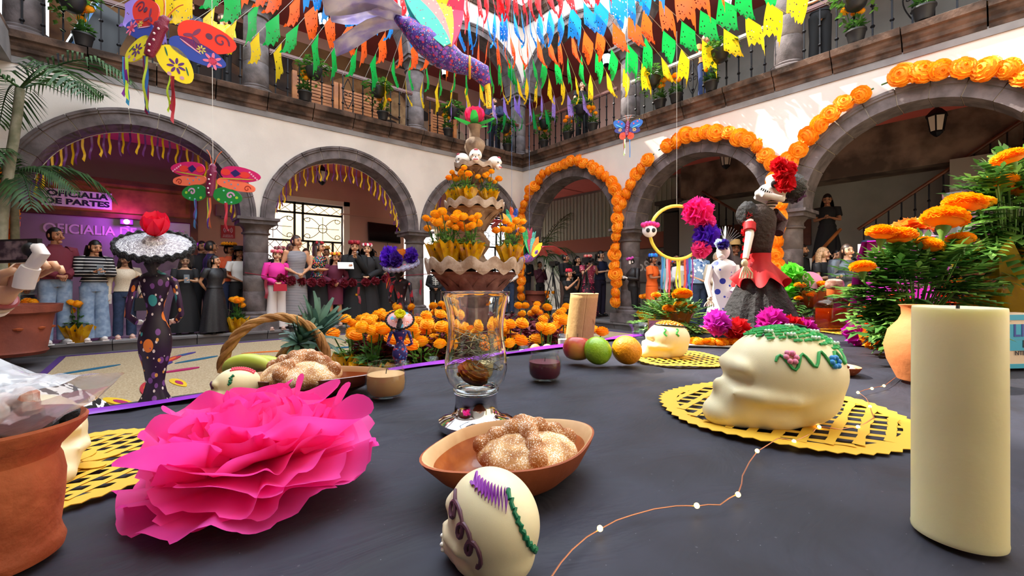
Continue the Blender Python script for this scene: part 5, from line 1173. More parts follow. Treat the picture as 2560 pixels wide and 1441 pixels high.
# ---- glasses
glass = mat('clear glass', 'f7fbfa', .02, trans=1, ior=1.45); thin = mat('thin glass', 'ffffff', .03); n, L, b_ = nodes_of(thin); tr_ = n.new('ShaderNodeBsdfTransparent'); tr_.inputs[0].default_value = (.93, .95, .94, 1); fr_ = n.new('ShaderNodeMath'); fr_.operation = 'MULTIPLY_ADD'; fr_.inputs[1].default_value = .5; fr_.inputs[2].default_value = .03; lw_ = n.new('ShaderNodeLayerWeight'); lw_.inputs[0].default_value = .25; pw_ = n.new('ShaderNodeMath'); pw_.operation = 'POWER'; pw_.inputs[1].default_value = 2.5; L.new(lw_.outputs['Facing'], pw_.inputs[0]); L.new(pw_.outputs[0], fr_.inputs[0]); ms_ = n.new('ShaderNodeMixShader'); gs_ = n.new('ShaderNodeBsdfGlossy'); gs_.inputs['Roughness'].default_value = .03; L.new(fr_.outputs[0], ms_.inputs[0]); L.new(tr_.outputs[0], ms_.inputs[1]); L.new(gs_.outputs[0], ms_.inputs[2]); L.new(ms_.outputs[0], n['Material Output'].inputs[0]); chrome = mat('polished silver', 'd8d6da', .08, metal=1)
def shell(prof, w): return prof + [(max(.0005, r - w), z) for r, z in prof[::-1]]
hg = cplace('hurricane_lamp', 'glass hurricane lamp on a polished silver foot, marigold and dry grass inside', 'candle holder', 1190, 1066)
MB().lathe([(.0, 0), (.05, 0), (.0515, .004), (.0505, .009), (.044, .0125), (.034, .016), (.03, .022), (.0285, .032), (.0285, .042), (.03, .046), (.0, .046)], 48).build('silver_foot', chrome, hg)
gp = [(.024, .049), (.031, .053), (.039, .063), (.0427, .078), (.0425, .09), (.04, .108), (.0378, .125), (.0378, .14), (.0405, .16), (.0445, .176), (.0468, .182)]
MB().lathe([(0, .047)] + gp + [(.0465, .1835), (.0452, .183)] + [(r - .0018, z) for r, z in gp[::-1]] + [(0, .0505)], 56, cap=False).build('glass_chimney', glass, hg, ang=180)
MB().lathe([(.0285, .046), (.031, .048), (.0315, .052), (.03, .0545), (.026, .0535)], 40, cap=False).build('glass_collar', glass, hg, ang=180)
mf = thing('loose_marigold', 'orange marigold head lying inside the glass hurricane lamp', 'flower', hg.location + V((-.008, -.005, .073)), 0, None, .62); o = put('petals', HEADS[0], mf); o.rotation_euler = (.5, .2, 0)
b = MB(); q = random.Random(2)
for i in range(70):
    a = q.uniform(0, 6.28); p = V((q.uniform(-.02, .02), q.uniform(-.02, .02), q.uniform(.08, .125))); d = V((cos(a), sin(a), q.uniform(-.4, .5))) * .022
    e = p + d; f_ = p - d; b.tube(bez(f_, p + V((0, 0, q.uniform(-.012, .014))), e, 5), .0005, 3, cap=False)
b = b.build('dry_grass', mat('dry grass', 'a89a6e', .7), None, loc=hg.location); tag(b, 'wisps of dry grass inside the glass hurricane lamp', 'grass', None, 'stuff')
def jar(label, px, py, r, h, wax, fill, wax2=None):
    t = cplace('candle_jar', label, 'candle', px, py); pr = [(.72 * r, .001), (.8 * r, .003), (.95 * r, h * .2), (r, h * .42), (.97 * r, h * .62), (.84 * r, h * .82), (.8 * r, h * .88), (.86 * r, h * .97), (.84 * r, h)]
    MB().lathe([(0, .002)] + pr + [(q_ * .95, z) for q_, z in pr[::-1][:-1]] + [(.7 * r, .004), (0, .004)], 40, cap=False, fn=lambda a, z: 1 + .006 * cos(36 * a)).build('glass_jar', thin, t, ang=180)
    ins = [(q_ * .92, z) for q_, z in pr if z < h * fill] + [(r * .9, h * fill), (0, h * fill)]
    MB().lathe([(0, .005)] + [(a, max(z, .005)) for a, z in ins], 36, cap=False).build('wax', mat('wax ' + wax, wax, .5, col2=wax2, vs=8, sss=.15, sr=.01), t)
    MB().tube([(0, 0, h * fill), (.001, 0, h * fill + .008)], .0008, 5).build('wick', blackm, t); return t
jar('squat glass jar candle of beige wax between the bread dish and the hurricane lamp', 965, 992, .0345, .058, 'd7a878', .66, 'cf9a62'); jar('squat glass jar candle of dark red wax left of the apple', 1362, 950, .034, .058, '5a1028', .62)
jar('frosted jar candle of tan wax seen through the hurricane lamp', 1212, 946, .0265, .054, 'cdb07a', .6); jar('squat jar of bright red wax behind the black skirt', 2017, 814, .034, .05, 'c81c24', .7)
def votive(label, p, r, h, wax='f3efe4'):
    t = thing('votive_candle', label, 'candle', p, 0, 'small glass votive candles'); MB().lathe([(0, 0), (r * .85, 0), (r, h), (r * .95, h), (r * .8, .003), (0, .003)], 24, cap=False).build('glass_cup', thin, t, ang=180)
    MB().lathe([(0, .004), (r * .78, .004), (r * .88, h * .75), (0, h * .75)], 20, cap=False).build('wax', mat('wax ' + wax, wax, .5), t); MB().tube([(0, 0, h * .75), (0, 0, h * .9)], .001, 4).build('wick', blackm, t)
for px, py, y, r, h, lb in ((1083, 905, -7.9, .016, .06, 'white votive candle behind the purple border near the small doll'), (1011, 915, -7.95, .014, .06, 'white votive candle behind the beige jar'), (1310, 878, -7.88, .02, .06, 'white votive candle behind the dark red jar'), (1407, 848, -7.85, .022, .085, 'taller white votive candle left of the rolled mat')):
    p = onA(px, y); votive(lb, V((p.x, y, .781)), r, zat(py - 12, p) - .781 + .0)
cupg = cplace('glass_cup', 'clear glass cup behind the sugar skull with the butterfly cap', 'glass', 1598, 846); MB().lathe([(0, 0), (.02, 0), (.022, .01), (.03, .035), (.044, .05), (.046, .052), (.042, .05), (.028, .034), (.02, .012), (0, .01)], 30, cap=False).build('glass_bowl', thin, cupg, ang=180)
tg = thing('glass_tumbler', 'tall clear glass on the raised tier among the marigolds', 'glass', V((pt(2398, 560, 1.45).x, pt(2398, 560, 1.45).y, 1.232))); MB().lathe([(0, 0), (.036, 0), (.042, .14), (.04, .14), (.034, .006), (0, .006)], 30, cap=False).build('glass_body', thin, tg, ang=180)
cd_ = cplace('pink_card', 'small pink card with gold edge standing beside the glass cup', 'card', 1648, 846, -YAW - .3); MB().box((0, 0, .03), (.07, .003, .06)).build('card_sheet', mat('mauve card', 'b97aa8', .5), cd_, False); MB().box((-.036, 0, .03), (.004, .005, .062)).box((0, 0, .061), (.074, .005, .003)).build('gold_edge', goldm, cd_, False)
# glass plate behind the edge
p = onA(255, -8.02); o = thing('glass_plate', 'round glass plate of seeds behind the purple border at left', 'plate', (p.x, -7.99, .80)); MB().lathe([(0, 0), (.05, 0), (.07, .02), (.072, .022), (.066, .019), (.048, .004), (0, .004)], 40, cap=False).build('glass_dish', thin, o, ang=180)
# ---- fruit
apple_m = mat('apple skin', 'b8322a', .3, col2='e0a84a', vs=14, coat=.3, lo=.42, hi=.68); lime_m = mat('lime skin', '7fae1c', .35, col2='9cc42c', vs=20, bump=.15, bs=160, coat=.2); or_m = mat('orange skin', 'f59a10', .4, bump=.25, bs=180, coat=.2); stemm = mat('fruit stem', '5a4326', .8)
def fruit(name, label, px, py, r, m, dent, tilt, stem=True):
    t = cplace(name, label, name, px, py); t.rotation_euler = (tilt, .2, 1); t.location.z = TZ + .001 + r
    MB().ball((0, 0, 0), (r, r, r * .95), 28, 20, fn=lambda d: 1 - dent * max(0, abs(d.z) - .72) * 1.6 * (1 if d.z > 0 else .6)).build('skin', m, t, ang=180)
    if stem: MB().tube([(0, 0, r * (.95 - dent * .5)), (.002, 0, r * 1.02)], r * .05, 6).build('stem', stemm, t)
fruit('apple', 'red and yellow apple left of the lime', 1443, 908, .0345, apple_m, .45, .1); fruit('lime', 'bright green lime between apple and orange', 1494, 914, .0335, lime_m, .02, .9); fruit('orange', 'round orange between lime and sugar skull', 1567, 914, .0352, or_m, .05, .7)
# ---- candle on the right
cn = cplace('pillar_candle', 'thick tall cream pillar candle at the right front', 'candle', 2394, 1340); r = .0272
MB().lathe([(0, 0), (r * 1.0, 0), (r * 1.01, .002), (r * 1.0, .004), (r * .995, .1), (r * .985, .176), (r * .975, .178), (r * .9, .1775), (r * .4, .1765), (0, .176)], 64).build('wax_body', mat('cream candle wax', 'f7e7ae', .42, sss=.3, sc=(1, .8, .4), sr=.02, bump=.05, bs=60, coat=.1), cn); MB().tube([(0, 0, .174), (.002, 0, .179)], .0012, 6).build('wick', blackm, cn)
# ---- fairy lights
fw_ = thing('fairy_lights', 'copper wire of tiny warm fairy lights trailing over the cloth', 'string lights', (0, 0, 0)); wire = [(1374, 1450), (1430, 1378), (1500, 1322), (1580, 1288), (1690, 1268), (1742, 1265), (1800, 1262), (1845, 1237), (1856, 1190), (1893, 1128), (1945, 1098), (1985, 1104), (2030, 1082), (2048, 1068), (2100, 1075), (2145, 1068), (2185, 1045), (2175, 1017), (2165, 995), (2145, 982), (2180, 972), (2210, 965), (2245, 940)]
wp = [tb(*q_, z=TZ + .003) + V((0, 0, .0008 * sin(i * 2))) for i, q_ in enumerate(wire)]
sm = []
for i in range(len(wp) - 1): sm += [wp[i], wp[i].lerp(wp[i + 1], .5) + V((U(-.001, .001), U(-.001, .001), .0006))]
MB().tube(sm + [wp[-1]], .0006, 5).build('copper_wire', mat('copper wire', 'c98a6a', .35, metal=.8), fw_); ledm = mat('warm fairy light', 'ffcf70', em=5)
led = MB().ball((0, 0, 0), .0024, 10, 7).mesh('light_bulb', ledm)
for q_ in ((1500, 1322), (1742, 1265), (1845, 1237), (1893, 1128), (1985, 1104), (2048, 1068), (2145, 1068), (2175, 1017), (2145, 982), (2180, 972), (2210, 965)): put('light_bulb', led, fw_, tb(*q_, z=TZ + .004))
# ---- carton, vase, bottle
bx = cplace('candle_carton', 'blue and white printed carton right of the pillar candle', 'box', 2560, 922, -YAW + .1); MB().box((0, .03, .061), (.125, .06, .122)).build('carton', mat('carton cream', 'e6cdb4', .6), bx, False)
MB().box((0, -.0006, .082), (.125, .001, .035)).build('blue_band', mat('carton blue', '3fa8cc', .5), bx, False); MB().box((0, -.0006, .052), (.125, .001, .024)).build('blue_band', mat('carton blue'), bx, False); MB().box((0, -.0006, .115), (.125, .001, .012)).build('blue_band', mat('carton blue'), bx, False); MB().box((0, -.0006, .005), (.125, .001, .01)).build('blue_band', mat('carton blue'), bx, False)
text('lettering', 'LIM', .04, mat('carton navy', '3a4aa0', .5), bx, (-.0, -.0015, .084), (pi / 2, 0, 0), .0005, .0003); text('lettering', 'DO', .024, inkm, bx, (.012, -.0015, .054), (pi / 2, 0, 0), 0, .0003); text('lettering', 'NTENIDO', .014, inkm, bx, (.006, -.0015, .034), (pi / 2, 0, 0), 0, .0003)
vs_ = cplace('clay_vase', 'round terracotta vase half hidden behind the pillar candle', 'vase', 2302, 955); MB().lathe([(.03, 0), (.036, .003), (.052, .04), (.057, .07), (.05, .1), (.034, .12), (.029, .132), (.03, .145), (.034, .15), (.031, .149), (.027, .135)], 40, cap=False).build('vase_body', mat('pale terracotta', 'cf7d48', .75, bump=.15, bs=60), vs_)
amb_ = thin.copy(); amb_.name = 'amber tinted glass'; [setattr(nd.inputs[0], 'default_value', (.85, .62, .38, 1)) for nd in amb_.node_tree.nodes if nd.type == 'BSDF_TRANSPARENT']
bt = cplace('liquor_bottle', 'square glass bottle of amber liquor with round wooden stopper', 'bottle', 2086, 828, -YAW + .2)
def rsq(s, z, k=.25, n=32): return [(s * (abs(cos(a)) ** k) * (1 if cos(a) > 0 else -1), s * .62 * (abs(sin(a)) ** k) * (1 if sin(a) > 0 else -1), z) for a in [2 * pi * (i + .5) / n for i in range(n)]]
def rc(r, z, n=32): return [(r * cos(a), r * sin(a), z) for a in [2 * pi * (i + .5) / n for i in range(n)]]
outer = [rsq(.001, .001), rsq(.064, .001), rsq(.067, .006), rsq(.064, .1), rsq(.055, .117, .4), rsq(.034, .126, .7), rc(.024, .132), rc(.023, .15)]
MB().sheet(outer + [rc(.0205, .15), rc(.0205, .134), rsq(.051, .114, .4), rsq(.06, .1), rsq(.061, .012), rsq(.001, .012)], closed=True).build('glass_body', amb_, bt, ang=180)
MB().sheet([rsq(.001, .013), rsq(.0595, .013), rsq(.0585, .088), rsq(.001, .088)], closed=True).build('liquor', mat('amber liquor', 'b8560e', .08, trans=.55, ior=1.2, tl=.25), bt, ang=180)
MB().lathe([(.0245, .138), (.0255, .14), (.0255, .165), (.0245, .166)], 28).build('orange_seal', mat('orange seal', 'd9692c', .45), bt); MB().lathe([(.0, .165), (.027, .166), (.031, .172), (.0315, .184), (.0285, .196), (.018, .2035), (0, .205)], 28).build('stopper', mat('speckled stopper', 'b08a78', .5, col2='8a5a48', vs=60), bt); MB().lathe([(.0255, .166), (.0285, .168), (.0285, .173), (.0255, .174)], 28).build('metal_ring', chrome, bt)
# ================================================================ people
SKIN = {k: mat('skin ' + k, c, .55, sss=.12, sc=(1, .4, .25), sr=.01) for k, c in dict(a='b57f5f', b='c8926f', c='9c6a4c', d='d6a684', w='e6ded8').items()}
eyem = mat('eye', '1a1210', .3); lipm = mat('lips', '9c4a46', .45); browm = mat('brow', '2a1c16', .7)
ARM = dict(down=((.245, .03, 1.13), (.255, -.04, .87)), clasp=((.25, .02, 1.13), (.05, -.2, 1.0)), phone=((.215, -.06, 1.13), (.065, -.25, 1.17)), cross=((.235, -.07, 1.13), (-.1, -.17, 1.15)), back=((.26, .09, 1.13), (.09, .15, .95)),
           mic=((.2, -.09, 1.12), (.03, -.19, 1.36)), read=((.22, -.07, 1.12), (.14, -.3, 1.17)), lean=((.26, -.12, 1.14), (.1, -.33, 1.08)), chin=((.16, -.15, 1.14), (.05, -.17, 1.42)), cam=((.22, -.12, 1.2), (.07, -.3, 1.42)), hip=((.33, .05, 1.15), (.18, -.05, 1.0)))
CACHE = {}
def armpts(pose, s):
    e, w = pose; return V((.172 * s, .0, 1.385)), V((e[0] * s, e[1], e[2])), V((w[0] * s, w[1], w[2]))
def rotH(p, hy, hp):
    c = V((0, 0, 1.49)); m = M4.Rotation(hy, 3, 'Z') @ M4.Rotation(hp, 3, 'X'); return c + m @ (V(p) - c)
def headX(hy, hp): return M4.Translation((0, 0, 1.49)) @ M4.Rotation(hy, 4, 'Z') @ M4.Rotation(hp, 4, 'X') @ M4.Translation((0, 0, -1.49))
def body_mesh(pl, pr, fem, hy, hp, legs, vox):
    key = ('body', str(pl), str(pr), fem, hy, hp, legs, vox)
    if key in CACHE: return CACHE[key]
    b = MB(); k = .93 if fem else 1
    b.tube([(0, 0, .84), (0, 0, .95), (0, 0, 1.08), (0, 0, 1.25), (0, 0, 1.36), (0, 0, 1.43)], [(.13, .09), (.155 * k, .1), (.125 * k, .085), (.155 * k, .1), (.15 * k, .085), (.07, .06)], 14)
    b.tube([(0, .005, 1.4), (0, 0, 1.47), (0, -.01, 1.56)], [.058, .05, .05], 12)
    for s in (-1, 1):
        if legs == 'squat': L = [(.09 * s, 0, .9), (.14 * s, -.32, .75), (.12 * s, -.05, .42), (.12 * s, -.08, .38)]; L = [(.09 * s, 0, .88), (.15 * s, -.36, .83), (.13 * s, -.1, .45), (.13 * s, -.22, .42)]
        else: L = [(.085 * s, 0, .9), (.095 * s, -.012, .5), (.1 * s, .02, .1), (.115 * s, -.12, .035)]
        b.tube([L[0], V(L[0]).lerp(V(L[1]), .5), L[1], V(L[1]).lerp(V(L[2]), .35), L[2]], [.088, .075, .055, .055, .038], 10); b.tube([L[2], L[3]], [.04, .034], 8)
        S_, E_, W_ = armpts(pl if s < 0 else pr, s)
        b.ball(S_, .055, 10, 8); b.tube([S_, S_.lerp(E_, .5), E_, E_.lerp(W_, .4), W_], [.05, .046, .036, .036, .026], 10)
        d = (W_ - E_).normalized(); b.ball(W_ + d * .045, (.03, .03, .035), 10, 7)
    me = fuse(b, vox, 3, .5)
    h = MB(); h.v = [tuple(v.co) for v in me.vertices]; h.f = [tuple(p.vertices) for p in me.polygons]; h.m = [0] * len(h.f)
    for s in (-1, 1):                                                # fingers
        S_, E_, W_ = armpts(pl if s < 0 else pr, s); d = (W_ - E_).normalized(); n = d.cross(V((s, 0, 0))); n = n.normalized() if n.length > .2 else V((0, -1, 0)); a = d.cross(n).normalized(); c = W_ + d * .055
        for i in range(4):
            o = a * (.018 * (i - 1.5)); L = (.062, .074, .07, .055)[i]; h.tube([c + o * .8, c + o + d * L * .5 - n * .004, c + o + d * L * .8 - n * .02, c + o * .9 + d * L * .85 - n * .036], [.0095, .009, .008, .006], 6, k=0)
        h.tube([W_ + d * .02 + a * .02, W_ + d * .05 + a * .042 - n * .01, W_ + d * .08 + a * .045 - n * .025], [.012, .01, .008], 6, k=0)
    X = headX(hy, hp)
    def fn(d):
        q = 1.
        if d.z < -.15: q *= 1 - .2 * min(1, (-.15 - d.z) * 1.4) * (.5 + abs(d.x))
        if d.y < -.6 and -.1 < d.z < .28: q *= .975
        if d.y > .3 and d.z < -.2: q *= .9
        return q
    h.ball((0, -.005, 1.588), (.076, .096, .118), 20, 16, X=X, k=0, fn=fn)
    h.tube([(0, -.088, 1.612), (0, -.104, 1.585), (0, -.112, 1.568), (0, -.098, 1.56)], [.009, .012, .016, .011], 8, X=X, k=0)
    for s in (-1, 1):
        h.ball((.077 * s, .004, 1.588), (.012, .02, .032), 8, 6, X=X, k=0); h.ball((.031 * s, -.086, 1.6), (.0155, .009, .009), 8, 6, X=X, k=1)
        h.tube([(.014 * s, -.094, 1.619), (.032 * s, -.093, 1.625), (.05 * s, -.082, 1.618)], .005, 5, X=X, k=3); h.ball((.045 * s, -.068, 1.56), (.024, .02, .024), 8, 6, X=X, k=0)
    h.ball((0, -.088, 1.531), (.025, .012, .0075), 10, 6, X=X, k=2); h.ball((0, -.078, 1.497), (.03, .022, .024), 10, 6, X=X, k=0)
    me = h.mesh('body', [SKIN['a'], eyem, lipm, browm], True, 180); CACHE[key] = me; return me
def torso(b, rings, n=20):
    b.sheet([[(rx * cos(2 * pi * i / n), cy + ry * sin(2 * pi * i / n), z) for i in range(n)] for z, rx, ry, cy in rings], closed=True)
def top_mesh(fem, sl, pl, pr, hem, puff, neck):
    key = ('top', fem, sl, str(pl), str(pr), hem, puff, neck)
    if key in CACHE: return CACHE[key]
    b = MB(); P = puff
    if fem: R = [(hem, .168 + P, .125 + P, 0), (.98, .165 + P, .12 + P, 0), (1.08, .135 + P, .1 + P, 0), (1.2, .155 + P, .13 + P, -.012), (1.27, .165 + P, .135 + P, -.015), (1.35, .178 + P, .105 + P, 0), (1.4, .15 + P * .6, .085, 0), (neck, .085, .075, 0)]
    else: R = [(hem, .17 + P, .128 + P, -.01), (1.0, .175 + P, .135 + P, -.015), (1.12, .168 + P, .13 + P, -.015), (1.26, .185 + P, .132 + P, -.01), (1.35, .195 + P, .115 + P, 0), (1.4, .165 + P * .6, .09, 0), (neck, .08, .072, 0), (neck + .03, .07, .064, 0)]
    torso(b, [r for r in R if r[0] >= hem or r[0] == hem])
    for s in (-1, 1):
        S_, E_, W_ = armpts(pl if s < 0 else pr, s); S0 = S_ + V((-.03 * s, 0, -.012))
        if sl >= 1: b.tube([S0, S_, S_.lerp(E_, .5), E_, E_.lerp(W_, .5), W_], [.065 + P, .068 + P, .062 + P, .053 + P, .048 + P, .04 + P * .6], 12)
        elif sl > 0: b.tube([S0, S_, S_.lerp(E_, .45), S_.lerp(E_, .45 + sl * .4)], [.065 + P, .068 + P, .064 + P, .062 + P], 12)
    me = b.mesh('garment', SKIN['a'], True, 60); CACHE[key] = me; return me
def pants_mesh(wide, squat=False):
    key = ('pants', wide, squat)
    if key in CACHE: return CACHE[key]
    b = MB(); torso(b, [(.84, .15, .115, 0), (.92, .172, .125, 0), (1.02, .15, .112, 0), (1.06, .142, .106, 0)])
    for s in (-1, 1):
        if squat: b.tube([(.085 * s, 0, .9), (.13 * s, -.2, .88), (.15 * s, -.38, .83), (.14 * s, -.24, .63), (.13 * s, -.1, .46)], [.1, .1, .085, .07, .06], 12)
        else: b.tube([(.08 * s, 0, .92), (.088 * s, -.005, .72), (.095 * s, -.012, .5), (.1 * s, .005, .28), (.104 * s, .01, .06)], [.108, .096, .076 + wide * .4, .072 + wide * .8, .07 + wide], 14)
    me = b.mesh('trousers', SKIN['a'], True, 60); CACHE[key] = me; return me
def skirt_mesh(z, fl):
    key = ('skirt', z, fl)
    if key in CACHE: return CACHE[key]
    b = MB(); n = 40; rows = []
    for j in range(9):
        q = j / 8; zz = 1.06 + (z - 1.06) * q; r = .14 + .035 * min(1, q * 3) + fl * q; rows.append([(r * (1 + .05 * q * sin(9 * a) * (fl > .03)) * cos(a), r * .78 * (1 + .05 * q * sin(9 * a) * (fl > .03)) * sin(a), zz) for a in [2 * pi * i / n for i in range(n)]])
    b.sheet(rows, closed=True); me = b.mesh('skirt', SKIN['a'], True, 180); CACHE[key] = me; return me
def hair_mesh(kind, hy, hp):
    key = ('hair', kind, hy, hp)
    if key in CACHE: return CACHE[key]
    b = MB(); X = headX(hy, hp); t = MB(); q = random.Random(4); cur = .06 if kind in ('curly', 'wavy') else .015
    t.ball((0, .008, 1.603), (.083, .102, .115), 26, 18, fn=lambda d: 1 + cur * noise.noise(d * 7))
    keep = [f for f in t.f if not (lambda c: c.y < -.035 and c.z < 1.648 - .0 * c.x or c.z < (1.52 if kind == 'short' else 1.5))(sum((V(t.v[i]) for i in f), V((0, 0, 0))) / len(f))]
    b.add(t.v, keep, X)
    if kind in ('long', 'wavy', 'curly'):
        L = 1.2 if kind != 'curly' else 1.36; rows = []
        for j in range(9):
            z = 1.62 - (1.62 - L) * j / 8; w = .088 + .035 * sin(pi * j / 8) + (.03 if kind == 'curly' else 0); rows.append([(w * cos(a) * (1 + cur * 1.5 * sin(7 * a + j)), .035 + .085 * sin(a) * (1 + cur * sin(5 * a + j * 2)) - .0 * j, z) for a in [(-.42 + 3.98 * i / 20) for i in range(21)]])
        b.sheet(rows, X=X if L > 1.3 else headX(hy * .5, 0) if abs(hp) > .1 else X)
    if kind == 'bun': b.ball((0, .1, 1.6), (.045, .045, .045), 10, 8, X=X)
    if kind == 'tail': b.tube([(0, .09, 1.62), (0, .15, 1.58), (0, .14, 1.42), (0, .12, 1.32)], [.025, .035, .03, .012], 10, X=X)
    me = b.mesh('hair', SKIN['a'], True, 180); CACHE[key] = me; return me
def addp(t, name, me, m, X=None):
    o = put(name, me, t); s = o.material_slots[0]; s.link = 'OBJECT'; s.material = m; return o
def crown(t, cols, hy, hp, z=1.675, r=.09, s=.034, n=9, a0=-.2, a1=3.34):
    X = headX(hy, hp)
    for k, c in enumerate(cols):
        b = MB()
        for i in range(n):
            if i % len(cols) != k: continue
            a = -pi / 2 + (i / (n - 1) - .5) * 3.6; p = V((r * cos(a), r * sin(a) * 1.08, z + .012 * sin(i * 3)))
            b.ball(p, (s, s, s), 8, 6, X=X, fn=lambda d: 1 + .18 * sin(9 * d.x + 7 * d.z))
        b.build('crown_flower', mat('petal ' + c, c, .6), t)
def hat(t, c, hy, hp, r=.17, h=.1, band=None):
    X = headX(hy, hp); MB().lathe([(r, 1.67), (r * 1.02, 1.675), (.1, 1.685), (.098, 1.69 + h * .5), (.085, 1.69 + h), (0, 1.695 + h)], 24, X=X, cap=False).lathe([(r, 1.669), (.09, 1.678)], 24, X=X, cap=False).build('hat', mat('hat ' + c, c, .8), t)
    if band:
        b = MB()
        for i in range(14): a = 2 * pi * i / 14; b.ball((.112 * cos(a), .112 * sin(a), 1.715), .032, 8, 6, X=X, fn=lambda d: 1 + .2 * sin(8 * d.x + 9 * d.z))
        b.build('hat_flowers', band, t)
def person(label, p, z0, H, yaw, pose='clasp', fem=1, skin='a', top=None, bot=None, hair=('short', '15110f'), hy=0, hp=0, extra=None, pose2=None, vox=.024, shoe='221c1a', group=None):
    k = H / 1.70; t = thing('person', label, 'person', (p[0], p[1], z0), yaw, group, k); pr = ARM[pose] if isinstance(pose, str) else pose; pl = pr if pose2 is None else (ARM[pose2] if isinstance(pose2, str) else pose2)
    hy, hp = round(hy, 1), round(hp, 1); legs = 'squat' if bot and bot[0] == 'squat' else 'std'
    o = put('body', body_mesh(pl, pr, fem, hy, hp, legs, vox), t); o.material_slots[0].link = 'OBJECT'; o.material_slots[0].material = SKIN[skin]
    sl, m, hem, puff, neck = (list(top) + [1.0, 0, 1.43])[:5] if len(top) == 2 else (list(top) + [0, 1.43])[:5] if len(top) == 3 else list(top) + [1.43] if len(top) == 4 else top
    addp(t, 'shirt', top_mesh(fem, sl, pl, pr, hem, puff, neck), m)
    kind = bot[0]
    if kind in ('pants', 'wide', 'squat'): addp(t, 'trousers', pants_mesh(.05 if kind == 'wide' else .012, kind == 'squat'), bot[1])
    else: addp(t, 'skirt', skirt_mesh({'mini': .62, 'knee': .5, 'midi': .25, 'maxi': .05}[kind], {'mini': .01, 'knee': .0, 'midi': .03, 'maxi': .13}[kind]), bot[1])
    if legs == 'std':
        for s in (-1, 1): MB().ball((.11 * s, -.055, .035), (.046, .125, .045), 12, 8).box((.11 * s, -.05, .008), (.085, .24, .016)).build('shoe', mat('shoe ' + shoe, shoe, .5), t)
    if hair[0]: addp(t, 'hair', hair_mesh(hair[0], hy, hp), mat('hair ' + hair[1], hair[1], .45, var=.3, vs=40))
    if extra: extra(t, hy, hp)
    return t
def held(t, name, label, cat, loc, build, rx=0, rz=0):      # a thing in somebody's hand stays a thing of its own
    k = t.scale[0]; r = M4.Rotation(t.rotation_euler[2], 3, 'Z'); p = t.location + r @ (V(loc) * k); o = thing(name, label, cat, p, 0); o.rotation_euler = (rx, 0, t.rotation_euler[2] + rz); build(o); return o
def phone(t, label, loc, rx=.5, col='141418'): return held(t, 'phone', label, 'phone', loc, lambda o: (MB().box((0, 0, 0), (.075, .009, .15)).build('phone_case', mat('phone ' + col, col, .3), o, False), MB().box((0, .0048, 0), (.066, .001, .138)).build('screen', blackg, o, False)), rx)
def wA(px, y, ytop, z0=AZ): p = onA(px, y); return p, zat(ytop, p) - z0
def wB(px, x, ytop, z0=AZ): p = onB(px, x); return p, zat(ytop, p) - z0
def PA(label, px, y, ytop, dyaw=0, z0=AZ, **kw): p, H = wA(px, y, ytop, z0); return person(label, p, z0, H, face(p) + dyaw, **kw)
def PB(label, px, x, ytop, dyaw=0, z0=AZ, **kw): p, H = wB(px, x, ytop, z0); return person(label, p, z0, H, face(p) + dyaw, **kw)
cl = lambda n, c, **k: mat('cloth ' + n, c, .8, **k)
jeans = cl('pale jeans', '8fa3bc', col2='7389a6', vs=12); jeansd = cl('dark jeans', '2c3a58', col2='22304a', vs=12); blk = cl('black', '141316'); blk2 = cl('soft black', '1c1a1e'); bur_c = cl('burgundy shirt', '6e2434', bump=.2, bs=40); navy = cl('navy', '1c2340'); gry = cl('grey fleece', 'a2a2a6'); wht = cl('white cotton', 'e2dedb')
def stripes(name, c1, c2, scale, dirz=True, th=.5):
    m = mat('cloth ' + name, c1, .8); n, L, b = nodes_of(m); tc = n.new('ShaderNodeTexCoord'); w = n.new('ShaderNodeTexWave'); w.bands_direction = 'Z' if dirz else 'X'; w.inputs['Scale'].default_value = scale
    r = n.new('ShaderNodeValToRGB'); r.color_ramp.interpolation = 'CONSTANT'; r.color_ramp.elements[0].color = lin(c1); r.color_ramp.elements[1].color = lin(c2); r.color_ramp.elements[1].position = th; L.new(tc.outputs['Object'], w.inputs[0]); L.new(w.outputs[0], r.inputs[0]); L.new(r.outputs[0], b.inputs['Base Color']); return m
# --- crowd of the far left arch
PA('woman in a pale mint cardigan and flowered skirt behind the filming hand', 58, .25, 628, .2, pose='clasp', skin='c', top=(1, cl('mint cardigan', 'b4c4c4'), .9, .02), bot=('midi', dotmat('flowered skirt', '1c2434', [('8a3a6a', .8, .3), ('3a6a8a', 1.2, .25)], 14)), hair=('short', '14100f'), hy=.2, shoe='a8683a')
PA('man in a burgundy shirt and pale jeans with clasped hands', 138, -.02, 571, .35, pose='clasp', fem=0, skin='a', top=(1, bur_c, .95, .012), bot=('pants', jeans), hair=('short', '14110f'), hy=.3, shoe='e4e0de')
t = PA('long haired woman in a black and white striped cardigan looking at her phone', 235, .05, 602, .25, pose='phone', skin='b', top=(1, stripes('striped cardigan', '17151a', 'e8e4e0', 6, True, .88), 1.0, .015), bot=('wide', jeans), hair=('long', '17110f'), hy=.2, hp=.3, shoe='e8dcd6')
phone(t, 'phone of the woman in the striped cardigan', (.0, -.32, 1.2), -.4)
t = PA('woman in a beige print blouse and dark jeans left of the tall papier mache figure', 312, .15, 636, .1, pose='down', skin='b', top=(1, dotmat('beige print', 'c9b8a0', [('8f7c68', 1.2, .25)], 60), .95, .012, 1.4), bot=('pants', jeansd), hair=('long', '2a1a16'), hp=.1, shoe='e0b8a8')
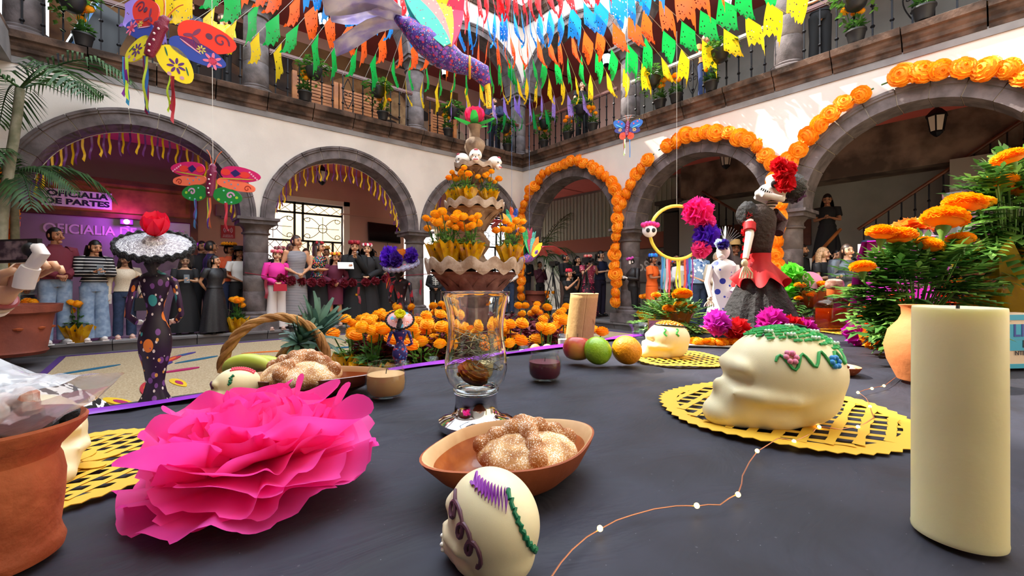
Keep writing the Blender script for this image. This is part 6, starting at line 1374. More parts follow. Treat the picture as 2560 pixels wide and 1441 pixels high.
phone(t, 'pale phone in the hand of the woman in the beige blouse', (-.25, -.08, .8), .3, 'd8d4d0'); held(t, 'handbag', 'black handbag beside the woman in the beige blouse', 'bag', (.32, -.1, .68), lambda o: (MB().box((0, 0, 0), (.3, .1, .2), taper=.9).build('bag_body', blk, o), MB().tube(bez((-.1, 0, .1), (0, 0, .38), (.1, 0, .1), 10), .008, 6).build('strap', blk, o)))
t = PA('woman in a long black dress reading her phone behind the hat', 462, .2, 640, .1, pose='phone', skin='d', top=(.5, blk, 1.0, 0, 1.4), bot=('maxi', blk), hair=('long', '2a1c16'), hp=.2); phone(t, 'phone of the woman in the long black dress', (0, -.33, 1.2), -.4)
PA('woman in a black glitter dress with hands behind her back', 537, -.0, 640, .6, pose='back', skin='b', top=(.4, dotmat('glitter black', '18171b', [('8a888f', 2.5, .16)], 70), 1.0, .01), bot=('maxi', MATS['glitter black']), hair=('curly', '231a17'), hy=.4)
PA('man in an orange polo shirt wearing a dark hat with marigolds', 573, .85, 612, .5, pose='clasp', fem=0, skin='c', top=(.6, cl('orange polo', 'c4502a'), .95, .015), bot=('pants', navy), hair=('short', '1c1614'), hy=.3, shoe='b06a48', extra=lambda t, a, b: hat(t, '2a2420', a, b, .17, .06, mg1))
PA('man in a navy shirt turned away behind the orange polo', 527, 1.0, 604, 1.6, pose='down', fem=0, skin='a', top=(1, navy, .95, .01), bot=('pants', blk), hair=('short', '2a2422')); PA('dark haired man at the back behind the navy shirt', 505, 1.4, 604, .4, pose='down', fem=0, skin='a', top=(1, blk2), bot=('pants', blk))
PA('woman in a white vest and dark hat beside the thick column', 597, .7, 622, .5, pose='clasp', skin='c', top=(.5, wht), bot=('pants', blk), hair=('long', '1a1412'), extra=lambda t, a, b: hat(t, '1c1a1c', a, b, .16, .07))
# --- ladies of the middle arch
t = PA('woman in a bright pink blouse and white trousers with a pink flower crown', 692, .0, 626, .15, pose='clasp', skin='d', top=(1, cl('hot pink', 'e0309a'), .95, .012), bot=('wide', cl('cream trousers', 'd8cdcb')), hair=('bun', '5a3a2a'), extra=lambda t, a, b: crown(t, ['d84a6a', 'e88a8a'], a, b), shoe='c9a596')
held(t, 'clutch_bag', 'red clutch bag held by the woman in bright pink', 'bag', (.02, -.28, .9), lambda o: MB().box((0, 0, 0), (.22, .05, .13), taper=.95).build('clutch_body', cl('red leather', 'a81c30'), o))
PA('woman in a grey patterned sleeveless dress', 741, -.02, 590, .3, pose='clasp', skin='b', top=(0, stripes('zigzag grey', '4e4a52', 'a8a4a8', 20), 1.0, 0, 1.42), bot=('midi', MATS['cloth zigzag grey']), hair=('bun', '3a2620'), hy=.4)
PA('tall long haired woman in a black top with bright embroidered flowers', 797, .12, 606, .55, pose='cross', skin='b', top=(0, dotmat('embroidered black', '141216', [('d8304a', 1, .33), ('3a8ac8', 1.3, .28), ('e8c030', 1.5, .25), ('3aa05a', 1.2, .22)], 22), 1.0, .004, 1.42), bot=('maxi', blk), hair=('long', '3a221a'), hy=.7, extra=lambda t, a, b: crown(t, ['a81c2c'], a, b, 1.69, .07, .028, 4))
PA('woman in a burgundy knee length dress with a yellow flower headband', 838, -.0, 634, .1, pose='clasp', skin='a', top=(1, cl('burgundy dress', '5c1a34'), .95, .012, 1.42), bot=('knee', MATS['cloth burgundy dress']), hair=('long', '1a1210'), hy=.3, extra=lambda t, a, b: crown(t, ['e8b020', 'd8602a'], a, b, 1.69, .085, .034, 7), shoe='c9a08a')
t = PA('woman in black holding a microphone, red flowers in her hair', 886, .1, 606, .1, pose='mic', pose2='read', skin='b', top=(1, blk, .95, .02), bot=('maxi', blk), hair=('long', '1c1412'), extra=lambda t, a, b: crown(t, ['a81c2c', '8a1424'], a, b, 1.695, .085, .04, 7))
held(t, 'microphone', 'grey microphone in the hand of the woman with red flowers', 'microphone', (.03, -.24, 1.44), lambda o: (MB().tube([(0, 0, -.12), (0, 0, .02)], [.012, .016], 10).build('mic_handle', mat('mic grey', '6a6a72', .3, metal=.6), o), MB().ball((0, 0, .04), .026, 12, 8).build('mic_head', mat('mic mesh', '8a8a90', .5, metal=.6), o)), .5)
held(t, 'paper_sheet', 'white sheet of paper held between the two women in black', 'paper', (-.2, -.36, 1.2), lambda o: MB().box((0, 0, 0), (.3, .004, .22)).build('sheet', white, o, False), -.9)
PA('woman in black with white and red flowers in her dark curls', 918, .12, 612, -.1, pose='clasp', skin='d', top=(1, blk2, .95, .02), bot=('maxi', blk2), hair=('curly', '1a1110'), extra=lambda t, a, b: crown(t, ['f0e8e4', 'c8304a'], a, b, 1.69, .085, .036, 8))
PA('woman with long wavy hair behind the purple hat, hand at her face', 962, .3, 632, .2, pose='chin', pose2='phone', skin='b', top=(1, blk), bot=('maxi', blk), hair=('wavy', '6a4a34'), extra=lambda t, a, b: crown(t, ['e8dcd4', 'c84a4a'], a, b, 1.69, .085, .03, 8))
for px, y, yt, lb, kw in ((700, 1.3, 618, 'dark haired woman with flowers at the back, between pink blouse and grey dress', dict(hair=('bun', '17110f'), extra=lambda t, a, b: crown(t, ['e8c0b8', 'c86a7a'], a, b))), (726, 1.5, 610, 'grey haired man at the back above the grey dress', dict(fem=0, hair=('short', '8a8684'), skin='c')), (765, 1.5, 622, 'man at the back behind the tall embroidered woman', dict(fem=0, hair=('short', '3a2a22'))), (815, 1.4, 622, 'woman with a fan shaped headdress at the back', dict(hair=('short', '17110f'), extra=lambda t, a, b: crown(t, ['c8904a'], a, b, 1.72, .06, .04, 6))),
   (850, 1.4, 632, 'dark haired person in white at the back, right of the burgundy dress', dict(top=(1, wht))), (935, 1.5, 628, 'person in a pale shirt at the back between the women in black', dict(top=(1, gry), fem=0)), (978, 1.2, 622, 'man in black at the back behind the purple hat', dict(fem=0)), (870, 1.9, 640, 'person in black farthest back behind the microphone', dict())):
    d = dict(pose='down', skin='c', top=(1, blk2), bot=('pants', blk)); d.update(kw); PA(lb, px, y, yt, .2, **d)
# --- behind the fountain
PA('child in a black skeleton costume with white cuffs', 1088, .05, 668, .1, pose='clasp', fem=0, skin='c', top=(1, blk, .95, .02), bot=('pants', blk), hair=('short', '14110f'),
   extra=lambda t, a, b: ([MB().tube([(.02, -.155, 1.36 - .055 * i), (.07, -.15, 1.37 - .055 * i), (.11, -.12, 1.345 - .055 * i)], .012, 5).tube([(-.02, -.155, 1.36 - .055 * i), (-.07, -.15, 1.37 - .055 * i), (-.11, -.12, 1.345 - .055 * i)], .012, 5).build('rib_print', white, t) for i in range(5)], MB().tube([(0, -.16, 1.38), (0, -.16, 1.1)], .014, 6).build('spine_print', white, t)))
t = PA('person in a black shirt with pink lettering beside the skeleton costume', 1118, .2, 655, .1, pose='clasp', skin='b', top=(.5, blk), bot=('pants', jeansd), hair=('long', '1a1412'))
text('lettering', 'Mi madre\nmurió\nFeliz', .07, mat('pink print', 'e8a8c8', .6), t, (0, -.165, 1.27), (pi / 2, 0, 0), 0, .001)
PA('woman in jeans half hidden behind the fountain bowl', 1272, .1, 648, -.2, pose='clasp', skin='b', top=(1, wht, 1.0), bot=('pants', jeansd), hair=('long', '1a1412'))
PA('bearded man in a dark blazer and white shirt, arms crossed', 1312, .62, 640, -.1, pose='cross', fem=0, skin='b', top=(1, cl('dark blazer', '20222a'), .88, .02, 1.42), bot=('pants', cl('slate trousers', '2a3240')), hair=('short', '2a1c16'), extra=lambda t, a, b: (MB().prism([(-.05, 1.42), (.05, 1.42), (.04, .95), (-.04, .95)], .01, X=X3((0, -.158, 0), pi / 2)).build('white_shirt', wht, t, False), MB().ball((0, -.062, 1.505), (.058, .045, .042), 12, 8, X=headX(a, b)).build('beard', browm, t)))
t = PB('reporter holding out a foam microphone beside the palm', 1349, .7, 655, .6, pose='mic', fem=0, skin='c', top=(1, cl('maroon jacket', '4a1c2c')), bot=('pants', blk)); held(t, 'microphone', 'microphone with a white cube, held out by the reporter near the palm', 'microphone', (.04, -.28, 1.45), lambda o: (MB().tube([(0, 0, -.12), (0, 0, .05)], .014, 8).build('mic_handle', blackm, o), MB().box((0, 0, .03), (.06, .06, .05)).build('mic_cube', white, o, False), MB().ball((0, 0, .09), .035, 10, 8).build('mic_foam', blackm, o)))
def tripod(label, p, h, cam=True):
    t = thing('camera_tripod', label, 'tripod', p); 
    for i in range(3): a = i * 2.09 + .4; MB().tube([(.02 * cos(a), .02 * sin(a), h * .9), (.3 * cos(a), .3 * sin(a), 0)], .014, 6).build('leg', blackm, t)
    MB().tube([(0, 0, h * .6), (0, 0, h)], .016, 8).build('centre_column', blackm, t); MB().box((0, 0, h + .02), (.07, .07, .05)).build('tripod_head', blackm, t, False)
    if cam: MB().box((0, -.02, h + .1), (.1, .22, .12)).build('camera_body', blackm, t, False); MB().tube([(0, -.13, h + .1), (0, -.22, h + .1)], .04, 12).build('lens', blackm, t)
p = onB(1382, .05); tripod('black camera tripod in front of the cameraman, nearer the palm', (p.x, p.y, AZ), 1.25); p = onB(1465, .1); tripod('black camera tripod in front of the woman in pink', (p.x, p.y, AZ), 1.3)
t = PB('cameraman in a black shirt looking left', 1413, .5, 636, .9, pose='phone', fem=0, skin='a', top=(1, blk, .95, .02), bot=('pants', cl('brown trousers', '5a4238')), hair=('short', '14110f'), hy=.4); PB('curly dark haired woman in black right of the cameraman', 1444, .9, 642, .7, pose='phone', skin='b', top=(1, blk), bot=('pants', blk), hair=('curly', '120e0e'))
t = PB('woman in a pink embroidered costume with a red flower crown, holding a camera', 1470, .3, 640, .5, pose='cam', skin='d', top=(.5, dotmat('pink costume', 'b03a5a', [('e8b0a0', 1, .3), ('3a2a3a', 1.4, .3)], 18), .95, .02), bot=('maxi', dotmat('dark flowered skirt', '3a1a2c', [('c8405a', 1, .3)], 16)), hair=('bun', '1a1210'), extra=lambda t, a, b: crown(t, ['d84a4a', 'e8a090'], a, b, 1.69, .085, .036, 8))
held(t, 'camera', 'black camera held by the woman in the pink costume', 'camera', (0, -.42, 1.48), lambda o: (MB().box((0, 0, 0), (.14, .07, .1)).build('camera_body', blackm, o, False), MB().tube([(0, -.03, 0), (0, -.11, 0)], .035, 12).build('lens', blackm, o)))
PB('woman in a navy polo with tied hair left of the garland column', 1500, .9, 628, .9, pose='phone', skin='d', top=(.5, navy, .95, .01), bot=('pants', cl('plum trousers', '2c2438')), hair=('tail', '14100f'), hp=.2)
p = onB(1428, -.02); t = person('crouching woman photographing with her phone, red flower in her hair', (p.x - .1, p.y, 0), AZ - .42, 1.58, face(p) + .9, pose='cam', skin='b', top=(.4, blk), bot=('squat', blk), hair=('bun', '14100f'), extra=lambda t, a, b: crown(t, ['d02040'], a, b, 1.7, .05, .05, 4)); phone(t, 'phone of the crouching woman', (0, -.4, 1.52), 0)
# --- right arches
PB('woman with white skull makeup in a black lace top and a purple flower crown', 1580, .1, 645, -.7, pose='phone', skin='w', top=(1, dotmat('black lace', '151317', [('6a5548', 2, .2)], 60), .95, .008), bot=('pants', blk), hair=('bun', '120e0e'), hy=-.5, hp=.2, extra=lambda t, a, b: crown(t, ['c030a0', 'd050b0'], a, b, 1.69, .085, .036, 8))
t = PB('woman in a bright orange dress with a blue flower crown, seen from behind', 1630, .0, 638, 1.2, pose='phone', skin='c', top=(.5, cl('orange dress', 'e8641c'), .95, .015), bot=('mini', MATS['cloth orange dress']), hair=('bun', '1a1210'), extra=lambda t, a, b: crown(t, ['2a6ae0', '38a0e8'], a, b, 1.69, .09, .045, 8), shoe='8a6a50')
held(t, 'tote_bag', 'white tote bag with red print hanging beside the orange dress', 'bag', (.26, -.05, .72), lambda o: (MB().box((0, 0, 0), (.06, .34, .4), taper=.9).build('bag_body', dotmat('tote print', 'e8dcd4', [('c84a3a', 1, .3)], 14), o), MB().tube(bez((0, -.1, .2), (0, -.02, .85), (0, .1, .2), 12), .012, 6).build('strap', wht, o)))
PB('person in a pale grey hooded sweater bending over, bright hair flowers', 1668, .2, 648, 1.0, pose='phone', skin='c', top=(1, gry, .92, .03), bot=('pants', blk), hair=('short', '1a1412'), hp=.4, extra=lambda t, a, b: crown(t, ['e8502a', '3a6ac8'], a, b, 1.68, .09, .03, 8))
t = PB('man in a white shirt holding a framed folder', 1706, .35, 640, .3, pose='phone', fem=0, skin='c', top=(1, wht, .95, .02), bot=('pants', cl('beige trousers', '9a8a72')), hair=('short', '1c1614')); held(t, 'folder', 'cream folder with dark centre held by the man in white', 'folder', (0, -.33, 1.15), lambda o: (MB().box((0, 0, 0), (.28, .02, .3)).build('cover', mat('cream card', 'd8c9b0', .6), o, False), MB().box((0, -.011, -.02), (.12, .004, .18)).build('photo', bur, o, False)), -.15)
PB('elderly grey haired man in a blue plaid shirt and jeans with glasses', 1746, .1, 620, .7, pose='clasp', fem=0, skin='d', top=(.6, dotmat('blue plaid', '7f9cc0', [('dfe6ee', .8, .4), ('3a5a94', .6, .3)], 16), .95, .03), bot=('pants', jeansd), hair=('short', '9a9896'), hy=.7, extra=lambda t, a, b: [MB().tube([(s * .031 + .022 * cos(q), -.102, 1.598 + .018 * sin(q)) for q in [2 * pi * i / 12 for i in range(13)]], .003, 4, X=headX(a, b)).build('eyeglasses', blackm, t) for s in (-1, 1)])
PB('elderly woman in beige behind the blue and white figure', 1793, .2, 632, .4, pose='clasp', skin='d', top=(1, cl('beige cardigan', 'c9b8a0'), .9, .02), bot=('midi', cl('beige skirt', 'a89a88')), hair=('short', 'b8a890'))
PB('person in a straw hat behind the red waisted figure', 1838, .7, 610, .3, pose='down', fem=0, skin='c', top=(1, cl('brown jacket', '5a4a44')), bot=('pants', blk), extra=lambda t, a, b: hat(t, 'c9a468', a, b, .2, .1))
PB('woman with glasses in the shade behind the black sleeve', 1868, .9, 625, .6, pose='down', skin='b', top=(1, blk2), bot=('pants', blk), hair=('long', '17110f')); PB('dark haired man in the shade right of the grey hooded sweater', 1690, 1.1, 636, .3, pose='down', fem=0, skin='a', top=(1, blk), bot=('pants', blk)); PB('woman in the shade between white shirt and plaid shirt', 1724, 1.2, 640, .3, pose='down', skin='a', top=(1, blk), bot=('pants', blk), hair=('long', '14100f'))
PB('bearded man in a black suit and open white collar', 2004, .8, 612, 1.1, pose='clasp', fem=0, skin='b', top=(1, blk, .9, .02), bot=('pants', blk), hair=('short', '1a1412'), hy=.3, extra=lambda t, a, b: (MB().ball((0, -.062, 1.505), (.058, .045, .042), 12, 8, X=headX(a, b)).build('beard', browm, t), MB().prism([(-.045, 1.43), (.045, 1.43), (0, 1.2)], .01, X=X3((0, -.158, 0), pi / 2)).build('white_shirt', wht, t, False)))
PB('blonde woman in a black top, hand at her chin', 2058, .1, 620, 1.0, pose='chin', pose2='cross', skin='d', top=(.4, blk), bot=('pants', blk), hair=('long', 'a8825a'), hy=.3)
PB('young woman in a shiny grey puffer jacket with hair tied back', 2118, -.05, 612, .3, pose='cross', skin='d', top=(1, mat('grey puffer', '3e4650', .3, bump=.8, bs=12, coat=.3), .92, .04), bot=('pants', blk), hair=('tail', '3a281e'), hy=.3)
t = PB('man in a navy cap holding up a phone', 2168, .4, 604, -.2, pose='cam', fem=0, skin='c', top=(1, blk), bot=('pants', blk), extra=lambda t, a, b: MB().lathe([(.088, 1.64), (.09, 1.68), (.07, 1.72), (0, 1.735)], 18, X=headX(a, b), cap=False).prism([(.08 * cos(q), -.05 - .12 * sin(q)) for q in [pi * i / 10 for i in range(11)]], .01, X=headX(a, b) @ X3((0, 0, 1.645))).build('cap', cl('navy cap', '2a3450'), t)); phone(t, 'white phone raised by the man in the navy cap', (0, -.4, 1.55), 0, 'd8d4d4')
PB('dark haired person half hidden beside the puffer jacket', 2092, .8, 626, .4, pose='down', skin='b', top=(1, blk), bot=('pants', blk), hair=('long', '14100f'))
p = onB(2068, 2.35); person('dark clothed girl standing on the stair landing looking at her phone', p, 1.2, zat(486, p) - 1.2, face(p), pose='phone', skin='c', top=(.5, blk), bot=('maxi', blk), hair=('long', '14100f'), hp=.4)
# --- gallery
PA('woman in a bright yellow sweater resting her chin on her hand', 556, .28, 36, .3, FZ2, pose='chin', pose2='lean', skin='d', top=(1, cl('bright yellow', 'd8d840'), .95, .025), bot=('pants', blk), hair=('short', '4a3426'), hy=.4)
PA('woman in a patterned blouse leaning on the rail beside the red butterfly', 472, .5, 2, .3, FZ2, pose='lean', skin='d', top=(1, dotmat('blue print', '2a3048', [('8a8a9a', 1.4, .25)], 30), .95, .01), bot=('pants', blk), hair=('short', '17110f'), hp=.3)
PA('bearded man in a dark suit and pale pink shirt on the gallery corner', 1236, .3, 246, -.1, FZ2, pose='lean', fem=0, skin='b', top=(1, navy, .88, .02, 1.42), bot=('pants', cl('dark suit trousers', '16182a')), hair=('short', '1a1412'), extra=lambda t, a, b: (MB().prism([(-.05, 1.42), (.05, 1.42), (.03, 1.0), (-.03, 1.0)], .01, X=X3((0, -.158, 0), pi / 2)).build('pink_shirt', cl('pale pink', 'd8a8a8'), t, False), MB().ball((0, -.062, 1.505), (.058, .045, .042), 12, 8, X=headX(a, b)).build('beard', browm, t)))
PB('woman with folded arms leaning on the right gallery rail behind yellow flags', 1455, .3, 205, .3, FZ2, pose='lean', skin='d', top=(.3, blk), bot=('pants', blk), hair=('wavy', '3a2820')); PB('woman in an orange top leaning over the right gallery rail', 1762, .3, 88, .7, FZ2, pose='lean', skin='b', top=(.6, cl('orange top', 'c8702a'), .98, .01), bot=('pants', cl('blue trousers', '2a3a6a')), hair=('short', '8a6a48'), hp=.3, hy=.4)
PB('person in black leaning beside the outer right gallery column', 2050, .3, -60, .3, FZ2, pose='lean', skin='b', top=(.4, blk), bot=('pants', blk), hair=('long', '17110f'))
# --- filming hand at the left edge
Q = pt(-420, 700, 1.05); Q.z = 0; yw = -YAW - pi / 2 - .35 + pi
def loc_of(w, Q=Q, yw=yw, k=1.0): return M4.Rotation(-yw, 3, 'Z') @ (w - Q) / k
hw = loc_of(pt(18, 722, .98)); he = loc_of(pt(-150, 860, .98))
sx = 1 if hw.x > 0 else -1
po_r = ((he.x * 1, he.y, he.z), (hw.x, hw.y, hw.z)); mir = ((-he.x, he.y, he.z), (-hw.x, hw.y, hw.z))
t = person('person at the left edge filming with a white gimbal, only forearm in view', Q, 0, 1.7, yw, pose=po_r if True else 'down', pose2='down', fem=0, skin='d', top=(.5, wht), bot=('pants', jeansd), vox=.012, hair=('short', '17110f'))
for c, f in (('8a3a3a', 0), ('c9b49a', .014), ('e8e0dc', .028)):
    a, e = pt(18, 722, .98), pt(-150, 860, .98); d = (e - a).normalized(); c_ = a + d * (.03 + f); u = d.orthogonal().normalized(); v = d.cross(u); o = MB().tube([u * .034 * cos(q) + v * .03 * sin(q) for q in [2 * pi * i / 20 for i in range(21)]], .006, 6, cap=False).build('bracelet', mat('bracelet ' + c, c, .5), None, loc=c_); tag(o, {'8a3a3a': 'dark red', 'c9b49a': 'beige', 'e8e0dc': 'white'}[c] + ' bracelet on the filming wrist at the left edge', 'bracelet', 'bracelets on the filming wrist')
g = thing('phone_gimbal', 'white handheld gimbal carrying a dark phone at the left edge', 'gimbal', pt(62, 690, .93)); gw = mat('gimbal white', 'd8d2d0', .35)
L_ = lambda px, py, Y=.93: pt(px, py, Y) - g.location
MB().tube([L_(58, 720), L_(66, 690), L_(78, 668)], [.017, .018, .016], 12).build('handle', gw, g); MB().tube([L_(78, 668), L_(92, 650), L_(104, 634), L_(96, 622), L_(80, 622)], [.012, .013, .014, .013, .012], 12).build('arm', gw, g); MB().ball(L_(80, 624), .016, 12, 8).build('motor', blackm, g)
cx_ = L_(42, 628); X = M4.Translation(cx_) @ M4.Rotation(-YAW, 4, 'Z') @ M4.Rotation(rad(-2), 4, 'Y'); MB().box((0, 0, 0), (.1, .01, .05), X=X).build('phone_case', blackm, g, False); scm = mat('phone screen', '7a6a70', .3, col2='2a2030', vs=60, em=0); MB().box((-.006, -.0055, .001), (.07, .001, .04), X=X).build('screen', scm, g, False); MB().box((.04, -.0055, .0), (.014, .001, .02), X=X).build('screen_icon', mat('green icon', '3ae070', em=1.5), g, False)
# ================================================================ paper figures, fruit basket, near plants
bonew = mat('painted bone white', 'ece8e2', .5)
def figure(label, p, rz, H, dress, hatm, rimm, flower_col, tilt, hw=.235, rot=0, w=1, fl_r=.11, extra=None):
    t = thing('catrina_figure', label, 'figurine', p, rz); t.scale = (H * w, H * w, H)
    pr = [(.15, 0), (.12, .03), (.075, .1), (.06, .15), (.075, .22), (.105, .3), (.112, .355), (.1, .41), (.065, .465), (.052, .5), (.06, .54), (.085, .6), (.1, .64), (.105, .665), (.085, .69), (.04, .705), (.024, .715)]
    MB().lathe(pr, 36, sy=.72, fn=lambda a, z: 1 + (.14 * cos(8 * a) * max(0, 1 - z / .13)) if z < .13 else 1).build('dress', dress, t, ang=180)
    for s in (-1, 1):
        MB().tube([(.09 * s, 0, .665), (.125 * s, 0, .65), (.155 * s, .02, .56), (.17 * s, .01, .49), (.13 * s, -.06, .455)], [.024, .026, .022, .02, .019], 10).build('arm', dress, t); h = MB().ball((.11 * s, -.075, .45), (.025, .018, .014), 8, 6)
        for i in range(4): h.tube([(.105 * s, -.08, .45), (.08 * s, -.095, .455 - .008 * i)], .005, 5)
        h.build('hand', bonew, t)
    MB().tube([(0, 0, .69), (0, 0, .76)], .018, 10).ball((0, .0, .79), (.045, .055, .058), 14, 10).ball((0, -.02, .755), (.03, .035, .03), 10, 8).build('skull_head', bonew, t)
    b = MB(); [b.ball((.018 * s, -.05, .792), (.012, .008, .013), 8, 6) for s in (-1, 1)]; b.build('eye_sockets', dk, t)
    b = MB().ball((0, .025, .79), (.055, .05, .07), 12, 8).tube([(.0, .06, .8), (.02, .08, .74), (0, .07, .69)], [.035, .04, .02], 8); b.build('hair', mat('black lace', '131115', .6), t)
    X = M4.Translation((0, 0, .845)) @ M4.Rotation(rot, 4, 'Z') @ M4.Rotation(tilt, 4, 'X')
    MB().lathe([(.0, .03), (.07, .028), (.085, .012), (hw * .95, -.004), (hw, -.012), (hw * .95, -.014), (.08, 0), (0, .01)], 48, X=X, sy=.86).build('hat_brim', hatm, t)
    rows = [[((hw - .005 + .016 * cos(v)) * cos(a) * (1 + .012 * sin(31 * a)), .86 * (hw - .005 + .016 * cos(v)) * sin(a) * (1 + .012 * sin(31 * a)), -.01 + .018 * sin(v) + .006 * sin(23 * a)) for a in [2 * pi * i / 120 for i in range(120)]] for v in [2 * pi * k / 6 for k in range(7)]]
    MB().sheet(rows, X=X, closed=True).build('lace_rim', rimm, t)
    b = MB()
    for i, (rr, n_) in enumerate(((.13, 6), (.1, 5), (.07, 4), (.045, 3))):
        for k in range(n_): b.sheet(petal(fl_r * rr / .13 * 1.1, fl_r * .6 * rr / .13 + .01, .2 + .3 * i, k * 2 * pi / n_ + i, .8), X=X @ M4.Translation((0, -.03, .03)))
    b.build('hat_flower', mat('crepe flower ' + flower_col, flower_col, .55, tl=.3), t, ang=180)
    if extra: extra(t, X)
    return t
dr1 = dotmat('dark floral print', '1e1224', [('e8dcd4', 1.9, .2), ('e88030', .75, .3), ('3a9a98', .6, .22), ('7a4a90', 1.2, .25), ('e8a850', 1.3, .16)], 12, .5, base2='35183c')
lace = mat('black lace trim', '121014', .6, bump=.8, bs=80); seq = mat('white sequins', 'd8d4d8', .2, metal=.3, col2='9a949c', vs=60, bump=.5, bs=90)
p = onA(388, -7.93); veil = mat('black veil net', '151216', .6, alpha=.55)
figure('tall papier mache figure in a dark floral mermaid dress, wide hat with a red rose', (p.x, -7.93, .812), face(p) + pi - .15, .405, dr1, seq, lace, 'ee2348', rad(-20), w=.62, extra=lambda t, X: MB().sheet([[((.235 + .02 * v) * cos(a) * (1 + .03 * sin(9 * a)), .86 * (.235 + .02 * v) * sin(a) * (1 + .03 * sin(9 * a)), -.01 - .07 * v * (1 + .2 * sin(5 * a))) for a in [2 * pi * i / 80 for i in range(80)]] for v in (0, .5, 1)], X=X, closed=True).build('veil', veil, t, ang=180), fl_r=.115, hw=.26)
p = onA(1000, -7.86); figure('small painted paper figure in a tilted hat with a yellow flower', (p.x, -7.86, .79), face(p) + pi, .205, dotmat('blue red print', '38306e', [('c83a4a', .8, .34), ('e8a0a0', 1.3, .22), ('4a80c8', 1.1, .26)], 16), dotmat('pink blue hat print', 'd8a0a0', [('58a8c8', .7, .4), ('e87a5a', 1.1, .3), ('f0e0d8', 1.5, .2)], 14), lace, 'f2ec3a', rad(-48), .2, fl_r=.1)
p = onA(1003, -4.1); figure('papier mache figure in a dark rose print dress and purple feathered hat', (p.x, -4.1, .2), face(p) + pi - .5, 1.28, dotmat('rose print', '261c26', [('c83040', .7, .36), ('e87a7a', 1.1, .2), ('5a5a6a', 1.4, .25)], 13), dotmat('grey floral hat', '8a7f90', [('c86a7a', 1, .3), ('4a4a68', 1.3, .3)], 14), mat('grey hat rim', '8a8298', .6), 'e88a28', rad(-18), .24, w=.72, fl_r=.1,
  extra=lambda t, X: ([o.__setattr__('matrix_local', X @ M4.Translation((x, y, .06))) for x, y, o in ((-.13, -.05, put('pompom', pom_mesh('5a2ab0', .08, 2), t)), (.14, .02, put('pompom', pom_mesh('6020c8', .12, 4), t)), (.02, .08, put('pompom', pom_mesh('4a2090', .08, 5), t)))], [put('ribbon', ribbon_me(mat('satin ' + c, c, .35), .16, .02, i, .02), t, (.18 + .012 * i, 0, .8)) for i, c in enumerate(('c83048', 'e87a30', 'a02040'))], [put('ribbon', ribbon_me(mat('satin ' + c, c, .35), .22, .02, i, .02), t, (-.16 + .012 * i, 0, .55)) for i, c in enumerate(('e8a030', '6a3aa0', 'c84030'))]))
# black dressed figure with the red waist
crb = mat('black crepe paper', '1c191a', .75, bump=1.0, bs=60, col2='2a2627', vs=30); crr = mat('red crepe paper', 'd41c24', .6, col2='b8141c', vs=10, tl=.2)
bp = tb(1898, 846); bf = thing('catrina_figure', 'tall paper figure in black crepe with red waist ruffle, white skull face and red flower', 'figurine', (bp.x, bp.y, TZ + .001), -YAW)
n = 64
rows = [[(r * cos(a) * (1 + .07 * q * sin(11 * a + 2 * sin(3 * a))), r * .9 * sin(a) * (1 + .07 * q * sin(11 * a + 2 * sin(3 * a))), z) for a in [2 * pi * i / n for i in range(n)]] for r, z, q in ((.142, 0, 1.2), (.137, .02, 1.1), (.118, .07, 1), (.092, .13, .9), (.066, .19, .7), (.042, .235, .4), (.034, .25, .1))]
MB().sheet(rows, closed=True).build('skirt', crb, bf, ang=35)
rows = [[(r * cos(a) * (1 + .1 * q * sin(9 * a)), r * .9 * sin(a) * (1 + .1 * q * sin(9 * a)), z + .012 * q * sin(7 * a)) for a in [2 * pi * i / 90 for i in range(90)]] for r, z, q in ((.036, .292, 0), (.037, .262, 0), (.056, .235, .5), (.078, .205, 1), (.086, .19, 1.4))]
MB().sheet(rows, closed=True).build('waist_ruffle', crr, bf, ang=40)
MB().lathe([(.036, .285), (.042, .32), (.052, .37), (.055, .41), (.048, .435), (.03, .452), (.018, .46)], 28, sy=.75, fn=lambda a, z: 1 + .03 * sin(13 * a)).build('bodice', mat('brown black crepe', '33241f', .75, bump=.8, bs=70), bf, ang=180)
MB().ball((-.04, 0, .425), (.035, .035, .045), 14, 10, fn=lambda d: 1 + .08 * sin(14 * d.x + 5 * d.y)).build('shoulder_puff', crb, bf); MB().tube([(.045, 0, .43), (.085, .02, .4), (.06, -.01, .36)], [.022, .024, .015], 10).build('bent_sleeve', mat('dark plum crepe', '3a1e22', .6, bump=.6, bs=60), bf)
MB().tube([(-.045, -.02, .4), (-.06, -.05, .35), (-.085, -.07, .27)], [.014, .013, .009], 10).build('arm', bonew, bf)
b = MB().tube([(-.052, -.035, .39), (-.058, -.045, .365)], .019, 10); b.build('red_cuff', crr, bf)
h = MB().ball((-.09, -.074, .255), (.012, .008, .014), 8, 6)
for i in range(5): h.tube([(-.09, -.075, .25), (-.105 + .009 * i, -.08, .222 - .004 * (i % 2)), (-.108 + .01 * i, -.078, .205)], .003, 5)
h.build('skeleton_hand', mat('aged bone', 'd8c9a4', .6), bf)
MB().tube([(.01, .0, .42), (.035, 0, .45), (.06, 0, .485)], [.022, .015, .014], 10).build('neck', mat('striped neck', 'c9b0a0', .6), bf)
for z in (.452, .462, .472): MB().tube([((z - .42) * .8 + .01 + .0165 * cos(a), .0155 * sin(a), z) for a in [2 * pi * i / 16 for i in range(17)]], .0022, 5).build('neck_band', crb, bf)
X = M4.Translation((.062, 0, .505)) @ M4.Rotation(rad(28), 4, 'Y')
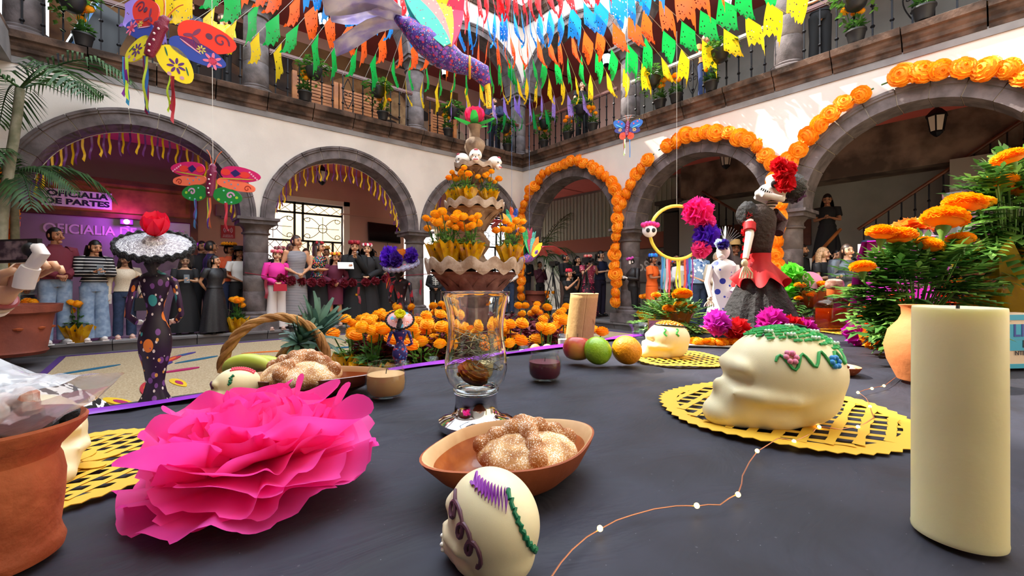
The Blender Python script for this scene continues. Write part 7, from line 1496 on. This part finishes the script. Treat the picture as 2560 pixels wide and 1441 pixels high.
b = MB().ball((.005, 0, .02), (.05, .04, .045), 22, 14).ball((-.03, 0, -.02), (.03, .028, .03), 16, 10).ball((-.045, 0, -.035), (.022, .022, .014), 12, 8).tube([(-.05, .02, -.042), (.02, .034, -.028)], .012, 8).tube([(-.05, -.02, -.042), (.02, -.034, -.028)], .012, 8).ball((-.035, 0, .03), (.02, .03, .015), 12, 8)
me = fuse(b, .005, 3); me.materials.append(bonew); o = put('skull_head', me, bf); o.matrix_local = X
b = MB().ball((-.032, -.03, .004), (.014, .006, .013), 10, 8, X=X).ball((-.032, .03, .004), (.014, .006, .013), 10, 8, X=X); b.build('eye_sockets', dk, bf)
for i in range(6): MB().box((-.063 + .007 * i, -.027 - .0005 * i, -.03), (.004, .003, .009), X=X).build('tooth_mark', blackm, bf)
for i in range(4): MB().ball((-.028 + .006 * i, -.036, .03 + .006 * (i % 2)), .0035, 6, 4, X=X).build('forehead_dot', crr, bf)
MB().ball((.107, .0, .515), (.052, .05, .05), 24, 16, fn=lambda d: 1 + .16 * noise.noise(d * 5) + .06 * sin(20 * d.z + 9 * d.x)).build('hair', mat('black yarn hair', '1a1413', .5, bump=.8, bs=120), bf, ang=180)
for x, y, z, r in ((.048, -.035, .585, .026), (.058, -.042, .555, .03), (.062, -.045, .52, .028), (.078, -.04, .575, .022)): put('red_flower', pom_mesh('d81c28', r, int(z * 100), 40), bf, (x, y, z))
for i in range(6): o = put('red_rose', pom_mesh('d81c28', .014, i, 20), bf, (-.05 - .004 * (i % 3), -.02, .42 - .028 * i))
gC = 'crepe flowers round the black skirt'
for px, py, c, r, lb in ((1793, 806, 'd83cc8', .036, 'violet pink crepe flower leftmost at the black skirt'), (1846, 826, 'd8242c', .036, 'red crepe flower left of centre at the black skirt'), (1930, 804, 'd82cb0', .04, 'pink crepe flower in the middle of the black skirt'), (1978, 820, 'c8141c', .035, 'dark red crepe flower right of centre at the black skirt'), (2010, 828, 'c8209c', .036, 'magenta crepe flower rightmost at the black skirt')):
    o = put('crepe_flower', pom_mesh(c, r, 3), None, pt(px, py, 1.32)); o.location.z = max(TZ + r, o.location.z); tag(o, lb, 'flower', gC)
ms = cplace('marigold_strip', 'row of loose marigold petals on a white board in front of the black skirt', 'flowers', 1795, 866, -YAW - .25); MB().box((0, 0, .002), (.19, .05, .004)).build('white_board', white, ms, False)
for i in range(13): o = put('marigold_flower', HEADS[i % 3], ms, (-.07 + .012 * i, U(-.012, .012), .012)); o.scale = (.55, .55, .45); o.rotation_euler = (U(-.4, .4), U(-.4, .4), U(0, 6))
# blue and white figure with feathers
p = pt(1808, 790, 2.05); p.z = TZ; wf = thing('catrina_figure', 'white and blue paper figure with black hair and a feather headdress', 'figurine', p, -YAW - .3, None, .86)
MB().lathe([(.1, 0), (.085, .06), (.06, .15), (.05, .22), (.065, .28), (.07, .31), (.05, .335), (.02, .35)], 30, sy=.75).build('dress', dotmat('white blue dress', 'e4e2e4', [('2a3aa8', 1.0, .26), ('3a4ab8', 1.7, .16)], 16), wf); MB().tube([(-.06, -.01, .31), (-.085, -.03, .22), (-.07, -.06, .14)], [.018, .015, .011], 10).tube([(.06, -.01, .31), (.075, -.04, .22), (.03, -.07, .17)], [.018, .015, .011], 10).build('arms', bonew, wf)
h = MB().ball((-.075, -.06, .13), (.014, .009, .014), 8, 6)
for i in range(5): h.tube([(-.075, -.062, .13), (-.098 + .01 * i, -.07, .105), (-.104 + .012 * i, -.07, .09)], .0035, 5)
h.build('skeleton_hand', mat('aged bone', 'd8c9a4', .6), wf); MB().ball((0, 0, .39), (.035, .04, .045), 16, 12).ball((-.012, -.015, .365), (.022, .025, .02), 10, 8).build('skull_head', bonew, wf); MB().ball((.012, .015, .4), (.036, .038, .045), 14, 10).tube([(.02, .02, .4), (.03, .02, .32), (.025, .01, .24)], [.03, .03, .015], 10).build('hair', blackm, wf)
b = MB()
for i in range(9): a = -.3 + i * .17; b.tube([(.01, 0, .43), (.01 + .09 * sin(a), .01, .43 + .1 * cos(a))], [.003, .0008], 4)
b.build('quills', mat('grey quill', '7a7672', .6), wf); MB().sheet(petal(.1, .014, 1.35, .3, .1), X=M4.Translation((0, 0, .43))).build('white_feather', bonew, wf); o = put('flower', pom_mesh('3a2a8a', .03, 1, 30), wf, (-.005, -.03, .425)); o = put('flower', pom_mesh('d8e4ee', .022, 2, 30), wf, (-.025, -.02, .435))
# little fan figure with green pompoms
p = pt(1996, 740, 2.0); gf = thing('flower_fan', 'small floral fan ornament with lime green pompoms left of the bottle', 'ornament', (p.x, p.y, TZ)); MB().tube([(0, 0, 0), (0, 0, .25)], .006, 6).build('stick', wood, gf)
for i, (x, z) in enumerate(((-.03, .24), (-.03, .16), (.02, .2))): put('pompom', pom_mesh('6ad83a', .04, i, 30), gf, RT * x + V((0, 0, z)))
MB().prism(outline((.05, .2), .05, .035, -.5), .006, X=M4.Rotation(-YAW, 4, 'Z') @ X3((0, -.02, 0), pi / 2)).build('fan_leaf', dotmat('fan print', 'e8dcd8', [('c8406a', 1, .3), ('8a6aa0', 1.4, .25)], 30), gf)
p = pt(2282, 562, 1.62); hf_ = thing('paper_hat', 'floral paper hat with an orange feather pompom on the raised tier', 'hat', (p.x, p.y, 1.236)); MB().lathe([(0, .03), (.05, .028), (.058, .01), (.085, .0), (.084, -.004), (.05, .004), (0, .02)], 36).build('hat_brim', dotmat('grey floral hat', '8a7f90', [('c86a7a', 1, .3)], 14), hf_); put('feather_pompom', pom_mesh('f0902c', .05, 6), hf_, (0, 0, .045)).scale = (1.2, 1.2, .6)
# ---- basket with fruit behind the edge
wick = mat('woven straw', 'b98a4c', .7, col2='8a5c2a', vs=18, bump=.4, bs=60); c = onA(693, -7.9); bk = thing('fruit_basket', 'straw basket with a tall twisted handle behind the clay dish', 'basket', (c.x, -7.9, .781), face(c))
rows = [[(r * cos(a) * (1 + .02 * cos(20 * a + pi * j)), r * .8 * sin(a) * (1 + .02 * cos(20 * a + pi * j)), z) for a in [2 * pi * i / 80 for i in range(80)]] for j, (r, z) in enumerate([(.085 + .028 * k / 9, .005 + .085 * k / 9) for k in range(10)])]
MB().sheet(rows, closed=True).build('woven_side', wick, bk, ang=180, solid=.004); MB().lathe([(0, .004), (.086, .006)], 40, sy=.8, cap=False).build('woven_base', wick, bk)
arc = [V((.112 * cos(a), .0, .085 + .125 * sin(a))) for a in [pi * i / 40 for i in range(41)]]
for k in range(3): MB().tube([p_ + V((cos(i * .55 + k * 2.09) * .0058 * (p_.x / .12 if abs(p_.x) > .05 else .4), sin(i * .55 + k * 2.09) * .0058, cos(i * .55 + k * 2.09) * .005)) for i, p_ in enumerate(arc)], .0066, 8).build('handle_strand', wick, bk)
ban = mat('banana skin', 'b9c04a', .45, col2='a3b43c', vs=12); bl = []
for i, (px, py, a) in enumerate(((620, 915, .0), (655, 918, .1), (645, 930, -.1), (668, 938, .15))):
    q_ = onA(px, -7.97 + .012 * i); z = zat(py, q_); o = MB().tube([V((.055 * sin(u), 0, .03 * cos(u) - .02)) for u in [-1.3 + 2.6 * k / 12 for k in range(13)]], [.004, .009, .013, .0155, .0165, .017, .017, .0165, .0155, .014, .011, .007, .004], 10).build('banana', ban, None, loc=(q_.x, q_.y, z), rz=-YAW + a); tag(o, f'green yellow banana in the straw basket, {ORD[i]} of the bunch from the top', 'banana', 'bananas in the straw basket')
pine = mat('pineapple rind', '9a6a28', .6, col2='5e3c18', vs=30, bump=.4, bs=90); pl_l = mat('pineapple leaf', '4f7460', .5, col2='2c4a3a', vs=12, tl=.15)
def pineapple(label, p, tilt, s, rz, H=.16):
    t = thing('pineapple', label, 'pineapple', p); t.rotation_euler = (tilt[0], tilt[1], rz); t.scale = (s, s, s)
    MB().ball((0, 0, .06), (.042, .042, .062), 48, 36, fn=lambda d: 1 + .05 * abs(sin(9 * (atan2(d.y, d.x) * .8 + d.z * 1.8))) * abs(sin(9 * (atan2(d.y, d.x) * .8 - d.z * 1.8)))).build('fruit_body', pine, t, ang=180)
    for i in range(44):
        a = i * 2.4; f = i / 44; L = H * (.55 + .45 * f); el = .15 + 1.3 * f; rows = petal(L, .009, el, a, .5 - .9 * f if f > .4 else -.5, 6); MB().sheet(rows, X=M4.Translation((0, 0, .115 + .025 * f))).build('crown_leaf', pl_l, t, ang=180)
p = onA(705, -7.86); pineapple('pineapple leaning in the basket, nearer its short crown', (p.x, p.y, zat(935, p)), (rad(10), rad(32)), .75, -YAW, .09)
p = onA(748, -7.78); pineapple('larger pineapple with a spiky crown behind the basket handle', (p.x, p.y, zat(945, p)), (rad(5), rad(22)), .9, -YAW, .14)
# rolled mat
pet = mat('palm mat', 'cda468', .75, bump=.2, bs=40); n_, L, b_ = nodes_of(pet); tcn = n_.new('ShaderNodeTexCoord'); bk_ = n_.new('ShaderNodeTexBrick'); bk_.inputs['Scale'].default_value = 90; bk_.inputs['Color1'].default_value = lin('d3ab70'); bk_.inputs['Color2'].default_value = lin('c39a5c'); bk_.inputs['Mortar'].default_value = lin('8a6432'); L.new(tcn.outputs['Generated'], bk_.inputs[0]); L.new(bk_.outputs[0], b_.inputs['Base Color'])
p = onA(1440, -7.78); rm_ = thing('rolled_mat', 'rolled woven palm mat standing behind the apple', 'mat', (p.x, p.y, .78)); rm_.rotation_euler = M4.Rotation(-YAW, 3, 'Z').to_euler(); s = zat(735, p) - .78
sp_ = [((.048 + .02 * max(0, u - 5.2) / 2.6 + .004 * u / 6) * cos(u - 1.2), (.048 + .02 * max(0, u - 5.2) / 2.6 + .004 * u / 6) * sin(u - 1.2)) for u in [8.0 * i / 60 for i in range(61)]]
MB().sheet([[(x + .028 * z / s, y, z) for x, y in sp_] for z in [s * k / 12 for k in range(13)]]).build('woven_sheet', pet, rm_, ang=180, solid=.002); MB().tube([(.05, -.03, s * .85), (.062, -.04, s * .6), (.075, -.04, s * .45)], .0016, 5).build('straw_end', wick, rm_)
MB().tube([(x + .028, y, s) for x, y in sp_], .0025, 5).build('bound_edge', mat('pale straw edge', 'e0c48a', .7), rm_)
# ---- near marigold plants on the right
BIG = [petal_head(.036, .6, 12, mg1, 30, 24, .45), petal_head(.036, .6, 12, mg2, 31, 24, .45)]
calyx = MB().lathe([(.003, -.05), (.005, -.035), (.011, -.022), (.012, -.014), (.0, -.01)], 10).mesh('calyx', leafl)
def near_plant(label, px, py, Y, heads, fol, n, seed, pot=None, m=None, L=.085):
    base = pt(px, py, Y); base.z = max(TZ + .001, base.z); t = thing('potted_marigold', label, 'plant', base); q = random.Random(seed)
    if pot: pot(t)
    b = MB(); lb = [MB() for _ in range(2)]
    for i in range(n):
        fx, fy, rx, ry = fol; a = q.uniform(0, 2 * pi); r = sqrt(q.random()); c = pt(fx + rx * r * cos(a), fy + ry * r * sin(a), Y + q.uniform(-.07, .12)) - base
        d = V((cos(a), q.uniform(-1, 1) * .7, -sin(a) * .8)); d = M4.Rotation(-YAW, 3, 'Z') @ V((d.x, q.uniform(-.8, .8), d.z + .25)); pinnate(lb[i % 2], c, d.normalized(), L * q.uniform(.75, 1.2), 5, 2.5)
        if i % 5 == 0: b.tube(bez((0, 0, .05), c * .5 + V((0, 0, .03)), c, 4), .0016, 4)
    for hx, hy, r, k in heads:
        c = pt(hx, hy, Y - .05); r = r / F * Y * .76; o = put('marigold_flower', BIG[k], t, c - base); s = r / .036; o.scale = (s, s, s); o.rotation_euler = (q.uniform(-.3, .3), q.uniform(-.3, .3), q.uniform(0, 6)); o2 = put('calyx', calyx, t, c - base); o2.scale = (s, s, s); o2.rotation_euler = o.rotation_euler
        b.tube(bez((0, 0, .04), (c - base) * .5 + V((.02, 0, .0)), c - base - V((0, 0, .045 * s)), 6), .0022, 5)
    b.build('stems', leafl, t)
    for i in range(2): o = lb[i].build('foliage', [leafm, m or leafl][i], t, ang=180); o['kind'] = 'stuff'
    return t
def wrap_pot(r, h, col='f2c010'):
    m = mat('amber cellophane ' + col, col, .1, alpha=.72, coat=.8, tl=.3, bump=.7, bs=25)
    def f(t):
        MB().lathe([(r * .6, 0), (r * .75, h * .7), (r * .72, h * .7), (0, h * .6)], 24).build('pot', potm, t); rows = [[(r * (.68 + .5 * v + .09 * v * sin(i * 1.7)) * cos(2 * pi * i / 40), r * (.68 + .5 * v + .09 * v * sin(i * 1.7)) * sin(2 * pi * i / 40), h * v * (1.1 + .12 * v * sin(i * 2.3))) for i in range(40)] for v in (0, .25, .5, .75, 1, 1.15)]
        MB().sheet(rows, closed=True).build('cellophane_wrap', m, t, ang=30)
    return f
near_plant('marigold plant with big orange heads behind the pillar candle, in front of the magenta tier', 2290, 890, 1.08, [(2205, 582, 42, 0), (2247, 590, 46, 0), (2156, 668, 34, 0), (2362, 546, 58, 0), (2412, 508, 52, 0), (2322, 612, 40, 1), (2400, 600, 36, 1)], (2300, 728, 108, 78), 330, 1, wrap_pot(.06, .07, 'b86a10'))
near_plant('tall marigold plant in yellow cellophane at the right edge', 2530, 850, 1.16, [(2522, 394, 42, 0), (2508, 452, 40, 1), (2452, 508, 34, 1), (2556, 642, 46, 1), (2575, 470, 42, 0)], (2530, 530, 62, 100), 300, 2, wrap_pot(.1, .19))
near_plant('marigold plant behind the sugar skull with the butterfly cap', 1690, 822, 1.6, [(1640, 738, 15, 0), (1705, 736, 31, 0), (1672, 772, 20, 0), (1700, 762, 22, 1), (1730, 768, 14, 1)], (1685, 800, 58, 26), 110, 3, wrap_pot(.05, .05, 'b86a10'), L=.07)
near_plant('marigold plant behind the liquor bottle, right of the black skirt', 2025, 770, 2.0, [(2000, 714, 17, 0), (2058, 711, 18, 0), (1996, 746, 13, 1), (2024, 736, 15, 1), (2132, 716, 13, 0), (2142, 724, 13, 1)], (2020, 750, 45, 22), 90, 4, wrap_pot(.06, .06, 'b86a10'), L=.08)
lx = mat('violet statice', '8a3ab0', .6); b = MB(); q = random.Random(8)
for i in range(160): b.ball(pt(q.uniform(2190, 2420), q.uniform(640, 790), 1.12 + q.uniform(-.06, .1)), .0035, 5, 3)
o = b.build('statice_sprays', lx, None); tag(o, 'tiny violet blossoms scattered among the right marigold leaves', 'flowers', None, 'stuff')
gT = 'tulle and paper flowers between bottle and vase'
for px, py, Y, c, r, lb in ((2152, 830, 1.34, 'e82cc8', .042, 'magenta tulle flower right of the bottle'), (2205, 800, 1.3, 'ff7a20', .05, 'orange tulle flower between bottle and vase'), (2232, 770, 1.36, 'ff6a38', .045, 'coral tulle flower behind the clay vase'), (2190, 845, 1.28, 'f0a020', .035, 'amber tulle flower low beside the clay vase'), (2395, 735, 1.25, 'f05a28', .04, 'orange paper flower behind the pillar candle'), (2345, 690, 1.3, 'c82cc0', .035, 'violet paper flower deep in the right marigolds')):
    o = put('tulle_flower', pom_mesh(c, r, 5, 40), None, pt(px, py, Y)); o.location.z = max(TZ + r * .8, o.location.z) if py > 740 else o.location.z; tag(o, lb, 'flower', gT)
# fruit and loose flowers along the far edge
for i, (px, c) in enumerate(((1338, 'e89a5a'), (1368, 'e8b070'))):
    q_ = onA(px, -7.9); z = zat(865, q_); o = MB().ball((0, 0, 0), (.02, .02, .019), 18, 12).build('peach', mat('peach ' + c, c, .5), None, loc=(q_.x, -7.9, z - .012)); tag(o, ['rosy peach behind the purple border, left one', 'paler peach behind the purple border, right one'][i], 'peach', 'peaches on the low shelf')
# ================================================================ lettering becomes mesh
bpy.context.view_layer.update(); dg = bpy.context.evaluated_depsgraph_get()
for o in TEXTS:
    me = bpy.data.meshes.new_from_object(o.evaluated_get(dg)); q = bpy.data.objects.new('lettering', me); COL.objects.link(q)
    q.parent = o.parent; q.location = o.location; q.rotation_euler = o.rotation_euler; q.scale = o.scale
    bpy.data.objects.remove(o)
